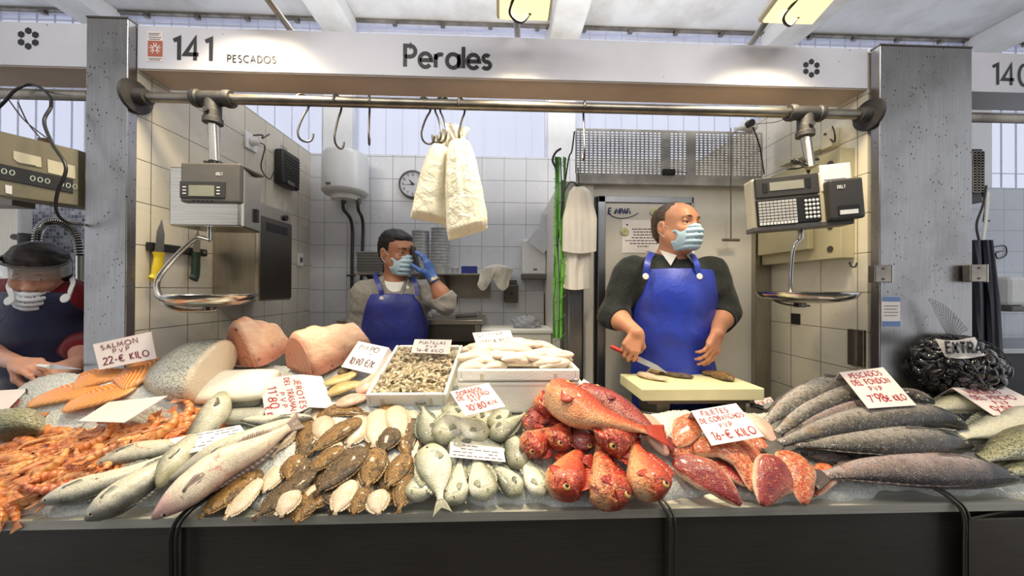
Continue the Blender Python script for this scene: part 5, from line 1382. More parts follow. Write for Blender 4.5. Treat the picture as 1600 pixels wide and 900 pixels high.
def eyes(parent, P, A, sc, brow_mat, open_=1.0):
    for s_ in (-1, 1):
        c = P(s_ * .033, .0795, .0085); e = MB().ell(c, .0118 * sc, ax=A, n=18, m=12).build('eye', M['eyewhite'], parent)
        q = c + A[1] * .0103 * sc + A[0] * EYEDX * sc; MB().ell(q, (.0055 * sc, .0026 * sc, .0055 * sc), ax=A, n=14, m=8).build('iris', M['iris'], e)
        b = [P(s_ * .014, .0985, .029), P(s_ * .028, .1005, .0345), P(s_ * .041, .093, .034), P(s_ * .052, .080, .027)]
        MB().tube(b, [.0035 * sc, .0052 * sc, .0048 * sc, .0025 * sc], 8, 14, flat=(1, .8)).build('eyebrow', brow_mat, parent)
def add_hand(F, wrist, d, palm, side, curl, thumb=(.6, .3), sc=1.0, spread=.10, h=None, fcurl=None):
    """wrist point, d = direction of the hand, palm = palm normal (out of the palm), side = +1/-1: thumb side along cross(d, palm)*side"""
    d = unit(d); palm = unit(palm - d * (np.asarray(palm) @ d)); t = np.cross(d, palm) * side; nails = []; tips = []
    G = F.copy(); G.D[...] = .06
    k = .006
    L = [.072, .078, .074, .066]; lat = [.030, .0105, -.0095, -.028]; fl = [(.040, .024, .019), (.044, .027, .020), (.041, .026, .019), (.032, .019, .017)]; fr = [.0088, .0092, .0088, .0078]
    for i in range(4):
        b = wrist + d * .008 + t * lat[i] * .62 * sc; kn = wrist + d * L[i] * sc + t * lat[i] * sc - palm * .003
        G.cone(b, kn, .0135 * sc, .0115 * sc, .012)
        a = (fcurl[i] if fcurl else curl) ; dd = unit(d + t * lat[i] * spread * 30 * .3); p = kn
        for j, seg in enumerate(fl[i]):
            a_ = a * (0.75, 1.9, 2.6)[j] if True else a
            dirj = unit(dd * math.cos(a_) + palm * math.sin(a_)); q = p + dirj * seg * sc
            G.cone(p, q, fr[i] * sc * (1 - .10 * j), fr[i] * sc * (1 - .10 * (j + 1)), k); p = q
        nails.append((p, dirj, unit(np.cross(dirj, t)) )); tips.append(p)
    G.cone(wrist + d * .03 - t * .012 + palm * .006, wrist + d * .055 - t * .022 + palm * .006, .012 * sc, .011 * sc, .012)
    b = wrist + d * .018 + t * .020 + palm * .008; m1 = b + unit(d * .75 + t * .75 + palm * thumb[1]) * .042 * sc
    m2 = m1 + unit(d * 1.0 + t * thumb[0] + palm * (thumb[1] + .25)) * .032 * sc; m3 = m2 + unit(d * 1.0 + t * (thumb[0] - .45) + palm * (thumb[1] + .3)) * .026 * sc
    G.cone(b, m1, .0165 * sc, .0125 * sc, .012); G.cone(m1, m2, .0115 * sc, .0102 * sc, k); G.cone(m2, m3, .0102 * sc, .0085 * sc, k); tips.append(m3)
    hh = np.clip(.5 + .5 * (F.D - G.D) / .012, 0, 1); F.D = F.D * (1 - hh) + G.D * hh - .012 * hh * (1 - hh)
    return tips

def skinm(name, c, c2):
    b = NB(name); n = b.noise(28, 4); n2 = b.noise(6, 3)
    col = b.mix(b.ramp(n, [(.35, 0), (.7, .5)]), rgb(*c), rgb(*c2)); col = b.mix(b.ramp(n2, [(.4, 0), (.75, .35)]), col, rgb(int(c[0] * .93), int(c[1] * .72), int(c[2] * .66)))
    return b.done(col, .45, 0, b.bump(b.noise(160, 3), .12, .002), .45, Subsurface_Weight=.12, Subsurface_Scale=.01, Subsurface_Radius=(1, .4, .25))
M['skin1'] = skinm('skin_older_man', (206, 150, 116), (190, 128, 96)); M['skin2'] = skinm('skin_younger_man', (172, 122, 94), (156, 104, 80)); M['skin3'] = skinm('skin_woman', (206, 156, 132), (190, 136, 112))
M['eyewhite'] = simple('eye_white', (214, 208, 202), .2, 0, 0); M['iris'] = simple('iris', (40, 28, 22), .15, 0, 0)
def hairm(name, c, c2, lo=(1, 1, 1)):
    b = NB(name); n = b.noise(40, 4, b.vec((1, 1, .22))); col = b.mix(b.ramp(n, [(.35, 0), (.65, 1)]), rgb(*c), rgb(*c2))
    return b.done(col, .5, 0, b.bump(n, .6, .004), .4)
M['hair1'] = hairm('greying_brown_hair', (96, 74, 58), (58, 44, 36)); M['hair2'] = hairm('black_hair', (30, 25, 24), (14, 12, 12)); M['hair3'] = hairm('dark_hair', (52, 42, 36), (20, 17, 16))
def knit(name, c, v=.25, sc=140, bmp=.5):
    b = NB(name); n = b.noise(sc, 3); n2 = b.noise(8, 3); col = b.mix(b.ramp(n, [(.3, 0), (.7, 1)]), rgb(*c), rgb(*[int(x * (1 - v)) for x in c]))
    col = b.mix(b.ramp(n2, [(.4, 0), (.8, .3)]), col, rgb(*[int(x * .75) for x in c]))
    return b.done(col, .9, 0, b.bump(n, bmp, .003, b.bump(b.noise(22, 4), .5, .012)), .2, Sheen_Weight=.15)
M['sweater1'] = knit('charcoal_sweater', (56, 60, 58), .45, 260); M['sweater2'] = knit('grey_marl_cardigan', (168, 164, 156), .3, 220); M['red_top'] = knit('red_top', (132, 34, 44), .3)
def rubber(name, c, gl=.3):
    b = NB(name); n = b.noise(9, 5, None, .6, .6); col = b.mix(b.ramp(n, [(.35, 0), (.7, 1)]), rgb(*c), rgb(*[int(x * .84) for x in c]))
    n2 = b.noise(60, 3); return b.done(col, b.ramp(n, [(.3, gl), (.7, gl + .2)]), 0, b.bump(n, .5, .012, b.bump(n2, .15, .002)), .5)
M['apron1'] = rubber('bright_blue_apron', (50, 70, 184)); M['apron2'] = rubber('deep_blue_apron', (48, 56, 142), .35); M['apron3'] = rubber('navy_apron', (34, 38, 70), .4)
M['mask'] = simple('surgical_mask_cloth', (178, 206, 222), .7, 0, .05, 60, .1); M['maskw'] = simple('white_mask_cloth', (226, 230, 236), .7, 0, .05)
M['shirtw'] = simple('white_shirt_cloth', (232, 232, 230), .8, 0, .06, 30, .1); M['glove'] = simple('blue_glove', (66, 104, 176), .4, 0, .15, 20, .15)
M['trouser'] = simple('dark_trousers', (38, 38, 46), .8, 0, .1); M['boot'] = simple('white_rubber_boot', (220, 220, 214), .4)
def add_mask(F, P, A, sc, parent, mat, drop=0.0, name='face_mask'):
    """surgical mask over nose and mouth; drop moves it down (chin mask)"""
    X = F.grid(); q = [None] * 3; o = P(0, 0, 0)
    for i in range(3): q[i] = ((X[0] - o[0]) * A[i][0] + (X[1] - o[1]) * A[i][1] + (X[2] - o[2]) * A[i][2]) / sc
    G = F.copy(); G.D[...] = .06
    G.ell(P(0, .042, -.050 - drop), tuple(sc * v for v in (.071, .070, .064)), A, 0); G.ell(P(0, .078, -.036 - drop), tuple(sc * v for v in (.036, .056, .044)), A, .03); G.ell(P(0, .060, -.085 - drop), tuple(sc * v for v in (.044, .054, .034)), A, .03)
    d = G.D
    ple = .0022 * np.sin((q[2] + drop) * 260) * (np.abs(q[0]) < .05)
    d = np.maximum(d - .001 + ple, -(d + .0035))
    d = np.maximum(d, sc * (.030 - q[1]))            # front part only
    d = np.maximum(d, sc * (q[2] + .008 + drop - .014 * np.exp(-(q[0] / .022) ** 2)))   # upper edge rises over the nose
    d = np.maximum(d, sc * (-(q[2] + drop) - .112)); d = np.maximum(d, sc * (np.abs(q[0]) - .066))
    G.D = d.astype(np.float32); mk = G.mesh(name, mat, parent)
    m = MB()
    for s_ in (-1, 1):
        m2 = MB().tube([P(s_ * .052, .05, -.018 - drop), P(s_ * .07, .02, -.004 - drop * .6), P(s_ * .084, -.008, .022), P(s_ * .084, -.022, .012)], .0014 * sc, 6, 14); m2.build('ear_loop', M['maskw'], mk)
        m2 = MB().tube([P(s_ * .048, .052, -.086 - drop), P(s_ * .068, .018, -.056 - drop * .6), P(s_ * .084, -.012, -.028), P(s_ * .082, -.02, -.008)], .0014 * sc, 6, 14); m2.build('ear_loop', M['maskw'], mk)
    return mk
def apron(F, shirt, parent, mat, ztop, zbot, wtop, wbot, cx, ybk, th=.010, seed=0, flare=None, ax=None):
    """a bib apron wrapped over the field `shirt`; limits in the frame of the body"""
    X, Y, Z = shirt.grid(); ax = ax if ax is not None else (1.0, 0.0)
    lx = (X - cx[0]) * ax[0] + (Y - cx[1]) * ax[1]; ly = -(X - cx[0]) * ax[1] + (Y - cx[1]) * ax[0]
    t = np.clip((ztop - Z) / (ztop - zbot), 0, 1); w = wtop + (wbot - wtop) * np.clip(t * 2.6, 0, 1) ** .8
    d0 = shirt.D + folds((X, Y, Z), .004, 9, seed, (0, 0, -.9)) * np.clip(t * 2.5, .2, 1)
    d = np.maximum(d0 - th, -(d0 + .004)); d = np.maximum(d, np.abs(lx) - w); d = np.maximum(d, Z - ztop - .004 * np.cos(lx * 9)); d = np.maximum(d, zbot - Z); d = np.maximum(d, ly - ybk)
    G = shirt.copy(); G.D = d.astype(np.float32); return G.mesh('apron', mat, parent)
def strap(parent, shirtD, pts, w, mat, name='apron_strap'):
    m = MB(); P = catmull(pts, 20); T = np.gradient(P, axis=0); v = []
    G = []
    for k in range(20):
        side = unit(np.cross(T[k], (0, -1, .45))); G.append([P[k] + side * w * s_ for s_ in (-.5, 0, .5)])
    m.sheet(G, .003); return m.build(name, mat, parent)
def body_shape(F, c, hw, hd, zs, hipz, yaw=0, lean=(0, 0), k=.05, inf=0.0):
    """torso: c = chest centre (x,y), zs = shoulder height"""
    c = np.asarray(c, float); ax = (math.cos(yaw), math.sin(yaw)); A = np.array([[ax[0], ax[1], 0], [-ax[1], ax[0], 0], [0, 0, 1]])
    H = zs - hipz
    at = lambda t: np.array([c[0] + lean[0] * t, c[1] + lean[1] * t, zs - H * t])
    F.ell(at(.22), (hw * .80 + inf, hd * 1.0 + inf, H * .30), A, 0)
    F.ell(at(.50), (hw * .74 + inf, hd * .98 + inf, H * .34), A, k); F.ell(at(.85), (hw * .76 + inf, hd * .98 + inf, H * .30), A, k)
    F.cone(at(.08) - A[0] * hw * .74, at(.08) + A[0] * hw * .74, .055 + inf, None, k, fl=None)
    F.cone(at(.05) - A[0] * hw * .35, at(-.03), .050 + inf, .055 + inf, k); F.cone(at(.05) + A[0] * hw * .35, at(-.03), .050 + inf, .055 + inf, k)
    return at
EYEDX = 0
def legs(parent, x, y, z0, ztop, dx=.095):
    for s_ in (-1, 1):
        MB().tube([(x + s_ * dx, y, ztop), (x + s_ * dx * 1.05, y, (z0 + ztop) / 2 + .03), (x + s_ * dx * 1.05, y + .01, z0 + .22)], [.085, .065, .052], 14, 14).build('trouser_leg', M['trouser'], parent)
        m = MB().tube([(x + s_ * dx * 1.05, y + .01, z0 + .3), (x + s_ * dx * 1.05, y + .01, z0 + .07)], [.06, .05], 14); m.ell((x + s_ * dx * 1.05, y - .05, z0 + .045), (.048, .13, .0445)); m.build('boot', M['boot'], parent)

# ===== older fishmonger
def older_man():
    global EYEDX
    Y0 = 1.60; h = .0038; zf = .2
    t = thing('person', (U(1048, 500, Y=Y0)[0], Y0, zf), 'older balding man in a bright blue apron and dark sweater holding a red handled knife', 'person')
    F = Field((U(900, 400, Y=1.7)[0], 1.22, .98), (U(1175, 400, Y=1.7)[0], 1.80, 2.02), h)
    sh = U(1049, 412, Y=Y0); zs = sh[2] - .01
    at = body_shape(F, (sh[0], Y0), .235, .135, zs, 1.08, yaw=.08)
    hc = U(1054, 357, Y=1.545); A = head_frame(math.radians(24), math.radians(2)); sc = 1.0
    P = add_head(F, hc, A, sc)
    F.cone(at(-.05) + (0, .0, 0), hc + A[2] * -.06 - A[1] * .012, .062, .056, .04)
    # arms
    JL = [U(983, 425, Y=1.60), U(958, 492, Y=1.585), U(996, 520, Y=1.42)]
    JR = [U(1112, 423, Y=1.60), U(1131, 490, Y=1.56), U(1121, 520, Y=1.42)]
    for J in (JL, JR):
        F.cone(J[0], J[1], .056, .045, .04); F.cone(J[1], J[0] * .35 + J[1] * .65, .047, .05, .03)
        mid = J[1] * .68 + J[2] * .32; F.cone(J[1], mid, .041, .040, .03); F.cone(mid, J[2], .040, .026, .03)
    # hands
    kd = unit(U(1073, 571, Y=1.30) - U(1020, 547, Y=1.35)); wl = JL[2]; dL = np.array([.30, -.30, -.85]); dL = unit(dL - kd * (dL @ kd)); pL = np.cross(kd, dL)
    tipsL = add_hand(F, wl, dL, pL, 1, .74, (-.1, .9), 1.0)
    grip = wl + dL * .098 + pL * .030
    dR = unit(U(1097, 560, Y=1.37) - JR[2])
    add_hand(F, JR[2], (-.42, -.18, -.85), (-.35, .85, -.05), 1, .42, (.3, .7), 1.0, fcurl=(.34, .40, .46, .52))
    body = F.mesh('body', M['skin1'], t)
    # sweater
    S_ = Field(F.lo, F.lo + (F.n - 1) * F.h, h)
    at = body_shape(S_, (sh[0], Y0), .235, .135, zs, 1.08, yaw=.08, inf=.012); N_ = S_.copy(); N_.D = (N_.D + folds(N_.grid(), .005, 16, 3)).astype(np.float32)
    cuts = []
    for J, e in ((JL, .28), (JR, .30)):
        S_.cone(J[0], J[1], .073, .064, .045); c1 = J[1] * (1 - e) + J[2] * e
        S_.cone(J[1], c1, .064, .058, .03); S_.cone(c1 - unit(J[2] - J[1]) * .008, c1, .059, None, .004); cuts.append((c1, unit(J[2] - J[1])))
    X = S_.grid(); fo = np.minimum(folds(X, .0065, 22, 3) + folds(X, .003, 50, 4), .0045)
    S_.D = (S_.D + fo).astype(np.float32)
    for J, e in ((JL, .28), (JR, .30)): cut_sleeve(S_, J, e)
    # neckline: cut out around the neck
    nk = at(-.05)
    S_.ell(nk + (0, -.045, .045), (.078, .085, .055), None, .01, 'sub')
    S_.mesh('sweater', M['sweater1'], t)
    # shirt collar
    C_ = Field(nk - (.13, .16, .08), nk + (.13, .12, .09), .003)
    C_.cone(at(-.05), hc + A[2] * -.06 - A[1] * .012, .071, .062, 0); C_.ell(nk + (0, 0, -.03), (.105, .085, .035), None, .03)
    X = C_.grid(); d = np.maximum(C_.D - .003, -(C_.D + .004))
    d = np.maximum(d, (X[2] - (nk[2] + .040 + (X[1] - nk[1]) * .38))); d = np.maximum(d, nk[2] - .035 - X[2])
    v = np.abs(X[0] - nk[0] - .012) - (nk[2] + .018 - X[2]) * -.0 - .004 - np.clip(X[2] - (nk[2] - .03), 0, 1) * .75
    d = np.where(X[1] < nk[1] - .02, np.maximum(d, -v), d)
    C_.D = d.astype(np.float32); C_.mesh('shirt_collar', M['shirtw'], t)
    m = MB()
    for s_, w in ((-1, .055), (1, .05)):
        a = nk + np.array([s_ * .022, -.088, .012]); b = nk + np.array([s_ * .082, -.045, .040]); c = nk + np.array([s_ * .058, -.104, -.038])
        m.prism([a, b, c] if s_ > 0 else [a, c, b], (0, -.006, 0))
    m.build('collar_point', M['shirtw'], t, smooth=False, bevel=.002)
    # apron
    ap = apron(F, N_, t, M['apron1'], U(1048, 420, Y=1.47)[2] - .0, .62 + .45, .150, .205, (sh[0] + .0, Y0), .01, seed=5, ax=(math.cos(.08), math.sin(.08)))
    fl = MB(); cx = sh[0]; G = []
    for u in np.linspace(0, 1, 16):
        z = 1.13 - u * .55; row = []
        for v in np.linspace(-1, 1, 28): row.append((cx + v * (.20 + .03 * u), Y0 - .155 - .02 * u + .10 * abs(v) ** 2.4 + .006 * math.sin(v * 9 + u), z))
        G.append(row)
    fl.sheet(G, .006); fl.build('apron_skirt', M['apron1'], t)
    zt = U(1048, 420, Y=1.47)[2]
    for s_, px, tx in ((-1, 1008, 1019), (1, 1092, 1078)):
        e = U(px, 432, Y=1.463); e2 = U(px + s_ * -3, 414, Y=1.462); tp = U(tx, 395, Y=1.545); tp2 = tp + (-.01 * s_, .06, .01)
        strap(t, None, [e, e2, U((tx + px) / 2, 403, Y=1.495), tp, tp2], .026, M['apron1'])
        MB().lathe([(.006, 0), (.013, 0), (.014, .002), (.012, .004), (.006, .004)], e + (0, -.004, 0), (0, -1, .1), n=20).build('eyelet', M['whitep'], t)
        MB().lathe([(0, 0), (.0065, .0)], e + (0, -.0055, 0), (0, -1, .1), n=16).build('eyelet_hole', M['blackp'], t)
    EYEDX = .002; eyes(t, P, A, sc, M['hair1'])
    # hair: thin at the sides and back, wisps on top
    H_ = Field(hc - .13, hc + .13, .003); H_.ell(P(0, -.014, .040), (.0785, .0985, .084), A, 0); H_.ell(P(0, -.045, -.005), (.066, .062, .065), A, .02)
    X = H_.grid(); q = [((X[0] - hc[0]) * A[i][0] + (X[1] - hc[1]) * A[i][1] + (X[2] - hc[2]) * A[i][2]) for i in range(3)]
    d = H_.D + folds(X, .0016, 160, 8, (0, 0, 2)); d = np.maximum(d, -(d + .012))
    front = q[1] - (.010 + .038 * np.clip((q[2] - .065) / .04, 0, 1))
    d = np.maximum(d, front); d = np.maximum(d, -(q[2] + .055 - .02 * np.clip(q[1] / .05, -1, 1)))
    ear = np.sqrt((q[1] + .004) ** 2 + (q[2] + .004) ** 2) - .030; d = np.maximum(d, -np.where(np.abs(q[0]) > .055, ear, .1))
    H_.D = d.astype(np.float32); H_.mesh('hair', M['hair1'], t)
    add_mask(Field(hc - .17, hc + .15, .003), P, A, sc, t, M['mask'])
    legs(t, sh[0], Y0 + .02, zf, 1.12)
    # knife with the red handle
    k0 = grip - kd * .03; k1 = grip + kd * .045; k2 = k1 + kd * .125
    kt = thing('boning_knife', k1, 'red handled filleting knife held by the older man over the board', 'knife')
    MB().tube([k0 + (k0 - k1) * .6, k0, k1], [.012, .0125, .014], 12, 16, flat=(1, .75)).build('handle', simple('red_handle', (200, 44, 48), .35), kt)
    d = unit(k2 - k1); s_ = unit(np.cross(d, (0, 1, 0))); m = MB(); L_ = np.linalg.norm(k2 - k1)
    m.prism([k1 + s_ * .012, k1 - s_ * .012, k1 - s_ * .010 + d * L_ * .6, k2, k1 + s_ * .011 + d * L_ * .62], (0, .002, 0)); m.build('blade', M['blade'], kt, smooth=False)
older_man()

# ===== young fishmonger on the phone
def younger_man():
    global EYEDX
    Y0 = 1.96; h = .0042; zf = .2
    t = thing('person', (U(616, 500, Y=Y0)[0], Y0, zf), 'young dark haired man in a grey cardigan and blue apron talking on a phone', 'person')
    F = Field((U(525, 400, Y=2.05)[0], 1.62, .98), (U(722, 400, Y=2.05)[0], 2.17, 2.0), h)
    sh = U(618, 447, Y=Y0); zs = sh[2] - .01
    hc = U(619, 396, Y=1.925); A = head_frame(math.radians(56), math.radians(-8), math.radians(-4)); sc = 1.02
    at = body_shape(F, (sh[0], Y0), .215, .122, zs, 1.08, yaw=.12)
    P = add_head(F, hc, A, sc); F.cone(at(-.05), hc + A[2] * -.06 - A[1] * .012, .058, .053, .04)
    JL = [U(571, 458, Y=1.95), U(560, 512, Y=1.94), U(565, 548, Y=1.80)]
    JR = [U(667, 458, Y=1.96), U(697, 472, Y=1.82), U(675, 434, Y=1.80)]
    for J in (JL, JR):
        F.cone(J[0], J[1], .052, .043, .04); mid = J[1] * .65 + J[2] * .35; F.cone(J[1], mid, .041, .039, .03); F.cone(mid, J[2], .039, .026, .03)
    add_hand(F, JL[2], (.1, -.3, -1), (.2, 1, -.1), 1, .25, sc=.98)
    body = F.mesh('body', M['skin2'], t)
    # gloved hand holding the phone
    hd = unit(U(659, 410, Y=1.83) - JR[2])
    Gl = Field(JR[2] - .16, JR[2] + .16, .003)
    add_hand(Gl, JR[2] + hd * .004, (-.28, .05, .95), (-.9, .25, -.25), 1, .40, (.3, .6), 1.0, fcurl=(.30, .36, .42, .50))
    Gl.cone(JR[2] - hd * .012, JR[2] + hd * .02, .030, .030, .01); Gl.mesh('blue_glove', M['glove'], t)
    w = JR[2] - hd * .022; MB().lathe([(.026, -.009), (.031, -.009), (.032, 0), (.031, .009), (.026, .009)], w, hd, n=28).build('wristband', M['galv'], t)
    S_ = Field(F.lo, F.lo + (F.n - 1) * F.h, h); at = body_shape(S_, (sh[0], Y0), .215, .122, zs, 1.08, yaw=.12, inf=.014); N_ = S_.copy(); N_.D = (N_.D + folds(N_.grid(), .005, 16, 13)).astype(np.float32)
    cuts = []
    for J, e in ((JL, .92), (JR, .25)):
        S_.cone(J[0], J[1], .069, .060, .045); c1 = J[1] * (1 - e) + J[2] * e; S_.cone(J[1], c1, .060, .048 if e > .5 else .060, .03); cuts.append((c1, unit(J[2] - J[1])))
    X = S_.grid(); S_.D = (S_.D + folds(X, .007, 26, 13) + folds(X, .003, 60, 14)).astype(np.float32)
    for J, e in ((JL, .92), (JR, .25)): cut_sleeve(S_, J, e)
    nk = at(-.05); S_.ell(nk + (.02, -.05, .03), (.062, .075, .10), None, .01, 'sub')
    S_.mesh('cardigan', M['sweater2'], t)
    T_ = Field(nk - (.14, .17, .2), nk + (.16, .14, .05), .0035); body_shape(T_, (sh[0], Y0), .215, .122, zs, 1.08, yaw=.12, inf=.006)
    T_.ell(nk + (.01, -.03, .03), (.062, .06, .03), None, .01, 'sub'); T_.mesh('t_shirt', M['shirtw'], t)
    # stand-up collar
    for s_ in (-1, 1):
        a = catmull([nk + np.array([s_ * .02 + .005, .055, .035]), nk + np.array([s_ * .070, .02, .030]), nk + np.array([s_ * .072, -.05, .0]), nk + np.array([s_ * .050 + .01, -.105, -.06]), nk + np.array([s_ * .034 + .012, -.125, -.12])], 18)
        m = MB(); m.sheet([[p + (0, 0, -.03), p + (s_ * .006, -.004, 0), p + (s_ * -.004, 0, .026 * (1 - .5 * i / 17))] for i, p in enumerate(a)], .007); m.build('collar', M['sweater2'], t)
    zt = U(618, 460, Y=1.83)[2]
    apron(F, N_, t, M['apron2'], zt, 1.06, .115, .178, (sh[0] + .01, Y0), .0, seed=9, ax=(math.cos(.12), math.sin(.12)))
    e = U(597, 462, Y=1.828); strap(t, None, [e, U(594, 452, Y=1.828), U(590, 440, Y=1.85), U(586, 430, Y=1.91), U(590, 426, Y=1.97)], .024, M['apron2'])
    MB().lathe([(.005, 0), (.011, 0), (.011, .003), (.005, .003)], U(597, 466, Y=1.825) + (0, -.006, 0), (0, -1, 0), n=18).build('eyelet', M['whitep'], t)
    e = U(652, 462, Y=1.85); strap(t, None, [e, U(651, 452, Y=1.86), U(648, 440, Y=1.88), U(642, 432, Y=1.95)], .022, M['apron2'])
    EYEDX = .001; eyes(t, P, A, sc, M['hair2'])
    H_ = Field(hc - .14, hc + .15, .003); H_.ell(P(0, -.014, .046), (.0815 * sc, .1005 * sc, .089 * sc), A, 0); H_.ell(P(0, .045, .085), (.052, .042, .028), A, .03); H_.ell(P(0, -.045, -.0), (.070, .062, .066), A, .02)
    X = H_.grid(); q = [((X[0] - hc[0]) * A[i][0] + (X[1] - hc[1]) * A[i][1] + (X[2] - hc[2]) * A[i][2]) for i in range(3)]
    d = H_.D + folds(X, .0022, 120, 18, (0, 0, 1)); d = np.maximum(d, -(d + .016))
    hl = np.where(q[2] > .064, .2, .030 + .1 * 0 - .028 * np.clip((.05 - q[2]) / .07, 0, 1) * 0); front = q[1] - np.where(np.abs(q[0]) > .050, .030 - .25 * np.clip(.02 - q[2], 0, .06), hl)
    front = np.where((q[2] > .062) & (q[1] > .0), -.01, front)
    d = np.maximum(d, front); d = np.maximum(d, -(q[2] + .060 - .3 * np.clip(q[1], -.05, .09)))
    ear = np.sqrt((q[1] + .004) ** 2 + (q[2] + .006) ** 2) - .026; d = np.maximum(d, -np.where(np.abs(q[0]) > .055, ear, .1))
    H_.D = d.astype(np.float32); H_.mesh('hair', M['hair2'], t)
    add_mask(Field(hc - .17, hc + .15, .003), P, A, sc, t, M['mask'])
    legs(t, sh[0], Y0 + .02, zf, 1.12, .09)
    ph = thing('mobile_phone', U(651, 408, Y=1.86), 'black mobile phone held to the ear in a blue glove', 'phone')
    c = U(650, 405, Y=1.865); dz = unit(np.array([-.25, .05, 1])); dx = unit(np.cross((0, 1, .1), dz)); dy = np.cross(dz, dx)
    MB().box(c, (.012, .07, .145), ax=(dx, dy, dz)).build('casing', M['blackp'], ph, smooth=False, bevel=.004)
    MB().box(c - dx * .0065, (.001, .062, .13), ax=(dx, dy, dz)).build('screen', simple('phone_glass', (12, 12, 16), .1), ph, smooth=False)
younger_man()

# ===== woman in the left stall
def woman():
    global EYEDX
    Y0 = 1.62; h = .0042; zf = 0.0
    t = thing('person', (U(55, 500, Y=Y0)[0], Y0, zf), 'woman with a clear visor and navy apron bending over her work', 'person')
    xr = -1.50
    F = Field((U(-75, 400, Y=1.6)[0], 1.18, .92), (xr, 1.86, 1.85), h)
    hc = U(60, 427, Y=1.47); A = head_frame(math.radians(36), math.radians(-24), math.radians(3)); sc = .90
    sh = U(62, 448, Y=1.52); zs = sh[2] - .005
    at = body_shape(F, (sh[0] - .0, 1.53), .185, .12, zs, .98, yaw=0, lean=(0, .07))
    P = add_head(F, hc, A, sc, .97); F.cone(at(-.05), hc + A[2] * -.05 - A[1] * .012, .050, .047, .04)
    JL = [U(2, 462, Y=1.52), U(-42, 545, Y=1.48), U(30, 568, Y=1.30)]
    JR = [U(118, 462, Y=1.56), U(128, 530, Y=1.60), U(122, 566, Y=1.36)]
    JR = [np.array([min(p[0], xr - .06), p[1], p[2]]) for p in JR]
    for J in (JL, JR):
        F.cone(J[0], J[1], .046, .038, .04); mid = J[1] * .65 + J[2] * .35; F.cone(J[1], mid, .037, .036, .03); F.cone(mid, J[2], .036, .023, .03)
    add_hand(F, JL[2], (1, -.25, -.10), (.1, .5, -.9), -1, .62, (.1, .8), .92)
    add_hand(F, JR[2], (-.25, -.55, -.30), (-.6, .1, -.7), 1, .45, (.3, .6), .9)
    F.mesh('body', M['skin3'], t)
    S_ = Field(F.lo, F.lo + (F.n - 1) * F.h, h); at = body_shape(S_, (sh[0], 1.53), .185, .12, zs, .98, yaw=0, lean=(0, .07), inf=.012); N_ = S_.copy(); N_.D = (N_.D + folds(N_.grid(), .005, 16, 31)).astype(np.float32)
    cuts = []
    for J, e in ((JL, .12), (JR, .5)):
        S_.cone(J[0], J[1], .060, .052, .045); c1 = J[1] * (1 - e) + J[2] * e; S_.cone(J[1], c1, .052, .050, .03)
    X = S_.grid(); S_.D = (S_.D + folds(X, .005, 22, 31)).astype(np.float32); nk = at(-.05)
    S_.ell(nk + (0, -.05, .04), (.062, .085, .06), None, .01, 'sub'); S_.mesh('red_top', M['red_top'], t)
    zt = U(60, 470, Y=1.38)[2]
    apron(F, N_, t, M['apron3'], zt + .03, .98, .165, .22, (sh[0], 1.53), .08, .011, seed=21)
    G = []
    for u in np.linspace(0, 1, 12): G.append([(sh[0] + v * .2, 1.44 + .07 * u + .09 * abs(v) ** 2.4, 1.0 - u * .5) for v in np.linspace(-1, 1, 20)])
    MB().sheet(G, .006).build('apron_skirt', M['apron3'], t)
    for px, py in ((20, 470), (107, 466)):
        e = U(px, py, Y=1.392); s_ = 1 if px < 60 else -1
        strap(t, None, [e, U(px - s_ * 3, py - 12, Y=1.39), U(px - s_ * 7, py - 24, Y=1.41), U(px - s_ * 5, py - 32, Y=1.47)], .016, M['whitep'])
        MB().lathe([(.007, 0), (.017, 0), (.018, .003), (.016, .005), (.007, .005)], e + (0, -.008, 0), (0, -1, .25), n=22).build('buckle', M['whitep'], t)
    EYEDX = 0; eyes(t, P, A, sc, M['hair3'])
    H_ = Field(hc - .15, hc + .15, .0032); H_.ell(P(0, -.016, .046), (.083, .103, .088), A, 0); H_.ell(P(0, -.085, .02), (.055, .05, .055), A, .02)
    for s_ in (-1, 1): H_.ell(P(s_ * .075, -.01, .0), (.018, .03, .045), A, .02)
    X = H_.grid(); q = [((X[0] - hc[0]) * A[i][0] + (X[1] - hc[1]) * A[i][1] + (X[2] - hc[2]) * A[i][2]) for i in range(3)]
    d = H_.D + folds(X, .002, 110, 28, (0, 0, 1)); d = np.maximum(d, -(d + .016)); front = np.where(q[2] > .058, q[1] - .2, q[1] - .022); d = np.maximum(d, front)
    H_.D = d.astype(np.float32); H_.mesh('hair', M['hair3'], t)
    mk = add_mask(Field(hc - .19, hc + .17, .0032), P, A, sc, t, M['maskw'], drop=.045)
    # visor: foam band and clear shield round the brow
    b = NB('clear_visor'); vm = b.done(rgb(214, 212, 208), .08, 0, None, .8, Transmission_Weight=.7, Alpha=.55, IOR=1.3)
    G = []
    for u in np.linspace(0, 1, 6):
        G.append([P(.100 * math.sin(a), .020 + .100 * math.cos(a), .070 - .055 * u) for a in np.linspace(-1.75, 1.75, 30)])
    vz = MB().sheet(G, .0014).build('visor', vm, t)
    G = [[P(.094 * math.sin(a), .016 + .096 * math.cos(a), .074 - .018 * u) for a in np.linspace(-1.9, 1.9, 30)] for u in (0, .5, 1)]
    MB().sheet(G, .007).build('visor_band', M['greyp'], t)
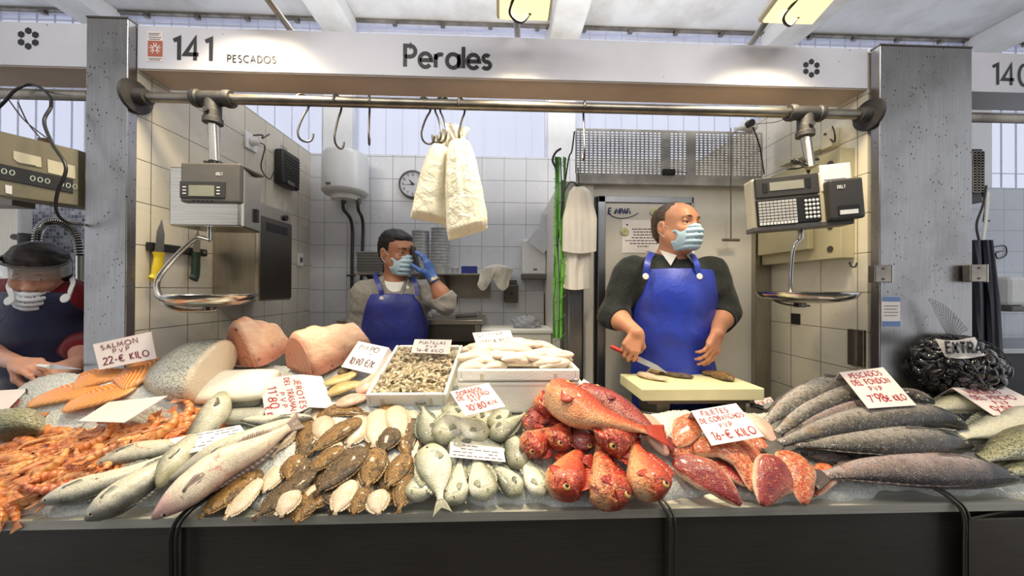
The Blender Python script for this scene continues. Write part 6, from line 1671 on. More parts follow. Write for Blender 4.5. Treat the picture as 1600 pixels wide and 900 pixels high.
    for s_ in (-1, 1):
        MB().tube([(sh[0] + s_ * .09, 1.60, 1.0), (sh[0] + s_ * .1, 1.60, .5), (sh[0] + s_ * .1, 1.61, .2)], [.08, .062, .05], 14, 14).build('trouser_leg', M['trouser'], t)
        m = MB().tube([(sh[0] + s_ * .1, 1.61, .3), (sh[0] + s_ * .1, 1.61, .07)], [.058, .05], 14); m.ell((sh[0] + s_ * .1, 1.55, .045), (.046, .12, .0445)); m.build('boot', M['boot'], t)
    k0, k1, k2 = U(60, 571, Y=1.27), U(78, 573, Y=1.27), U(128, 577, Y=1.24)
    kt = thing('fish_knife', k0, 'thin steel knife held by the woman in the left stall', 'knife')
    MB().tube([k0, k1], [.008, .010], 10, flat=(1, .7)).build('handle', M['whitep'], kt)
    m = MB(); m.prism([k1 + (0, 0, .010), k1 - (0, 0, .008), k2], (0, .002, 0)); m.build('blade', M['blade'], kt, smooth=False)
woman()
# ------------------------------------------------------------------ fish
KIN = {
 'dome': ([0, .02, .06, .12, .2, .3, .45, .6, .75, .88, .96, 1], [.86, .94, .98, 1, 1, 1, .98, .92, .80, .62, .42, .2], [.86, .94, .98, 1, 1, 1, .98, .92, .80, .62, .42, .2], [.5, .58, .62, .64, .65, .65, .63, .58, .5, .38, .25, .1]),  # s, dorsal, ventral, thickness
 'hake': ([0, .02, .06, .12, .2, .3, .45, .6, .75, .88, .96, 1], [.08, .17, .30, .46, .68, .88, 1, .90, .68, .44, .30, .30], [.09, .20, .36, .54, .76, .94, 1, .86, .62, .40, .28, .30], [.10, .28, .5, .68, .82, .9, .86, .7, .46, .22, .12, .08]),
 'dorada': ([0, .02, .06, .12, .2, .3, .45, .6, .75, .88, .96, 1], [.06, .26, .54, .82, .98, 1.04, .98, .8, .52, .24, .17, .19], [.10, .26, .46, .66, .84, .95, 1, .84, .55, .25, .17, .19], [.08, .2, .32, .42, .48, .5, .46, .36, .24, .13, .08, .05]),
 'scorpion': ([0, .02, .06, .12, .2, .3, .45, .6, .75, .88, .96, 1], [.30, .50, .66, .82, .97, 1.04, 1.0, .84, .58, .32, .23, .24], [.40, .55, .68, .82, .94, 1, .96, .78, .52, .30, .21, .23], [.40, .55, .66, .76, .82, .84, .76, .60, .40, .20, .1, .07]),
 'sole': ([0, .02, .06, .12, .2, .3, .45, .6, .75, .88, .96, 1], [.12, .40, .62, .78, .90, .98, 1, .92, .72, .44, .22, .14], [.12, .36, .58, .76, .90, .98, 1, .92, .72, .44, .22, .14], [.06, .12, .17, .21, .24, .25, .24, .21, .17, .11, .07, .04]),
 'fillet': ([0, .02, .06, .12, .2, .3, .45, .6, .75, .88, .96, 1], [.10, .34, .55, .72, .86, .96, 1, .9, .72, .46, .28, .12], [.10, .34, .55, .72, .86, .96, 1, .9, .72, .46, .28, .12], [.05, .18, .28, .34, .38, .40, .38, .34, .28, .2, .12, .05]),
 'slab': ([0, .02, .06, .12, .2, .3, .45, .6, .75, .88, .96, 1], [.6, .82, .92, .97, 1, 1, 1, 1, .95, .8, .55, .3], [.6, .82, .92, .97, 1, 1, 1, 1, .95, .8, .55, .3], [.10, .2, .25, .27, .28, .3, .3, .28, .26, .22, .16, .08]),
 'block': ([0, .02, .06, .12, .2, .3, .45, .6, .75, .88, .96, 1], [.86, .96, 1, 1, 1, 1, 1, 1, .99, .96, .9, .8], [.86, .96, 1, 1, 1, 1, 1, 1, .99, .96, .9, .8], [.5, .6, .64, .65, .65, .65, .65, .65, .64, .62, .58, .5]),
}
def px_m(px, py): return (S(px, py) - CAM) @ FWD / FPX
def spine(pts, n, lift=0.0, lvl=None):
    """points (px, py[, h]) on the sloping display -> curve"""
    W_ = []
    for p in pts:
        h = (p[2] if len(p) > 2 else .0) + lift
        W_.append(S(p[0], p[1], h) if lvl is None else U(p[0], p[1], Z=lvl + h))
    return catmull(W_, n)
def build_fish(name, kind, pts, wpx, mat, label, group=None, flip=1, roll=0.0, lift=.018, thick=1.0, tail=.22, fork=.35, fins=True, eye=.10, nrm=None, lvl=None, cat='fish',
               seed=0, wav=0.0, eyecol='fisheye', gap=False, mouth=True, parent=None, pect=True, spread=1.0, cat_on=True, dors=None):
    r = np.random.default_rng(seed + int(pts[0][0] * 7 + pts[0][1])); N0 = NRM if nrm is None else unit(nrm)
    ns, na = 40, 22
    mid = pts[len(pts) // 2]; hw = wpx * ((S(mid[0], mid[1]) - CAM) @ FWD if lvl is None else (U(mid[0], mid[1], Z=lvl) - CAM) @ FWD) / FPX / 2
    prof = KIN[kind]; tmax = max(prof[3]) * hw * thick
    P = spine(pts, ns, lift + tmax * .82, lvl); T = np.gradient(P, axis=0); L = np.linalg.norm(np.diff(P, axis=0), axis=1).sum()
    s = np.linspace(0, 1, ns) ** 1.0; u = np.linspace(0, 1, ns)
    hd = np.interp(u, prof[0], prof[1]) * hw; hv = np.interp(u, prof[0], prof[2]) * hw; th = np.interp(u, prof[0], prof[3]) * hw * thick
    fr = []; V = []; AT = []
    for k in range(ns):
        t = unit(T[k]); D = unit(np.cross(N0, t)) * flip; N = unit(np.cross(t, D)) * flip
        if N @ N0 < 0: N = -N
        c, s_ = math.cos(roll), math.sin(roll); D2 = D * c + N * s_; N2 = N * c - D * s_
        fr.append((t, D2, N2))
        for i in range(na):
            a = 2 * PI * i / na; ca, sa = math.cos(a), math.sin(a)
            e = .85; cx = math.copysign(abs(ca) ** e, ca); sx_ = math.copysign(abs(sa) ** .9, sa)
            hh = hd[k] if ca > 0 else hv[k]; w_ = 1 + wav * math.sin(9 * u[k] + 3 * a + seed) + wav * .6 * math.sin(17 * u[k] - 2 * a)
            V.append(P[k] + D2 * hh * cx * w_ + N2 * th[k] * sx_ * (1 + wav * math.sin(13 * u[k] + 2 * a)))
            AT.append((u[k], .5 + .5 * ca, .5 + .5 * sa))
    F_ = [(k * na + i, k * na + (i + 1) % na, (k + 1) * na + (i + 1) % na, (k + 1) * na + i) for k in range(ns - 1) for i in range(na)]
    if flip > 0: pass
    F_ += [list(range(na))[::-1], [(ns - 1) * na + i for i in range(na)]]
    root = thing(name, P[0] * .5 + P[-1] * .5 - N0 * tmax, label, cat if cat_on else None, group)
    body = link_mesh('body', V, F_, mat, root, smooth=True, attr=np.array(AT, np.float32))
    import bmesh
    bm = bmesh.new(); bm.from_mesh(body.data); bmesh.ops.recalc_face_normals(bm, faces=bm.faces); bm.to_mesh(body.data); bm.free()
    def at(u_, d_, l_, out=1.0):
        k = min(ns - 1, max(0, u_ * (ns - 1))); i = int(k); f = k - i; j = min(i + 1, ns - 1)
        p = P[i] * (1 - f) + P[j] * f; t, D, N = fr[i]; h_ = (hd[i] if d_ > 0 else hv[i]); return p + D * h_ * d_ * out + N * th[i] * l_ * out, t, D, N
    def finsheet(nm, rows, th_=.0012, at_=None):
        m = MB(); m.sheet(rows, th_); a = None
        n_ = len(m.v) // 2; R_, C_ = len(rows), len(rows[0]); A_ = [((i / (R_ - 1)), j / (C_ - 1), .5) for i in range(R_) for j in range(C_)] * 2
        o = link_mesh(nm, m.v, m.f, M['fin_' + mat.name] if 'fin_' + mat.name in M else mat, root, smooth=True, attr=np.array(A_, np.float32)); return o
    if fins:
        t, D, N = fr[-1]; p = P[-1]; tl = L * tail
        rows = []
        for i in range(7):
            a = i / 6; row = []
            for j in range(11):
                b = j / 10 * 2 - 1; ln = tl * a * (1 - fork + fork * abs(b) ** 1.3)
                row.append(p - t * .004 + t * ln + D * b * (hd[-1] * .9 + spread * tl * .42 * a ** .9) + N * (.002 * math.sin(b * 9 + seed) * a + .0015 * math.sin(a * 5)))
            rows.append(row)
        finsheet('tail_fin', rows)
        s0, s1, hf = dors if dors else {'hake': (.34, .86, .30), 'dorada': (.30, .85, .28), 'scorpion': (.26, .80, .45), 'sole': (.10, .94, .22), 'fillet': (.3, .8, .1)}.get(kind, (.3, .8, .2))
        for nm, sg, f0, f1 in (('dorsal_fin', 1, s0, s1),) + ((('anal_fin', -1, .12 if kind == 'sole' else .62, s1),)):
            rows = []; q0 = []; q1 = []
            for i in range(22):
                uu = f0 + (f1 - f0) * i / 21; pt, t, D, N = at(uu, sg, 0, .93); e = math.sin(PI * (i + .5) / 22) ** .6
                jag = 1 + (.35 * abs(math.sin(i * 1.57)) if kind == 'scorpion' else .12 * math.sin(i * 2.1))
                q0.append(pt); q1.append(pt + D * sg * hw * hf * e * jag + t * hw * .15 + N * .001 * math.sin(i))
            finsheet(nm, [q0, [(a + b) / 2 for a, b in zip(q0, q1)], q1], .0010)
        if pect:
            for sgn in ((1,) if kind != 'hake' or abs(roll) < .8 else (1, -1)):
                p0, t, D, N = at(.27, -.25, sgn * .98); rows = []; PW = .34 if kind == 'scorpion' else .17
                for i in range(5):
                    a = i / 4; rows.append([p0 + t * (L * .15 * a) * (1 - .32 * b * b) + D * (b * hw * (.07 + PW * a ** .8) - hw * .10 * a) + N * sgn * (.0012 + .0015 * math.sin(b * 8) * a) - N * sgn * .30 * th[12] * a * .25 for b in np.linspace(-1, 1, 11)])
                finsheet('pectoral_fin', rows, .001)
    if eye:
        pe = {'hake': (.105, .42), 'dorada': (.15, .30), 'scorpion': (.17, .52), 'sole': (.10, .25)}.get(kind, (.12, .4))
        for sgn in ((1, -1) if abs(roll) > .3 or kind == 'scorpion' else (1,)):
            l_ = math.sqrt(1 - pe[1] ** 2) * .93 * sgn; p0, t, D, N = at(pe[0], pe[1], l_); n_ = unit(N * sgn * .9 + D * .35); re = hw * eye * 2
            a1 = unit(np.cross(n_, t)); ax = (t, a1, n_)
            ey = MB().ell(p0, (re, re, re * .5), ax=ax, n=16, m=8).build('eye', M[eyecol], root)
            MB().ell(p0 + n_ * re * .32, (re * .55, re * .55, re * .25), ax=ax, n=14, m=6).build('pupil', M['pupil'], ey)
    if kind == 'scorpion':
        m = MB()
        for q in range(16):
            uu = r.uniform(.08, .30); dd = r.uniform(-.6, .9); p0, t, D, N = at(uu, dd, math.sqrt(1 - dd * dd) * .98); d_ = unit(N * .7 + D * dd * .6 + t * .8); m.cyl(p0 - d_ * .002, p0 + d_ * r.uniform(.004, .009), .0022, .0003, 6)
        m.build('head_spines', M['fin_' + mat.name], root)
        for hs in (-1, 1):
            m = MB(); m.tube([at(.002 + .085 * q, -.22 + hs * .07 - .30 * q, 1.0 * math.sqrt(max(0, 1 - (.22 + .3 * q) ** 2)))[0] for q in np.linspace(0, 1, 7)], [hw * .07, hw * .05], 7, 12); m.build('lip', M['lip'], root)
    if mouth and eye:
        for sgn in (1,):
            pts_ = []
            mo = -.22 if kind == 'scorpion' else -.10
            for q in np.linspace(0, 1, 6): pts_.append(at(.004 + .085 * q, mo - .20 * q, .98 * math.sqrt(max(0, 1 - (mo - .20 * q) ** 2)))[0])
            MB().tube(pts_, hw * .02, 6, 12).build('mouth_line', M['mouth'], root)
        pts_ = []
        for q in np.linspace(-.85, .85, 9): uu = .215 + .035 * (1 - q * q); pts_.append(at(uu, q, math.sqrt(1 - q * q) * 1.0)[0])
        MB().tube(pts_, hw * .016, 6, 18).build('gill_edge', M['gill'], root)
    return root

SPS = 2.2
def fmat(name, stops, spots=None, rough=.3, sc=260, bump=.35, head=None, extra=None, spec=.6, stripe=None, coat=.35, scales=True, sss=.05):
    """stops along belly (0) -> back (1)"""
    b = NB(name); _, s, d, l = b.attr(); n = b.noise(14, 4); n2 = b.noise(70, 4)
    dd = b.math('ADD', d, b.math('MULTIPLY', b.math('SUBTRACT', n, .5), .45)); dd = b.math('ADD', dd, b.math('MULTIPLY', b.math('SUBTRACT', n2, .5), .30))
    col = b.ramp(dd, [(p, rgb(*c)) for p, c in stops])
    if spots:
        for c, scale, thr, amt in spots:
            m = b.ramp(b.noise(scale * SPS, 5, None, .7), [(thr, 0), (thr + .07, 1)]); col = b.mix(b.math('MULTIPLY', m, amt), col, rgb(*c))
    if scales:
        v = b.vor(sc); col = b.mix(b.ramp(v, [(.25, 0), (.75, .38)]), col, (.02, .02, .018, 1), 'MIX')
        h = b.math('SUBTRACT', 1.0, v)
    else: h = n2
    if head: m = b.ramp(s, [(.14, 1), (.27, 0)]); col = b.mix(b.math('MULTIPLY', m, .75), col, rgb(*head))
    if stripe: m = b.ramp(b.math('ABSOLUTE', b.math('SUBTRACT', d, stripe[1])), [(0, 1), (.05, 0)]); col = b.mix(m, col, rgb(*stripe[0]))
    rv = b.math('ADD', .86, b.math('MULTIPLY', b.rand(), .24)); col = b.mix(1.0, col, b.comb(rv, rv, rv), 'MULTIPLY')
    if extra: col = extra(b, col, s, d, l)
    m_ = b.done(col, b.ramp(n2, [(.3, rough), (.8, rough + .2)]), 0, b.bump(h, bump, .0025, b.bump(b.noise(30, 4), .5, .006)), spec, Coat_Weight=coat, Coat_Roughness=.12, Subsurface_Weight=sss, Subsurface_Scale=.01)
    f = NB('fin_' + name); _, a, c_, _l = f.attr(); w = f.math('SINE', f.math('MULTIPLY', c_, 95.0)); base = stops[-1][1] if not isinstance(stops[-1][1], float) else (90, 90, 80)
    md = stops[len(stops) // 2][1]; base = [int(.55 * x + .45 * y) for x, y in zip(base, md)]
    fc = f.mix(f.ramp(w, [(.3, 0), (.8, 1)]), rgb(*[int(x * .75) for x in base]), rgb(*[min(255, int(x * 1.05 + 12)) for x in base]))
    M['fin_' + name] = f.done(fc, .35, 0, f.bump(w, .4, .001), .5, Coat_Weight=.3)
    return m_
M['fisheye'] = simple('fish_eye', (190, 182, 140), .12, .0, .1); M['pupil'] = simple('fish_pupil', (10, 10, 12), .06, 0, 0); M['redeye'] = simple('red_fish_eye', (206, 170, 96), .12, 0, .1)
M['lip'] = simple('fish_lip', (214, 130, 92), .35, 0, .3, 60); M['mouth'] = simple('fish_mouth', (40, 26, 26), .4, 0, 0); M['gill'] = simple('gill_edge', (112, 96, 80), .35, 0, .3)
FM = {}
FM['hake'] = fmat('white_hake_skin', [(.0, (240, 234, 208)), (.55, (232, 227, 204)), (.72, (188, 187, 172)), (.88, (138, 138, 128)), (1, (100, 102, 96))], [((176, 160, 84), 9, .62, .35)], head=(168, 164, 156), sc=420, bump=.15)
FM['hakepink'] = fmat('pink_hake_skin', [(.0, (242, 232, 206)), (.6, (236, 222, 198)), (.82, (212, 186, 168)), (1, (150, 130, 124))], [((196, 92, 84), 11, .58, .7)], head=(206, 150, 148), sc=420, bump=.12)
FM['hakegreen'] = fmat('green_hake_skin', [(.0, (236, 232, 206)), (.5, (212, 208, 184)), (.78, (146, 144, 124)), (1, (88, 88, 76))], [((70, 70, 54), 24, .6, .5)], head=(150, 148, 112), sc=380)
FM['dorada'] = fmat('bream_skin', [(.0, (240, 238, 218)), (.40, (218, 218, 196)), (.65, (158, 160, 138)), (1, (92, 98, 82))], [((208, 196, 110), 8, .62, .4), ((60, 62, 52), 60, .60, .5)], head=(150, 150, 122), sc=330)
FM['bream2'] = fmat('pale_bream_belly', [(.0, (244, 242, 228)), (.6, (226, 224, 200)), (1, (140, 142, 116))], [((70, 70, 58), 60, .64, .4)], head=(176, 176, 148), sc=330)
FM['scorpion'] = fmat('red_scorpionfish_skin', [(.0, (238, 172, 126)), (.28, (226, 104, 62)), (.6, (200, 52, 32)), (1, (150, 26, 20))], [((250, 196, 130), 42, .54, .8), ((110, 18, 16), 26, .53, .8), ((228, 142, 66), 12, .6, .5)], sc=190, bump=.8)
FM['scorpion2'] = fmat('purplish_scorpionfish_skin', [(.0, (226, 160, 140)), (.3, (196, 82, 72)), (1, (118, 24, 32))], [((214, 150, 130), 34, .58, .6), ((84, 14, 24), 20, .56, .6)], sc=190, bump=.8)
FM['scorpion3'] = fmat('pale_bellied_scorpionfish_skin', [(.0, (242, 196, 150)), (.22, (238, 156, 100)), (.5, (224, 92, 52)), (1, (172, 40, 28))], [((246, 206, 150), 30, .58, .5), ((150, 32, 24), 20, .60, .5)], sc=190, bump=.6)
def _fil(b, col, s, d, l):
    e = b.math('ABSOLUTE', b.math('SUBTRACT', d, .5)); e = b.math('ADD', e, b.math('MULTIPLY', b.math('SUBTRACT', b.noise(30, 3), .5), .12)); m = b.ramp(e, [(.40, 0), (.49, 1)]); return b.mix(m, col, rgb(238, 200, 170))
FM['rfillet'] = fmat('red_skinned_fillet', [(.0, (222, 116, 74)), (.5, (208, 84, 50)), (1, (226, 136, 88))], [((248, 200, 140), 52, .51, .75), ((132, 30, 34), 22, .57, .6)], sc=230, bump=.5, extra=_fil)
FM['rfillet2'] = fmat('dark_red_skinned_fillet', [(.0, (190, 80, 66)), (.5, (150, 34, 44)), (1, (206, 110, 80))], [((236, 176, 120), 40, .57, .7), ((100, 18, 36), 18, .55, .6)], sc=230, bump=.5, extra=_fil)
FM['pfillet'] = fmat('pink_flesh_fillet', [(.0, (238, 206, 178)), (.5, (232, 166, 146)), (1, (238, 200, 176))], [((214, 110, 84), 12, .56, .6), ((246, 232, 214), 26, .58, .6)], scales=False, sc=200, bump=.3)
FM['sole'] = fmat('brown_sole_skin', [(.0, (124, 90, 46)), (.5, (158, 116, 58)), (1, (120, 88, 44))], [((58, 40, 22), 24, .50, .8), ((212, 172, 98), 60, .55, .7), ((216, 206, 170), 110, .62, .7)], sc=360, bump=.7, coat=.2, rough=.38)
FM['sole2'] = fmat('dark_sole_skin', [(.0, (92, 70, 42)), (.5, (118, 90, 54)), (1, (86, 64, 38))], [((44, 32, 22), 24, .5, .8), ((180, 146, 88), 60, .56, .7), ((206, 196, 164), 110, .62, .6)], sc=360, bump=.7, coat=.2, rough=.38)
FM['solew'] = fmat('pale_sole_underside', [(.0, (226, 200, 166)), (.5, (236, 216, 190)), (1, (224, 196, 160))], [((140, 104, 78), 95, .66, .75), ((240, 206, 190), 9, .55, .6)], sc=400, bump=.12)
def _dk(b, col, s, d, l):
    m = b.ramp(b.math('ADD', s, b.math('MULTIPLY', b.math('SUBTRACT', b.noise(20, 4), .5), .12)), [(.20, 1), (.27, 0)]); return b.mix(m, col, rgb(13, 12, 14))
FM['dark'] = fmat('dark_silver_fish_skin', [(.0, (120, 112, 116)), (.25, (196, 188, 184)), (.5, (160, 152, 142)), (.72, (84, 78, 70)), (1, (40, 38, 38))], [((206, 196, 176), 60, .55, .55), ((40, 36, 40), 40, .54, .7), ((176, 140, 96), 6, .58, .4)], sc=300, bump=.9, extra=_dk, coat=.5)
FM['dark2'] = fmat('purplish_silver_fish_skin', [(.0, (196, 178, 178)), (.35, (190, 170, 170)), (.6, (136, 118, 114)), (1, (58, 50, 50))], [((214, 196, 190), 60, .56, .5), ((60, 48, 56), 40, .55, .65), ((196, 150, 110), 6, .58, .4)], sc=300, bump=.9, extra=_dk, coat=.5)
def _cr(b, col, s, d, l):
    col = b.mix(b.ramp(s, [(.45, 0), (1, .55)]), col, rgb(90, 92, 94)); return b.mix(b.ramp(s, [(.05, 1), (.10, 0)]), col, rgb(232, 214, 186))
FM['corv'] = fmat('big_silver_scales', [(.0, (240, 236, 214)), (.45, (222, 220, 202)), (.75, (168, 168, 158)), (1, (96, 98, 96))], [((44, 46, 48), 60, .55, .8)], sc=150, bump=.6, extra=_cr)
FM['lfish'] = fmat('green_gold_scales', [(.0, (222, 220, 190)), (.45, (186, 182, 136)), (1, (84, 84, 66))], [((50, 56, 44), 80, .52, .8)], sc=170, bump=.8)
FM['silver'] = fmat('silver_side', [(.0, (222, 220, 200)), (.5, (196, 196, 182)), (1, (112, 112, 104))], [((90, 92, 84), 60, .6, .4)], sc=420, bump=.15)
FM['whiteblock'] = fmat('white_fish_flesh', [(.0, (240, 234, 214)), (1, (246, 242, 226))], None, scales=False, bump=.1)
def _sal(b, col, s, d, l):
    e = b.math('ABSOLUTE', b.math('SUBTRACT', d, .5)); k = b.math('ADD', b.math('MULTIPLY', s, 22.0), b.math('MULTIPLY', e, 16.0)); k = b.math('ADD', k, b.math('MULTIPLY', b.noise(20, 2), 1.4))
    w = b.ramp(b.math('SINE', b.math('MULTIPLY', k, 3.3)), [(.3, 0), (.9, 1)]); col = b.mix(b.math('MULTIPLY', w, .85), col, rgb(255, 214, 140))
    m = b.ramp(e, [(.44, 0), (.5, 1)]); return b.mix(b.math('MULTIPLY', m, .6), col, rgb(250, 196, 130))
FM['salmon'] = fmat('salmon_flesh', [(.0, (238, 150, 70)), (.5, (234, 122, 44)), (1, (240, 156, 78))], None, scales=False, bump=.15, extra=_sal, sss=.15)
FM['yfillet'] = fmat('pale_yellow_fillet', [(.0, (226, 204, 140)), (.5, (206, 180, 116)), (1, (152, 126, 80))], [((120, 98, 60), 14, .58, .5)], scales=False, bump=.3)
FM['wfillet'] = fmat('white_squid_flesh', [(.0, (226, 208, 186)), (.5, (238, 224, 204)), (1, (222, 202, 182))], [((206, 172, 152), 10, .56, .5)], scales=False, bump=.25, sss=.2)

LAY = {'hake': .018, 'k': 0}
# --- white hakes on the left (head first)
HK = [
 ([(488, 652, .004), (430, 659, .004), (365, 652, .004)], 22, 'hake', 1, 0, 'pale hake lying behind the twisted price card', 1),
 ([(148, 729), (200, 712), (262, 700), (325, 690)], 33, 'hake', -1, .35, 'upper of the white hakes pointing left by the orange langoustines', 1),
 ([(63, 786), (120, 768), (190, 745), (262, 712)], 36, 'hake', -1, .35, 'white hake with its head furthest left on the counter', 1),
 ([(246, 762, .02), (272, 722, .02), (300, 690, .02), (318, 660, .0)], 34, 'hakegreen', 1, 0, 'greenish hake with dark open gills under the printed label', 1),
 ([(133, 813, .004), (180, 783, .008), (238, 742, .012), (290, 705, .006)], 44, 'hake', -1, .35, 'white hake with its snout over the counter rim left of the rod', 1),
 ([(353, 613, .03), (338, 640, .03), (318, 672, .02), (292, 715, .0)], 38, 'hakegreen', -1, 0, 'greenish hake with its snout pointing up beside the printed label', 0),
 ([(262, 752, .012), (330, 712, .02), (392, 688, .022), (440, 666, .012), (470, 655, 0)], 34, 'hake', -1, .9, 'white bellied hake lying just above the pink one', 1),
 ([(238, 811, .008), (285, 775, .02), (345, 728, .026), (405, 697, .02), (452, 668, .01)], 48, 'hakepink', -1, .9, 'pinkish hake with red gills nearest the black rod', 1),
]
for pts, w, m_, fl, ro, lab, ey in HK:
    build_fish('hake', 'hake', pts, w, FM[m_], lab, None, flip=fl, roll=-ro, tail=.14, fork=.2, eye=.075 if ey else .06, seed=1, thick=1.0)
# silver fish sections beneath the card
for pts, w, lab in (([(336, 628), (408, 622)], 25, 'thick silver fish section above its twin left of the twisted card'), ([(340, 652), (415, 648)], 26, 'lower silver fish section left of the twisted card')):
    build_fish('fish_section', 'block', pts, w, FM['silver'], lab, None, fins=False, eye=0, lift=.016, thick=1.1)
# --- soles
SO = [
 ([(495, 652), (530, 640), (570, 646)], 24, 'sole'), ([(478, 652), (479, 706)], 27, 'sole'), ([(500, 652), (512, 690)], 32, 'solew'),
 ([(572, 652), (545, 696)], 38, 'solew'), ([(592, 640), (584, 694)], 38, 'solew'), ([(612, 636), (630, 678)], 36, 'solew'), ([(640, 642), (652, 672), (645, 716)], 20, 'solew'),
 ([(468, 642), (463, 672), (430, 708)], 18, 'solew'), ([(465, 710), (450, 748)], 32, 'sole'), ([(440, 728), (413, 768)], 28, 'solew'), ([(520, 700), (560, 770)], 34, 'sole'),
 ([(532, 690), (505, 715)], 26, 'solew'), ([(596, 720), (610, 775)], 30, 'sole2'), ([(536, 698, .012), (484, 735, .008)], 30, 'sole'), ([(617, 668), (598, 704)], 34, 'sole2'), ([(634, 672), (637, 712)], 26, 'sole'),
 ([(565, 655, .014), (530, 674, .014), (486, 706, .01)], 29, 'sole'), ([(400, 738), (352, 775), (317, 804)], 33, 'sole'), ([(408, 748, .006), (378, 783, .006), (354, 808, .003)], 30, 'solew'),
 ([(555, 736), (577, 778)], 26, 'solew'), ([(494, 735, .006), (440, 775, .008), (403, 806, .004)], 34, 'sole2'), ([(505, 762), (470, 806)], 30, 'sole'), ([(456, 764, .012), (440, 806, .008)], 37, 'solew'),
 ([(590, 700, .014), (574, 760, .01)], 40, 'sole'), ([(638, 710, .016), (606, 760, .012)], 36, 'sole'), ([(640, 728, .004), (624, 796, .004)], 33, 'sole'), ([(551, 750, .008), (524, 801, .005)], 36, 'solew'),
 ([(572, 700, .024), (540, 727, .022), (497, 768, .014)], 42, 'sole2'), ([(571, 762, .01), (552, 803, .006)], 32, 'sole'), ([(589, 766, .008), (592, 802, .006)], 32, 'solew'),
 ([(610, 770), (600, 790)], 24, 'sole'), ([(480, 715), (455, 760)], 28, 'sole2'), ([(500, 745), (530, 790)], 26, 'sole2'), ([(655, 655), (655, 700)], 22, 'sole2'),
]
_r = np.random.default_rng(77); _sp = [(330, 800), (420, 728), (470, 650), (640, 645), (650, 700), (630, 795)]
while len(SO) < 56:
    x, y = _r.uniform(330, 650), _r.uniform(650, 795); ok = False; j = 5
    for i in range(6):
        if (_sp[i][1] > y) != (_sp[j][1] > y) and x < (_sp[j][0] - _sp[i][0]) * (y - _sp[i][1]) / (_sp[j][1] - _sp[i][1]) + _sp[i][0]: ok = not ok
        j = i
    if not ok: continue
    a_ = _r.normal(2.35, .35) if x < 560 else _r.normal(1.7, .35); l_ = _r.uniform(26, 36)
    SO.append(([(x - math.cos(a_) * l_, y - math.sin(a_) * l_, -.006), (x + math.cos(a_) * l_, y + math.sin(a_) * l_, -.006)], _r.uniform(28, 34), ('sole', 'sole2', 'sole', 'solew')[len(SO) % 4]))
SOLAB = {'sole': 'brown speckled sole lying skin up in the heap between hakes and breams', 'sole2': 'darker brown sole lying skin up in the heap between hakes and breams', 'solew': 'sole lying with its pale underside up in the sole heap'}
for i, (pts, w, m_) in enumerate(SO):
    build_fish('sole', 'sole', pts, w, FM[m_], SOLAB[m_], {'sole': 'brown soles in the heap', 'sole2': 'darker soles in the heap', 'solew': 'soles with the pale side up'}[m_], flip=1 if i % 2 else -1, tail=.10, fork=-.1, eye=.035 if m_ != 'solew' else 0,
               pect=False, seed=i, lift=.018 + .003 * (i % 3), wav=.03, mouth=False, thick=1.15, spread=.7)
# --- breams
DO = [
 ([(700, 700), (740, 692), (796, 706)], 42, 'dorada', 1, 'bream lying flat under the white printed label'),
 ([(685, 690), (668, 668), (660, 636)], 36, 'dorada', 1, 'grey bream at the upper left, snout down beside a paler one'),
 ([(689, 692, .008), (703, 665, .008), (716, 632, .004)], 44, 'bream2', 1, 'pale bream snout down left of the bream price card'),
 ([(757, 690, .012), (738, 670, .014), (716, 650, .01)], 38, 'bream2', -1, 'pale headed bream just above the white printed label'),
 ([(764, 668), (780, 650), (800, 628)], 30, 'dorada', 1, 'bream half hidden under the lower edge of the bream price card'),
 ([(766, 686, .01), (790, 668, .012), (822, 646, .01)], 33, 'dorada', -1, 'bream stretched towards the upper right beside the scorpionfish'),
 ([(822, 650), (826, 635), (812, 622)], 22, 'bream2', 1, 'small pale bream tail piece by the foam box'),
 ([(816, 732), (805, 702), (788, 668)], 38, 'dorada', 1, 'grey bream right of the white printed label'),
 ([(672, 695, .012), (680, 735, .014), (688, 782, .010)], 52, 'bream2', -1, 'pale bream in front with its tail hanging over the rim'),
 ([(648, 783), (660, 755), (676, 712)], 44, 'bream2', 1, 'bream head at the lower left beside the hanging tail'),
 ([(718, 787), (712, 760), (720, 716)], 40, 'bream2', 1, 'bream with its eye towards the viewer right of the hanging tail'),
 ([(760, 782, .004), (752, 750, .006), (742, 708, .004)], 42, 'bream2', -1, 'upright pale bream below the white printed label'),
 ([(814, 773), (795, 752), (766, 722)], 34, 'dorada', 1, 'dark headed bream between two pale ones near the ice edge'),
 ([(850, 775, .004), (835, 748, .004), (816, 708, .002)], 34, 'bream2', -1, 'slim pale bream nearest the scorpionfish'),
 ([(740, 640, -.004), (765, 655, -.004), (790, 676, -.006)], 34, 'dorada', 1, 'bream directly under the bream price card'),
 ([(690, 640), (730, 645), (760, 640)], 34, 'dorada', 1, 'bream at the back of the bream heap'),
]
for i, (pts, w, m_, fl, lab) in enumerate(DO):
    build_fish('sea_bream', 'dorada', pts, w, FM[m_], lab, None, flip=fl, tail=.24, fork=.45, eye=.07, seed=i, roll=.12 * ((i % 3) - 1), thick=1.05)
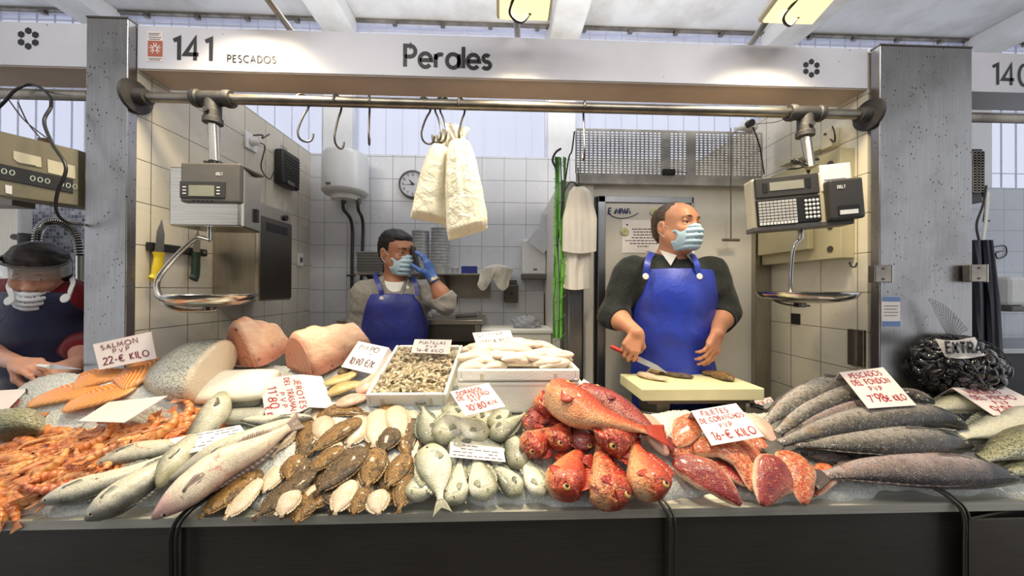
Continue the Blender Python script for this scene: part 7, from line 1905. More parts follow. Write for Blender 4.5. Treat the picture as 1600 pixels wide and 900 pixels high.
# --- red scorpionfish
RE = [
 ([(905, 608, .06), (950, 630, .06), (1000, 660, .035), (1030, 680, .02)], 44, 'scorpion2', 1, 'dark red scorpionfish at the top of the red heap'),
 ([(840, 642, .035), (862, 628, .035), (890, 612, .03)], 40, 'scorpion', -1, 'red scorpionfish head at the upper left of the red heap'),
 ([(817, 664, .016), (842, 655, .02), (872, 652, .02)], 30, 'scorpion2', 1, 'pinkish small scorpionfish under the upper left head'),
 ([(819, 706, .01), (838, 690, .02), (868, 668, .02)], 40, 'scorpion', -1, 'small red scorpionfish furthest left in the middle row'),
 ([(864, 699, .016), (876, 680, .026), (892, 655, .02)], 40, 'scorpion', -1, 'small red scorpionfish second from the left in the middle row'),
 ([(922, 703, .014), (910, 685, .026), (898, 655, .02)], 38, 'scorpion2', 1, 'purplish scorpionfish in the centre of the middle row'),
 ([(938, 697, .03), (962, 682, .036), (1006, 665, .02)], 50, 'scorpion', -1, 'round red scorpionfish at the right of the middle row'),
 ([(866, 603, .075), (890, 630, .08), (935, 652, .07), (1010, 672, .045)], 58, 'scorpion3', 1, 'pale bellied scorpionfish lying across the top of the red heap'),
 ([(872, 776, .002), (886, 742, .012), (910, 695, .012)], 56, 'scorpion3', -1, 'leftmost of the three big scorpionfish heads in front'),
 ([(960, 794, .002), (948, 752, .012), (936, 695, .014)], 62, 'scorpion', -1, 'middle of the three big scorpionfish heads in front'),
 ([(1024, 779, .004), (1008, 740, .014), (990, 690, .016)], 60, 'scorpion3', -1, 'rightmost of the three big scorpionfish heads in front'),
]
for i, (pts, w, m_, fl, lab) in enumerate(RE):
    build_fish('scorpionfish', 'scorpion', pts, w, FM[m_], lab, None, flip=fl, tail=.2, fork=.05, eye=.10, seed=i, roll=.25 * ((i % 3) - 1), wav=.055, eyecol='redeye', thick=.95, lift=.02)
# --- red skinned fillets
FI = [
 ([(1008, 650, .02), (1020, 675, .03), (1042, 712, .02)], 46, 'pfillet', 'pink fleshed fillet beside the rightmost scorpionfish'), ([(1088, 652, .02), (1072, 672, .026), (1055, 698, .02)], 38, 'rfillet', 'red skinned fillet left of the fillet price card'),
 ([(1048, 712, .008), (1066, 700, .012), (1095, 700, .01)], 26, 'rfillet', 'small pale edged fillet curling below the price card'), ([(1176, 652, .02), (1190, 668, .03), (1212, 694, .02)], 38, 'pfillet', 'orange pink fillet right of the fillet price card'),
 ([(1160, 694, .008), (1195, 696, .02), (1228, 710, .01)], 26, 'rfillet', 'long fillet edge under the lower right corner of the price card'), ([(1145, 698, .006), (1168, 706, .014), (1198, 732, .004)], 32, 'rfillet', 'fillet in the middle right of the red fillets'),
 ([(1115, 722), (1138, 738), (1168, 760)], 34, 'rfillet2', 'dark fillet tucked between the two long front fillets'), ([(1082, 704, .01), (1122, 697, .03), (1158, 722, .026), (1176, 768, .006)], 40, 'rfillet', 'arched fillet on top of the red fillets'),
 ([(1050, 722, .01), (1088, 734, .022), (1124, 757, .02), (1158, 789, .004)], 50, 'rfillet2', 'longest fillet in front of the red fillets'), ([(1228, 728, .016), (1205, 745, .02), (1190, 789, .002)], 54, 'rfillet2', 'broad dark red fillet bent towards the rim'),
 ([(1226, 706, .02), (1244, 735, .024), (1256, 788, .004)], 48, 'rfillet', 'upright speckled fillet at the right end'), ([(1292, 726), (1284, 748, .006), (1270, 776)], 30, 'rfillet', 'narrow fillet furthest right on the ice'),
 ([(1110, 690), (1140, 700), (1165, 715)], 34, 'pfillet', 'pink fillet lying beneath the arched one'),
]
for i, (pts, w, m_, lab) in enumerate(FI):
    build_fish('red_fillet', 'fillet', pts, w, FM[m_], lab, None, fins=False, eye=0, seed=i, wav=.05, thick=1.15, cat='fillet', roll=.3 * ((i % 3) - 1))
# --- big dark fish on the right
DK = [
 ([(1460, 640, .03), (1430, 618, .03), (1400, 608, .03)], 24, 'dark', 'dark fish tail behind the right edge of the deep sea price card', 0),
 ([(1395, 616, .04), (1310, 606, .045), (1245, 626, .03), (1196, 660, .01)], 40, 'dark', 'uppermost grey fish running behind the deep sea price card', 1),
 ([(1420, 640, .045), (1340, 616, .055), (1272, 634, .04), (1214, 676, .015)], 36, 'dark', 'second grey fish from the top under the deep sea price card', 1),
 ([(1430, 655, .035), (1350, 636, .045), (1285, 650, .035), (1224, 680, .015)], 32, 'dark2', 'narrow dark fish below the deep sea price card', 1),
 ([(1340, 716, .0), (1300, 718, .0), (1262, 712, .0)], 18, 'dark2', 'thin dark tail between the two lowest grey fish', 0),
 ([(1520, 698, .014), (1440, 690, .03), (1350, 692, .03), (1240, 694, .012)], 46, 'dark', 'silver grey fish in the middle of the dark fish stack', 1),
 ([(1512, 668, .045), (1450, 650, .055), (1365, 654, .05), (1290, 668, .035), (1218, 692, .015)], 40, 'dark', 'arched grey fish with a black head at the end of the stack', 1),
 ([(1594, 750, .002), (1520, 738, .008), (1430, 734, .01), (1350, 735, .006), (1290, 742, .002)], 52, 'dark2', 'lowest and longest grey fish lying on the ice at the right', 1),
]
for i, (pts, w, m_, lab, ey) in enumerate(DK):
    build_fish('deep_sea_fish', 'hake', pts, w, FM[m_], lab, None, flip=1, tail=.12, fork=.1, eye=.08 if ey else 0, seed=i, thick=.9, roll=.1, fins=True, dors=(.26, .9, .16))
# --- pale hakes on the right counter
RH = [([(1606, 640, .03), (1530, 628, .03), (1440, 640, .02)], 36, 'hakegreen', 'yellowish hake behind the hake price card'), ([(1700, 655, .03), (1600, 662, .03), (1500, 680, .02)], 48, 'hake', 'large white hake under the hake price card'),
      ([(1700, 690, .012), (1600, 685, .012), (1505, 690, .008)], 30, 'silver', 'grey silver hake below the large white one'), ([(1720, 680, .03), (1610, 690, .03), (1534, 716, .01)], 48, 'lfish', 'green gold fish at the right edge of the picture'),
      ([(1720, 730, .004), (1630, 728, .004), (1556, 738, 0)], 34, 'lfish', 'lower green gold fish at the right edge of the picture')]
for i, (pts, w, m_, lab) in enumerate(RH):
    build_fish('hake', 'hake', pts, w, FM[m_], lab, None, flip=-1, tail=.1, fork=.1, eye=.07, seed=i + 40, fins=(i < 3))
# --- big silver piece and left fish
build_fish('croaker', 'dome', [(338, 578, .03), (292, 578, .03), (240, 588, .01)], 96, FM['corv'], 'large silver scaled croaker piece left of the tuna', None, flip=-1, fins=False, eye=0, thick=1.0, lift=.012, mouth=False, roll=.2)
build_fish('sea_bass', 'hake', [(62, 672, .01), (10, 662, .02), (-70, 655, .02)], 48, FM['lfish'], 'green gold scaled fish under the folded card at the left edge', None, flip=1, fins=False, eye=0)
build_fish('swordfish_block', 'block', [(322, 604, .02), (425, 600, .02)], 62, FM['whiteblock'], 'smooth white fish block below the left tuna loin', None, fins=False, eye=0, thick=.6, cat='fish')
# salmon
for i, (pts, w, lab) in enumerate([([(120, 598, .08), (158, 585, .088), (206, 578, .09)], 46, 'salmon fillet at the upper left below the salmon price card'), ([(182, 602, .08), (216, 583, .09), (252, 560, .085)], 50, 'salmon fillet leaning against the silver croaker'),
                                   ([(62, 620, .055), (105, 611, .07), (162, 604, .075)], 46, 'salmon fillet furthest left on the ice'), ([(112, 628, .06), (160, 616, .072), (216, 602, .08)], 46, 'deep orange salmon fillet in front')]):
    build_fish('salmon_fillet', 'slab', pts, w, FM['salmon'], lab, None, fins=False, eye=0, seed=i, thick=.9, wav=.02, cat='fillet', lift=.014)
# pale fillets and pink pieces between tuna and foam box
for i, (pts, w, m_, lab) in enumerate([([(505, 600, .02), (540, 590, .02), (560, 578, .01)], 20, 'yfillet', 'pale yellow fillet right of the tuna loin'), ([(512, 615, .01), (540, 604, .02), (572, 598, .01)], 22, 'yfillet', 'yellow fillet lying on ice behind the soles'),
                                       ([(556, 612, .01), (578, 598, .02), (592, 580, .02)], 26, 'pfillet', 'pinkish fillet beside the foam box of small squid'), ([(525, 632), (552, 624, .01), (580, 618)], 24, 'pfillet', 'pink flesh piece on the ice above the soles'), ([(528, 585, .02), (545, 575, .02), (565, 572, .02)], 16, 'sole2', 'small brown fish tucked under the white price card')]):
    build_fish('fish_fillet', 'fillet', pts, w, FM[m_], lab, None, fins=False, eye=0, seed=i + 9, thick=1.1, cat='fillet')
# --- tuna loins
def loin(label, face_c, axis_px, R, L_, seed, wedge=False, ptop=None):
    """half round loin: flat cut face at face_c looking along -axis"""
    b0 = np.asarray(face_c, float); ax = unit(np.asarray(axis_px, float)); up = unit(NRM * .6 + np.array([0, 0, 1]) * .6); side = unit(np.cross(ax, up)); up = np.cross(side, ax)
    r = np.random.default_rng(seed); n = 34; m_ = 26; V = []; AT = []
    sh = []
    for i in range(n):
        a = PI * (-.06 + 1.12 * i / (n - 11)) if i < n - 10 else None
        if a is not None:
            x, y = math.cos(a), math.sin(a)
            if wedge: x = x * (1 - .25 * y); y = y ** 1.25 if y > 0 else y * .6
            else: y = y * .92 if y > 0 else y
        else:
            q = (i - (n - 10)) / 9; x, y = -1 + 2 * q, -.10 - .05 * math.sin(q * PI)
        sh.append((x, y))
    for k in range(m_):
        u = k / (m_ - 1); s_ = 1 - .35 * max(0, u - .35) / .65 * (1.2 if wedge else .8) ** 1 - (.10 if k == 0 else .02 if k == 1 else 0) - (.25 if k == m_ - 1 else 0)
        for i, (x, y) in enumerate(sh):
            w_ = 1 + .025 * math.sin(7 * u + 5 * x + seed) + .02 * math.sin(19 * u + 9 * y) + r.uniform(-.006, .006)
            V.append(b0 + ax * L_ * (u * (1 - .10 * y)) + side * x * R[0] * s_ * w_ + up * (y + .12) * R[1] * s_ * w_); AT.append((u, .5 + .5 * x, max(0, y)))
    F_ = [(k * n + i, k * n + (i + 1) % n, (k + 1) * n + (i + 1) % n, (k + 1) * n + i) for k in range(m_ - 1) for i in range(n)]
    F_ += [list(range(n))[::-1], [(m_ - 1) * n + i for i in range(n)]]
    t = thing('tuna_loin', b0 + ax * L_ / 2, label, 'fish')
    o = link_mesh('loin', V, F_, M['tunaskin'], t, smooth=True, attr=np.array(AT, np.float32)); autosm(o, 1.1)
    m = MB(); P_ = [b0 - ax * .0035 + side * x * R[0] * .88 + up * (y + .12) * R[1] * .88 for x, y in sh]; m.prism(P_[::-1], ax * .004); m.build('cut_face', M['tunacut'], t, smooth=False)
    return t
def _tuna():
    b = NB('tuna_skin_side'); _, s, d, l = b.attr(); w = b.noise(10, 5, b.vec((1, 1, 3)), .6, 1.0)
    col = b.mix(b.ramp(w, [(.35, 0), (.65, 1)]), rgb(232, 178, 146), rgb(244, 206, 174)); col = b.mix(b.ramp(l, [(.05, 1), (.35, 0)]), col, rgb(206, 140, 116))
    sp = b.math('MULTIPLY', b.ramp(b.noise(55, 4, None, .7), [(.58, 0), (.63, 1)]), b.ramp(l, [(.02, 1), (.45, 0)])); col = b.mix(b.math('MULTIPLY', sp, .8), col, rgb(90, 42, 34))
    M['tunaskin'] = b.done(col, .42, 0, b.bump(w, .6, .006), .5, Subsurface_Weight=.15, Subsurface_Scale=.01, Coat_Weight=.2)
    b = NB('tuna_cut_flesh'); w = b.n.new('ShaderNodeTexWave'); w.wave_type = 'RINGS'; w.inputs['Scale'].default_value = 26; w.inputs['Distortion'].default_value = 2; b.link(b.tc.outputs['Object'], w.inputs['Vector'])
    col = b.mix(b.ramp(w.outputs['Fac'], [(.4, 0), (.9, .5)]), rgb(214, 142, 112), rgb(232, 176, 146)); sp = b.ramp(b.noise(30, 3), [(.66, 0), (.7, 1)]); col = b.mix(sp, col, rgb(150, 62, 52))
    M['tunacut'] = b.done(col, .4, 0, b.bump(w.outputs['Fac'], .15, .002), .5, Subsurface_Weight=.15, Subsurface_Scale=.01)
_tuna()
loin('left tuna loin with a pointed back and a pinkish cut face', S(376, 570, .05), (.30, .90, .22), (.090, .165), .20, 1, True)
loin('right tuna loin, half round with a round cut face on its left', S(468, 578, .05), (.48, .82, .20), (.092, .150), .30, 2, False)

# ------------------------------------------------------------------ foam boxes
def foam_box(name, c00, xd, yd, zd, w, d, h, wall, label, mat='styro'):
    t = thing(name, c00 + xd * w / 2 + yd * d / 2, label, 'box'); ax = (xd, yd, zd); m = MB()
    m.box(c00 + xd * w / 2 + yd * d / 2 + zd * wall * .5, (w, d, wall), ax=ax)
    for k in (0, 1):
        m.box(c00 + xd * (wall / 2 + k * (w - wall)) + yd * d / 2 + zd * (h / 2 + wall * .0), (wall, d, h), ax=ax)
        m.box(c00 + xd * w / 2 + yd * (wall / 2 + k * (d - wall)) + zd * h / 2, (w - 2 * wall + .0005, wall, h), ax=ax)
    m.build('foam_shell', M[mat], t, smooth=False, bevel=.006)
    for q in (.2, .8): MB().box(c00 + xd * w * q - yd * .0006 + zd * h * .45, (.012, .002, h * .5), ax=ax).build('moulded_rib', M['styro2'], t, smooth=False, bevel=.0006)
    return t
M['styro2'] = simple('styrofoam_rib', (206, 200, 176), .8)
yd = unit((0, 1, SL)); xd = np.array([1.0, 0, 0])
# box of small squid: find its size on the slope
A0 = S(574, 637, .012); B0 = S(699, 637, .012); w1 = B0[0] - A0[0]
h1b = .062; rr_ = S(648, 538, .012 + h1b); d1 = (rr_ - A0) @ yd
BX1 = foam_box('foam_box', A0, xd, unit(yd + np.array([.10, 0, 0])), NRM, w1, d1, h1b, .014, 'sloping white foam box of small squid')
yd1 = unit(yd + np.array([.10, 0, 0]))
# box of white fillets: level, on top of a closed foam box
fy0 = 1.20; zA = U(800, 634, Y=fy0)[2]; zB = U(800, 577, Y=fy0)[2]; xA = U(714, 600, Y=fy0)[0]; xB = U(906, 600, Y=fy0)[0]; zM = zB - .045
t = thing('foam_box', ((xA + xB) / 2, fy0 + .15, zA - .03), 'closed white foam box under the box of white squid', 'box')
MB().bb(xA + .004, xB - .004, fy0 + .006, fy0 + .30, zA - .03, zM - .003).build('foam_block', M['styro'], t, smooth=False, bevel=.008)
MB().bb(xA + .001, xB - .001, fy0 + .003, fy0 + .303, zM - .016, zM - .001).build('lid_rim', M['styro'], t, smooth=False, bevel=.004)
foam_box('foam_box', np.array([xA, fy0, zM]), np.array([1.0, 0, 0]), np.array([0, 1.0, 0]), np.array([0, 0, 1.0]), xB - xA, .31, .045, .014, 'level white foam box heaped with white squid')
r = np.random.default_rng(12)
# white squid heap
for i in range(62):
    u = r.uniform(.04, .96); v = (i + .5) / 62 * .9 + .05
    lay = (i % 2)
    hump = .050 * math.sin(PI * min(1, max(0, u))) ** .5 * (.30 + .85 * v) + .012 * (i % 3)
    p = np.array([xA + .03 + (xB - xA - .06) * u, fy0 + .03 + .25 * v, zM + .026 + hump]); an = r.uniform(-.6, .6) + (PI if r.random() < .5 else 0); dl = .055 + r.uniform(0, .02)
    d_ = np.array([math.cos(an), math.sin(an) * .6, r.uniform(-.15, .15)]) * dl; a_, b_ = p - d_, p + d_; mid = p + (r.uniform(-.008, .008), r.uniform(-.01, .01), .008)
    # direct world-space fillet
    P = catmull([a_, mid, b_], 18); T = np.gradient(P, axis=0); V = []; AT = []; na = 14; hw = .021 + r.uniform(0, .006); pr = KIN['fillet']
    for k in range(18):
        uu = k / 17; t_ = unit(T[k]); D = unit(np.cross((0, -.3, 1), t_)); N = unit(np.cross(t_, D)); N = N if N[2] > 0 else -N; hh = np.interp(uu, pr[0], pr[1]) * hw; tt = np.interp(uu, pr[0], pr[3]) * hw * 1.5
        for q in range(na): a2 = 2 * PI * q / na; V.append(P[k] + D * hh * math.cos(a2) + N * tt * math.sin(a2) * (1 + .15 * math.sin(uu * 9 + q))); AT.append((uu, .5 + .5 * math.cos(a2), .5 + .5 * math.sin(a2)))
    F_ = [(k * na + q, k * na + (q + 1) % na, (k + 1) * na + (q + 1) % na, (k + 1) * na + q) for k in range(17) for q in range(na)] + [list(range(na))[::-1], [17 * na + q for q in range(na)]]
    o = link_mesh('squid_tube', V, F_, FM['wfillet'], smooth=True, attr=np.array(AT, np.float32)); tag(o, 'cleaned white squid heaped in the level foam box', 'squid', 'white squid in the level foam box')
# small squid: three prototypes copied
def small_squid(k):
    m = MB(); n = 12; c = [(0, 0, 0), (.008, .001 * k, .003), (.018, .002 * (k - 1), .001)]; m.tube(catmull(c, 8), [.0022, .0055, .0062, .0045], 8, flat=(1, .8))
    for s_ in (-1, 1): m.prism([(.002, s_ * .003, .001), (-.002, s_ * .010, .0), (.008, s_ * .005, .001)], (0, 0, .001))
    for q in range(5): a = (q - 2) * .3; m.tube(catmull([(.018, 0, .001), (.024, .004 * math.sin(a * 2), .001), (.031, .008 * math.sin(a * 2 + k), .002 * (q % 2))], 6), [.0014, .0006], 5)
    o = m.build('small_squid', M['puntilla']); return o
def _pun():
    b = NB('small_squid_flesh'); rn = b.rand(); col = b.ramp(rn, [(0, rgb(206, 190, 156)), (.35, rgb(176, 160, 126)), (.7, rgb(222, 206, 178)), (1, rgb(150, 132, 102))]); n = b.noise(120, 3); col = b.mix(b.ramp(n, [(.5, 0), (.7, .6)]), col, rgb(104, 88, 68)); M['puntilla'] = b.done(col, .3, 0, None, .6, Coat_Weight=.3)
_pun()
protos = [small_squid(k) for k in range(3)]
def place(o, p, R3, sc=1.0):
    Mx = Matrix.Identity(4)
    for i in range(3):
        for j in range(3): Mx[i][j] = float(R3[j][i]) * sc          # rows of R3 are the axes
        Mx[i][3] = float(p[i])
    o.matrix_world = Mx
def rot_axes(yaw, tilt, rollv, base=None):
    e = Matrix.Rotation(yaw, 3, 'Z') @ Matrix.Rotation(tilt, 3, 'Y') @ Matrix.Rotation(rollv, 3, 'X'); B = np.array(base if base is not None else np.eye(3)); C_ = np.array([list(e.col[i]) for i in range(3)]); return C_ @ B
for o in protos: o.location = (0, 0, 0); o.data.transform(Matrix.Translation(Vector(OFF[o.name]))) if False else None
# geometry of the prototypes is stored relative to its own base; keep as is
base1 = np.array([xd, yd1, NRM]); cnt = 0
for i in range(270):
    src = protos[i % 3]; o = src if i < 3 else src.copy()
    if i >= 3: COL.objects.link(o)
    u, v = r.uniform(.07, .93), r.uniform(.05, .95); hgt = .042 + .022 * math.sin(PI * u) * math.sin(PI * v) ** .5 + r.uniform(0, .006)
    p = A0 + xd * w1 * u + yd1 * d1 * v + NRM * hgt; place(o, p, rot_axes(r.uniform(0, 6.28), r.uniform(-.4, .4), r.uniform(-.6, .6), base1), r.uniform(.8, 1.25))
    tag(o, 'tiny beige squid heaped in the sloping foam box', 'squid', 'tiny squid in the sloping foam box')
m = MB(); G = [[A0 + xd * w1 * u + yd1 * d1 * v + NRM * (.034 + .016 * math.sin(PI * u) * math.sin(PI * v) ** .5 + .002 * math.sin(u * 60) * math.sin(v * 70)) for u in np.linspace(.06, .94, 40)] for v in np.linspace(.05, .95, 40)]
m.sheet(G, .004); tag(m.build('squid_mass', M['puntilla']), 'packed small squid filling the foam box below the loose ones', 'squid', kind='stuff')

# ------------------------------------------------------------------ langoustines / prawns
def _pr():
    b = NB('prawn_shell'); _, s, d, l = b.attr(); rn = b.rand()
    base = b.ramp(rn, [(0, rgb(224, 124, 56)), (.3, rgb(238, 166, 88)), (.55, rgb(218, 122, 64)), (.8, rgb(244, 186, 116)), (1, rgb(190, 92, 66))])
    seg = b.math('SINE', b.math('MULTIPLY', s, 52.0)); col = b.mix(b.ramp(seg, [(.2, 0), (.95, .4)]), base, rgb(252, 206, 150)); col = b.mix(b.ramp(d, [(0, .5), (.4, 0)]), col, rgb(250, 206, 160))
    col = b.mix(b.ramp(b.noise(40, 3), [(.55, 0), (.75, .6)]), col, rgb(160, 50, 36))
    M['prawn'] = b.done(col, .28, 0, b.bump(seg, .4, .002), .6, Coat_Weight=.4, Subsurface_Weight=.1, Subsurface_Scale=.01)
    M['prawnleg'] = simple('prawn_legs', (232, 150, 100), .35, 0, .3)
_pr()
def prawn(k):
    r_ = np.random.default_rng(100 + k); L_ = .105; bend = (.7, 1.5, .3, -.9)[k]
    P = []; a = 0; p = np.zeros(3)
    for i in range(30):
        u = i / 29; a = bend * (max(0, u - .38) * 2.2) ** 1.3; P.append(p.copy()); p = p + np.array([math.cos(a), math.sin(a) * (1 if k % 2 else -1), 0]) * L_ / 29
    P = np.array(P); T = np.gradient(P, axis=0); V = []; AT = []; na = 12
    for i in range(30):
        u = i / 29; rad = np.interp(u, [0, .06, .2, .36, .5, .8, 1], [.0014, .0058, .0108, .0118, .0104, .0072, .0038]) * (1 + .035 * math.sin(u * 52) * (u > .36)); t_ = unit(T[i]); D = unit(np.cross((0, 0, 1), t_)); N = np.array([0, 0, 1.0])
        for q in range(na): an = 2 * PI * q / na; V.append(P[i] + D * rad * math.cos(an) * .95 + N * rad * math.sin(an)); AT.append((u, .5 + .5 * math.sin(an), .5))
    F_ = [(i * na + q, i * na + (q + 1) % na, (i + 1) * na + (q + 1) % na, (i + 1) * na + q) for i in range(29) for q in range(na)] + [list(range(na))[::-1], [29 * na + q for q in range(na)]]
    root = link_mesh('langoustine', V, F_, M['prawn'], base=(0, 0, 0), smooth=True, attr=np.array(AT, np.float32))
    m = MB()
    for s_ in (-1, 0, 1):
        e = P[-1]; t_ = unit(T[-1]); D = np.cross((0, 0, 1), t_); m.sheet([[e + t_ * (.016 * a_) + D * (s_ * .008 * a_ + b_ * .0035) + (0, 0, .001 * s_) for b_ in (-1, 0, 1)] for a_ in (0, .5, 1)], .001)
    m.build('tail_fan', M['prawnleg'], root)
    for s_ in (-1, 1):
        m = MB(); m.tube(catmull([(.004, s_ * .004, .002), (-.02, s_ * .010, .008), (-.045, s_ * (.012 + .01 * r_.random()), .004 + .004 * r_.random()), (-.06, s_ * .03 * r_.random(), .002)], 12), [.0009, .0004], 5); m.build('antenna', M['prawnleg'], root)
        m = MB(); m.tube(catmull([(.018, s_ * .006, -.003), (.0, s_ * .016, -.001), (-.022, s_ * .013, .001), (-.045, s_ * .010, .002)], 12), [.0026, .0036, .0042, .0014], 7); m.build('claw_arm', M['prawn'], root)
    m = MB()
    for q in range(5):
        for s_ in (-1, 1): x = .02 + .006 * q; m.tube([(x, s_ * .006, -.003), (x - .006, s_ * .016, -.002), (x + .002, s_ * .022, -.007)], [.0012, .0006], 5)
    m.build('walking_legs', M['prawnleg'], root)
    m = MB()
    for s_ in (-1, 1): m.ell((.006, s_ * .005, .005), .0022, n=8, m=6)
    m.build('eyes', M['pupil'], root)
    return root
pp = [prawn(k) for k in range(4)]
poly = [(-30, 720), (30, 694), (75, 672), (118, 655), (215, 655), (305, 640), (300, 662), (262, 690), (215, 700), (180, 735), (110, 760), (40, 778), (-40, 790)]
def inside(x, y, pl):
    c = False; j = len(pl) - 1
    for i in range(len(pl)):
        if (pl[i][1] > y) != (pl[j][1] > y) and x < (pl[j][0] - pl[i][0]) * (y - pl[i][1]) / (pl[j][1] - pl[i][1]) + pl[i][0]: c = not c
        j = i
    return c
n = 0; base0 = np.array([xd, yd, NRM])
while n < 190:
    x, y = r.uniform(-40, 305), r.uniform(640, 790)
    if not inside(x, y, poly): continue
    src = pp[n % 4]; o = src if n < 4 else src.copy()
    if n >= 4:
        COL.objects.link(o)
        for ch in src.children:
            c_ = ch.copy(); COL.objects.link(c_); c_.parent = o
    cen = 1 - min(1, abs(y - (735 - x * .22)) / 45); h = .026 + .034 * max(0, cen) * r.random() ** .7
    yaw = r.normal(.30, .45) + (PI if r.random() < .5 else 0)
    place(o, S(x, y, h), rot_axes(yaw, r.normal(0, .12), r.uniform(-.8, .8), base0), r.uniform(1.05, 1.45))
    tag(o, 'orange langoustine in the tangled heap at the left end of the counter', 'langoustine', 'orange langoustines in the heap'); n += 1

# ------------------------------------------------------------------ mussels in a net
def _mus():
    b = NB('mussel_shell'); n = b.noise(60, 4); col = b.mix(b.ramp(n, [(.4, 0), (.75, 1)]), rgb(18, 18, 24), rgb(56, 50, 52)); M['mussel'] = b.done(col, .18, 0, b.bump(n, .3, .002), .6, Coat_Weight=.6)
_mus()
def mussel():
    V = []; na = 16; nsx = 14
    for i in range(nsx):
        u = i / (nsx - 1); w_ = math.sin(PI * u ** .75) ** .7 * .0145 + .0006; th_ = math.sin(PI * u ** .8) ** .8 * .0095 + .0004
        for q in range(na): a = 2 * PI * q / na; V.append((u * .055 - .027, w_ * math.cos(a) + .004 * math.sin(PI * u), math.copysign(abs(math.sin(a)) ** 1.4, math.sin(a)) * th_))
    F_ = [(i * na + q, i * na + (q + 1) % na, (i + 1) * na + (q + 1) % na, (i + 1) * na + q) for i in range(nsx - 1) for q in range(na)] + [list(range(na))[::-1], [(nsx - 1) * na + q for q in range(na)]]
    return link_mesh('mussel', V, F_, M['mussel'], base=(0, 0, 0), smooth=True)
mu = mussel(); yM = 1.24; cM = (U(1430, 572, Y=yM) + U(1552, 572, Y=yM)) / 2; RX = (U(1555, 572, Y=yM)[0] - U(1427, 572, Y=yM)[0]) / 2; RZm = (U(1490, 524, Y=yM)[2] - U(1490, 622, Y=yM)[2]) / 2
cM = np.array([cM[0], yM, U(1490, 573, Y=yM)[2]]); RYm = .10
for i in range(150):
    o = mu if i == 0 else mu.copy()
    if i: COL.objects.link(o)
    k = i + .5; ph = math.acos(1 - 2 * k / 150); th_ = PI * (1 + 5 ** .5) * k; d_ = np.array([math.sin(ph) * math.cos(th_), math.sin(ph) * math.sin(th_), math.cos(ph)])
    if d_[1] > .75: d_[1] *= -1
    rad = r.uniform(.80, .95); p = cM + d_ * np.array([RX, RYm, RZm]) * rad; nn = unit(d_ / np.array([RX, RYm, RZm])); x_, y_, _ = frame(nn); an = r.uniform(0, 6.28); xa_ = x_ * math.cos(an) + y_ * math.sin(an); ya_ = np.cross(nn, xa_)
    place(o, p, rot_axes(0, r.uniform(-.5, .5), r.uniform(-.7, .7), np.array([xa_, ya_, nn])), r.uniform(.8, 1.15)); tag(o, 'black mussel in the netted bag by the wide steel pillar', 'mussel', 'mussels in the net bag')
t = thing('net_bag', cM - (0, 0, RZm), 'black net bag full of mussels with an EXTRA label by the wide pillar', 'net bag')
MB().ell(cM, (RX * .80, RYm * .80, RZm * .80), n=30, m=20).build('mussel_core', M['mussel'], t)
m = MB()
def ellp(ph, th_, k=1.03): return cM + np.array([RX * k * math.sin(ph) * math.cos(th_), RYm * k * math.sin(ph) * math.sin(th_), RZm * k * math.cos(ph)])
for s_ in (-1, 1):
    for j in range(26): m.tube([ellp(PI * (.06 + .88 * q / 22), 2 * PI * j / 26 + s_ * q / 22 * 1.6) for q in range(23)], .0007, 4)
m.build('net', M['blackp'], t)
# neck of the net, fanned out up the pillar
neck = cM + np.array([-.03, -.02, RZm * .96]); m = MB(); tl_, tr_ = U(1452, 466, Y=1.235), U(1512, 515, Y=1.20)
for s_ in (0, 1):
    for j in range(15):
        q = j / 14
        top = tl_ * (1 - q) + tr_ * q + np.array([0, 0, .02 * math.sin(q * PI)])
        if s_ == 0: m.tube(catmull([neck + (.02 * (q - .5), 0, -.02), neck * .5 + top * .5 + (-.015 * (1 - q), 0, 0), top], 12), .0006, 4)
for j in range(9):
    u = (j + 2) / 10; m.tube(catmull([neck * (1 - u) + (tl_ * (1 - q) + tr_ * q + np.array([0, 0, .02 * math.sin(q * PI)])) * u for q in np.linspace(0, 1, 6)], 12), .0005, 4)
m.build('net_neck', M['blackp'], t)
G = []
lc = [U(1460, 530, Y=1.165), U(1530, 525, Y=1.165)]; 
for u in np.linspace(0, 1, 8):
    G.append([U(1461 + 62 * v + 16 * u, 529 + (28 + 1 * v) * u + 3 * math.sin(v * 4), Y=1.150 - .012 * math.sin(PI * v) - .015 * u) for v in np.linspace(0, 1, 12)])
MB().sheet(G, .0012).build('label_tag', M['paper'], t)
a = U(1478, 551, Y=1.128); b_ = U(1535, 552, Y=1.128); m = MB(); write(m, 'EXTRA', a + (0, -.001, 0), b_ - a, (0, 0, 1), .036, .24, .22, slant=-.12, sx=.98); m.build('lettering', M['letters'], t, smooth=False)
m = MB()
for k in range(12): m.tube([U(1463 + k * 1.4, 532 + k * 2.2, Y=1.1335 - k * .0008), U(1520 + k * 1.2, 531 + k * 2.3, Y=1.1335 - k * .0008)], .0005, 4)
m.build('label_stripes', M['greyp'], t)

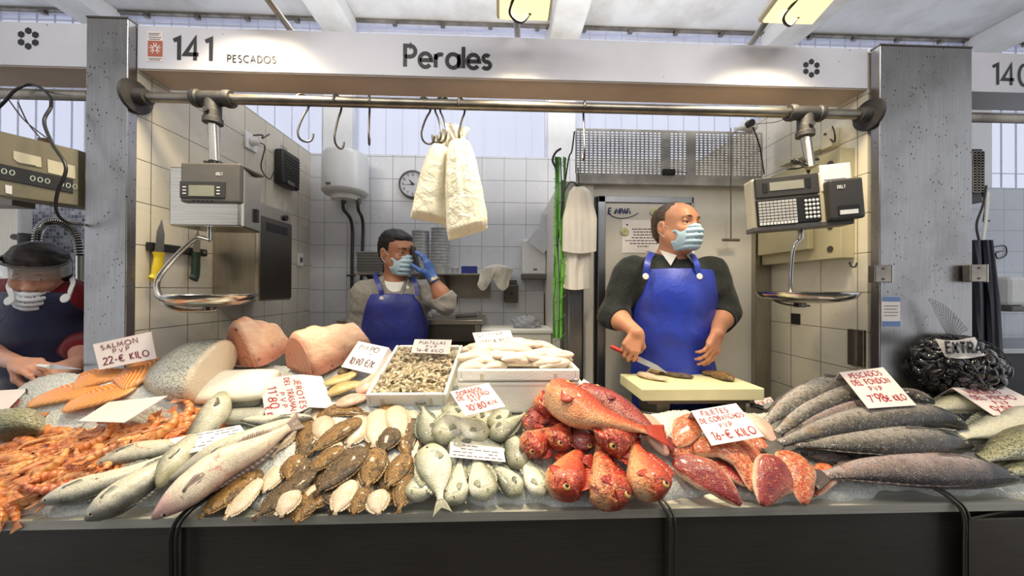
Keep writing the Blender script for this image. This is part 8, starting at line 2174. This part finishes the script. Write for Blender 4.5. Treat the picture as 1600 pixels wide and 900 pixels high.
# ------------------------------------------------------------------ cutting board and what lies on it
yb0, yb1 = 1.24, 1.47; zb = U(1000, 608, Y=yb0)[2]; xl, xr2 = U(1003, 610, Y=yb0)[0], U(1195, 610, Y=yb0)[0]
t = thing('cutting_board', ((xl + xr2) / 2, 1.36, zb - .045), 'thick cream plastic cutting board in front of the older fishmonger', 'cutting board')
MB().bb(xl, xr2, yb0, yb1, zb - .045, zb).build('board', M['board'], t, smooth=False, bevel=.004)
t = thing('board_stand', ((xl + xr2) / 2, 1.36, zb - .15), 'dark metal stand under the cream cutting board', 'stand')
MB().bb(xl + .03, xr2 - .04, yb0 + .02, yb1 - .02, zb - .062, zb - .046).build('top_plate', M['steel_d'], t, smooth=False)
for x in (xl + .07, xr2 - .1): MB().bb(x, x + .05, yb0 + .03, yb1 - .03, zb - .13, zb - .062).build('leg', M['steel_d'], t, smooth=False)
o = MB().bb(.35, XR - .01, 1.305, 1.42, .2, zb - .132); o = o.build('back_counter', M['steel'], smooth=False); tag(o, 'steel ledge running behind the display under the cutting board stand', 'counter')
def onb(px, py, h=0): return U(px, py, Z=zb + h)
for i, (pts, w, m_, lab, nm) in enumerate([([(1084, 589), (1052, 585), (1018, 579)], 17, 'sole2', 'thin dark fish strip lying across the cutting board', 'fish_strip'), ([(1145, 593), (1118, 584), (1096, 582)], 25, 'sole', 'mottled fish piece on the right half of the cutting board', 'fish_piece'), ([(998, 582), (1015, 588), (1044, 594)], 20, 'solew', 'pale fish trimming at the left of the cutting board', 'fish_trimming')]):
    build_fish(nm, 'fillet', pts, w, FM[m_], lab, None, fins=False, eye=0, lvl=zb, lift=.001, nrm=(0, 0, 1), thick=1.0, wav=.08, seed=i)
m = MB(); c = onb(1022, 587); m.sheet([[c + np.array([-.04 + .09 * v + .02 * u, .0 + .03 * u - .01 * v, .004 + .035 * math.sin(PI * v) * (1 - u) * .9 + .006 * math.sin(v * 9)]) for v in np.linspace(0, 1, 14)] for u in np.linspace(0, 1, 8)], .003)
tag(m.build('fish_skin', FM['solew']), 'curled pale fish skin standing up on the cutting board', 'fish skin')
def flat_knife(pts, lab):
    a, b, c = [np.asarray(p) for p in pts]; t = thing('fish_knife', b, lab, 'knife'); MB().tube([a, a * .5 + b * .5 + (0, 0, .002), b], [.012, .010, .012], 10, 14, flat=(1, .8)).build('handle', M['blackp'], t)
    d = unit(c - b); s_ = unit(np.cross(d, (0, 0, 1))); L2 = np.linalg.norm(c - b); m = MB(); m.prism([b + s_ * .012, b - s_ * .012, b - s_ * .011 + d * L2 * .6, c, b + s_ * .011 + d * L2 * .7], (0, 0, .002)); m.build('blade', M['blade'], t, smooth=False)
flat_knife([U(994, 643, Y=1.26), U(1032, 650, Y=1.24), U(1068, 660, Y=1.22)], 'black handled knife lying left below the cutting board')
flat_knife([U(1172, 633, Y=1.27), U(1192, 638, Y=1.25), U(1208, 628, Y=1.29)], 'black handled knife lying right below the cutting board')

# ------------------------------------------------------------------ price cards
M['card'] = None
def _card():
    b = NB('price_card'); n = b.noise(7, 3); col = b.mix(b.ramp(n, [(.45, 0), (.8, .5)]), rgb(238, 226, 220), rgb(232, 206, 198)); M['card'] = b.done(col, .35, 0, None, .5)
_card()
M['ink'] = simple('red_marker', (178, 44, 58), .6); M['inkdark'] = simple('dark_red_marker', (124, 40, 62), .6); M['inkbr'] = simple('dark_marker', (86, 56, 66), .6)
def card(corners, lines, label, ink='ink', back=None, th=.0022, w=.14, jit=.10, name='price_card', near=.0):
    """corners: four (px, py, Y) from the lower left anticlockwise (as read)"""
    P = [U(p[0], p[1], Y=p[2] - near) for p in corners]; bl, br, tr, tl = P
    c = sum(P) / 4; t = thing(name, min(P, key=lambda q: q[2]), label, 'price card')
    n = unit(np.cross(br - bl, tl - bl)); 
    if n @ (CAM - c) < 0: n = -n
    m = MB(); m.prism([bl, br, tr, tl], -n * th); m.build('front_panel', M['card'], t, smooth=False)
    if back is not None:
        e0, e1 = (tl, tr) if back[0] == 'top' else (br, tr) if back[0] == 'right' else (tl, bl); dv = np.array(back[1], float); m = MB(); m.prism([e0, e1, e1 + dv, e0 + dv], -unit(np.cross(e1 - e0, dv)) * th); m.build('back_panel', M['card'], t, smooth=False)
    m = MB()
    for s_, u, v, hh, sx in lines:      # u,v = lower left of the line (fractions), hh = height fraction, sx = total width fraction
        xd_ = (br - bl) * (1 - v) + (tr - tl) * v; yd_ = (tl - bl) * (1 - u) + (tr - br) * u; o = bl + (br - bl) * u * (1 - v) + (tr - tl) * u * v + (tl - bl) * v
        o = bl * (1 - u) * (1 - v) + br * u * (1 - v) + tr * u * v + tl * (1 - u) * v; H_ = np.linalg.norm(yd_) * hh; Wd = np.linalg.norm(xd_) * sx
        xdir = unit(xd_); ydir = unit(yd_ - xdir * (yd_ @ xdir)) if abs(unit(yd_) @ xdir) < .2 else unit(yd_)
        nn = np.cross(xdir, unit(yd_)); off = n * .0008
        write(m, s_, o + off, xdir, unit(yd_), H_, w, .24, jit, sx=Wd / (text_w(s_, .24) * H_), th=.0003 if nn @ n > 0 else -.0003)
    if m.v: m.build('lettering', M[ink], t, smooth=False)
    return t
card([(155, 578, 1.235), (244, 560, 1.25), (236, 518, 1.27), (145, 538, 1.26)], [('SALMON', .12, .72, .17, .62), ('P.V.P', .30, .50, .14, .28), ('22-€ KILO', .10, .16, .24, .80)], 'white price card for salmon behind the salmon fillets', 'inkdark')
card([(418, 667, 1.16), (484, 636, 1.20), (470, 585, 1.30), (405, 592, 1.30)], [], 'twisted folded price card reading sideways in front of the tuna', 'inkdark', None)
tc = [o for o in bpy.data.objects if o.name.startswith('price_card') and 'twisted' in str(o.get('label'))][0]
def twisted():
    # text runs downwards on this card: reading direction from the top edge to the bottom edge
    bl, br, tr, tl = [U(*p[:2], Y=p[2]) for p in ((405, 592, 1.30), (418, 667, 1.16), (484, 636, 1.20), (470, 585, 1.30))]
    m = MB(); n = unit(np.cross(br - bl, tl - bl)); n = n if n @ (CAM - bl) > 0 else -n
    for s_, u, v, hh, sx in (('JEROTES', .10, .80, .14, .62), ('DEL TRASMALLO', .05, .58, .13, .88), ('P.V.P', .35, .40, .12, .32), ("11'80", .20, .14, .20, .46), ('€ KILO', .62, .03, .14, .34)):
        xd_ = br - bl; yd_ = tl - bl; o = bl + xd_ * u + yd_ * v; H_ = np.linalg.norm(yd_) * hh; write(m, s_, o + n * .001, unit(xd_), unit(yd_), H_, .14, .24, .10, sx=np.linalg.norm(xd_) * sx / (text_w(s_, .24) * H_))
    m.build('lettering', M['ink'], tc, smooth=False)
    e0, e1 = U(470, 585, Y=1.30), U(484, 636, Y=1.20); m = MB(); q0, q1 = U(503, 588, Y=1.34), U(522, 638, Y=1.25); m.prism([e0, q0, q1, e1], (0, .001, -.0022)); m.build('back_panel', M['card'], tc, smooth=False)
twisted()
card([(533, 573, 1.38), (584, 585, 1.36), (607, 543, 1.44), (560, 533, 1.45)], [('PULPO', .16, .72, .16, .60), ('P.V.P', .30, .50, .13, .32), ('10.90 €/K', .12, .18, .22, .74)], 'white price card between the tuna and the foam box of small squid', 'inkbr', ('right', (.035, .03, -.07)))
card([(642, 551, 1.40), (702, 553, 1.40), (706, 531, 1.43), (648, 530, 1.43)], [('PUNTILLAS', .15, .66, .2, .7), ('P.V.P', .35, .40, .17, .28), ('14-€ KILO', .12, .10, .20, .7)], 'low white price card on the box of small squid', 'inkbr')
card([(745, 540, 1.46), (803, 531, 1.46), (797, 516, 1.49), (738, 520, 1.49)], [('CALAMAR', .10, .62, .22, .66), ('P.V.P', .4, .36, .18, .25), ('13.50 € KILO', .10, .06, .22, .80)], 'white price card on top of the white squid heap', 'inkbr')
card([(727, 650, 1.15), (790, 635, 1.16), (763, 598, 1.22), (703, 612, 1.22)], [('DORADOS', .12, .78, .14, .62), ('DE ESTERO', .06, .58, .14, .80), ('P.V.P', .34, .42, .11, .24), ("10'80", .14, .14, .20, .46), ('€/K', .66, .20, .12, .24)], 'white price card for sea bream in front of the foam boxes', 'ink', ('top', (-.02, .04, -.05)), near=.10)
card([(1112, 696, 1.10), (1194, 682, 1.11), (1150, 630, 1.20), (1080, 642, 1.20)], [('FILETES', .16, .80, .13, .56), ('DE COBANCHOS', .05, .60, .13, .90), ('P.V.P', .36, .40, .12, .24), ('16-€ KILO', .10, .10, .20, .84)], 'white price card standing on the red fillets', 'ink', ('top', (0, .04, -.05)), near=.10)
card([(1357, 638, 1.17), (1432, 633, 1.17), (1380, 574, 1.28), (1312, 582, 1.28)], [('PESCADOS', .14, .80, .13, .70), ('DEL FONDON', .08, .60, .13, .80), ('P.V.P', .34, .42, .11, .26), ("7'98", .16, .14, .19, .34), ('€ KILO', .52, .14, .14, .40)], 'folded price card reading PESCADOS on the dark fish', 'ink', ('left_', (0, 0, 0)) if False else None, near=.10)
card([(1553, 649, 1.17), (1665, 651, 1.17), (1570, 604, 1.27), (1488, 606, 1.27)], [('MERLUZAS', .14, .76, .15, .56), ('DEL PINCHO', .08, .55, .15, .70), ('P.V.P', .30, .38, .12, .22), ("9'80", .12, .08, .24, .36)], 'folded price card for hake at the right edge', 'ink', None, near=.10)
def side_flap(lab, a, b, c, d):
    t_ = [o for o in bpy.data.objects if lab in str(o.get('label'))][0]; m = MB(); P = [U(*p[:2], Y=p[2]) for p in (a, b, c, d)]; m.prism(P, (0, .0022, 0)); m.build('back_panel', M['card'], t_, smooth=False)
side_flap('reading PESCADOS', (1312, 582, 1.18), (1380, 574, 1.18), (1352, 610, 1.26), (1288, 620, 1.26)); side_flap('for hake at the right', (1488, 606, 1.17), (1570, 604, 1.17), (1520, 625, 1.26), (1446, 630, 1.26))
card([(122, 658, 1.16), (194, 660, 1.14), (262, 618, 1.22), (170, 628, 1.24)], [], 'plain white card seen from behind over the langoustines', 'card', None, near=.07)
m = MB()
def flapped():
    t = thing('price_card', U(30, 640, Y=1.2), 'folded white card standing over the green gold fish at the left edge', 'price card')
    a, b, c, d = U(-60, 650, Y=1.12), U(-2, 652, Y=1.12), U(42, 608, Y=1.22), U(-40, 612, Y=1.22); m = MB(); m.prism([a, b, c, d], (0, .003, 0)); m.build('front_panel', M['card'], t, smooth=False)
    m = MB(); m.prism([c, U(74, 642, Y=1.20), U(20, 640, Y=1.32), d], (0, .002, -.003)); m.build('back_panel', simple('card_back', (170, 150, 120), .5), t, smooth=False)
    m = MB(); m.prism([c + (.001, -.004, .003), U(73, 644, Y=1.19), U(66, 646, Y=1.19), U(40, 614, Y=1.21)], (0, .002, 0)); m.build('card_edge', M['dgreyp'], t, smooth=False)
    m = MB(); write(m, "9'80", U(-16, 634, Y=1.165), unit(b - a), unit(c - b), .03, .14, .24, .1); m.build('lettering', M['ink'], t, smooth=False)
flapped()
card([(905, 600, 1.33), (1005, 664, 1.16), (1000, 650, 1.20), (912, 592, 1.36)], [], 'white card stuck behind the top scorpionfish', 'ink', None)
card([(1186, 640, 1.27), (1212, 632, 1.28), (1204, 620, 1.31), (1178, 626, 1.31)], [('KILO', .1, .3, .4, .8)], 'small folded card beside the right hand knife', 'ink', None)
# printed labels
def plabel(pts, lab, rows, seed):
    G = []
    for u in np.linspace(0, 1, 7):
        row = []
        for v in np.linspace(0, 1, 14):
            a = np.array(pts[0]) * (1 - v) + np.array(pts[1]) * v; b = np.array(pts[3]) * (1 - v) + np.array(pts[2]) * v; q = a * (1 - u) + b * u; row.append(S(q[0], q[1], q[2] + .006 * math.sin(v * PI)))
        G.append(row)
    t = thing('printed_label', S(pts[0][0], pts[0][1], pts[0][2]), lab, 'label'); MB().sheet(G, .001).build('label_sheet', M['paper'], t)
    m = MB(); rr = np.random.default_rng(seed)
    for i in range(rows):
        u = (i + .7) / (rows + .4); x = .06
        while x < .9:
            w_ = rr.uniform(.04, .14)
            if rr.random() < .75:
                def at(v_):
                    a = np.array(pts[0]) * (1 - v_) + np.array(pts[1]) * v_; b = np.array(pts[3]) * (1 - v_) + np.array(pts[2]) * v_; q = a * (1 - u) + b * u; return S(q[0], q[1], q[2] + .006 * math.sin(v_ * PI) + .0012)
                p, q_ = at(x), at(min(.95, x + w_)); m.prism([p, q_, q_ + yd * .0022, p + yd * .0022], NRM * .0002)
            x += w_ + .03
    m.build('printed_lines', M['paper_print'], t, smooth=False)
plabel([(292, 709, .075), (393, 688, .075), (375, 664, .075), (264, 686, .075)], 'white printed traceability label lying on the white hakes', 6, 1)
plabel([(702, 714, .05), (790, 722, .05), (786, 700, .055), (704, 690, .055)], 'white printed traceability label lying across the breams', 4, 2)
# steel tray with a black edge in the left stall
a, b = U(-40, 612, Y=1.30), U(62, 605, Y=1.30)
t = thing('steel_tray', (a + b) / 2, 'brushed steel board with a black edge beside the woman in the left stall', 'tray')
pl = [U(-60, 622, Z=1.165), U(54, 614, Z=1.165), U(95, 597, Z=1.165), U(-20, 597, Z=1.165)]; m = MB(); m.prism(pl, (0, 0, .004)); m.build('plate', M['steel_l'], t, smooth=False)
m = MB(); e = pl[2] - pl[1]; m.prism([pl[1] + (0, 0, -.012), pl[2] + (0, 0, -.012), pl[2] + (0, 0, .005), pl[1] + (0, 0, .005)], (.006, 0, 0)); m.build('black_edge', M['blackp'], t, smooth=False)
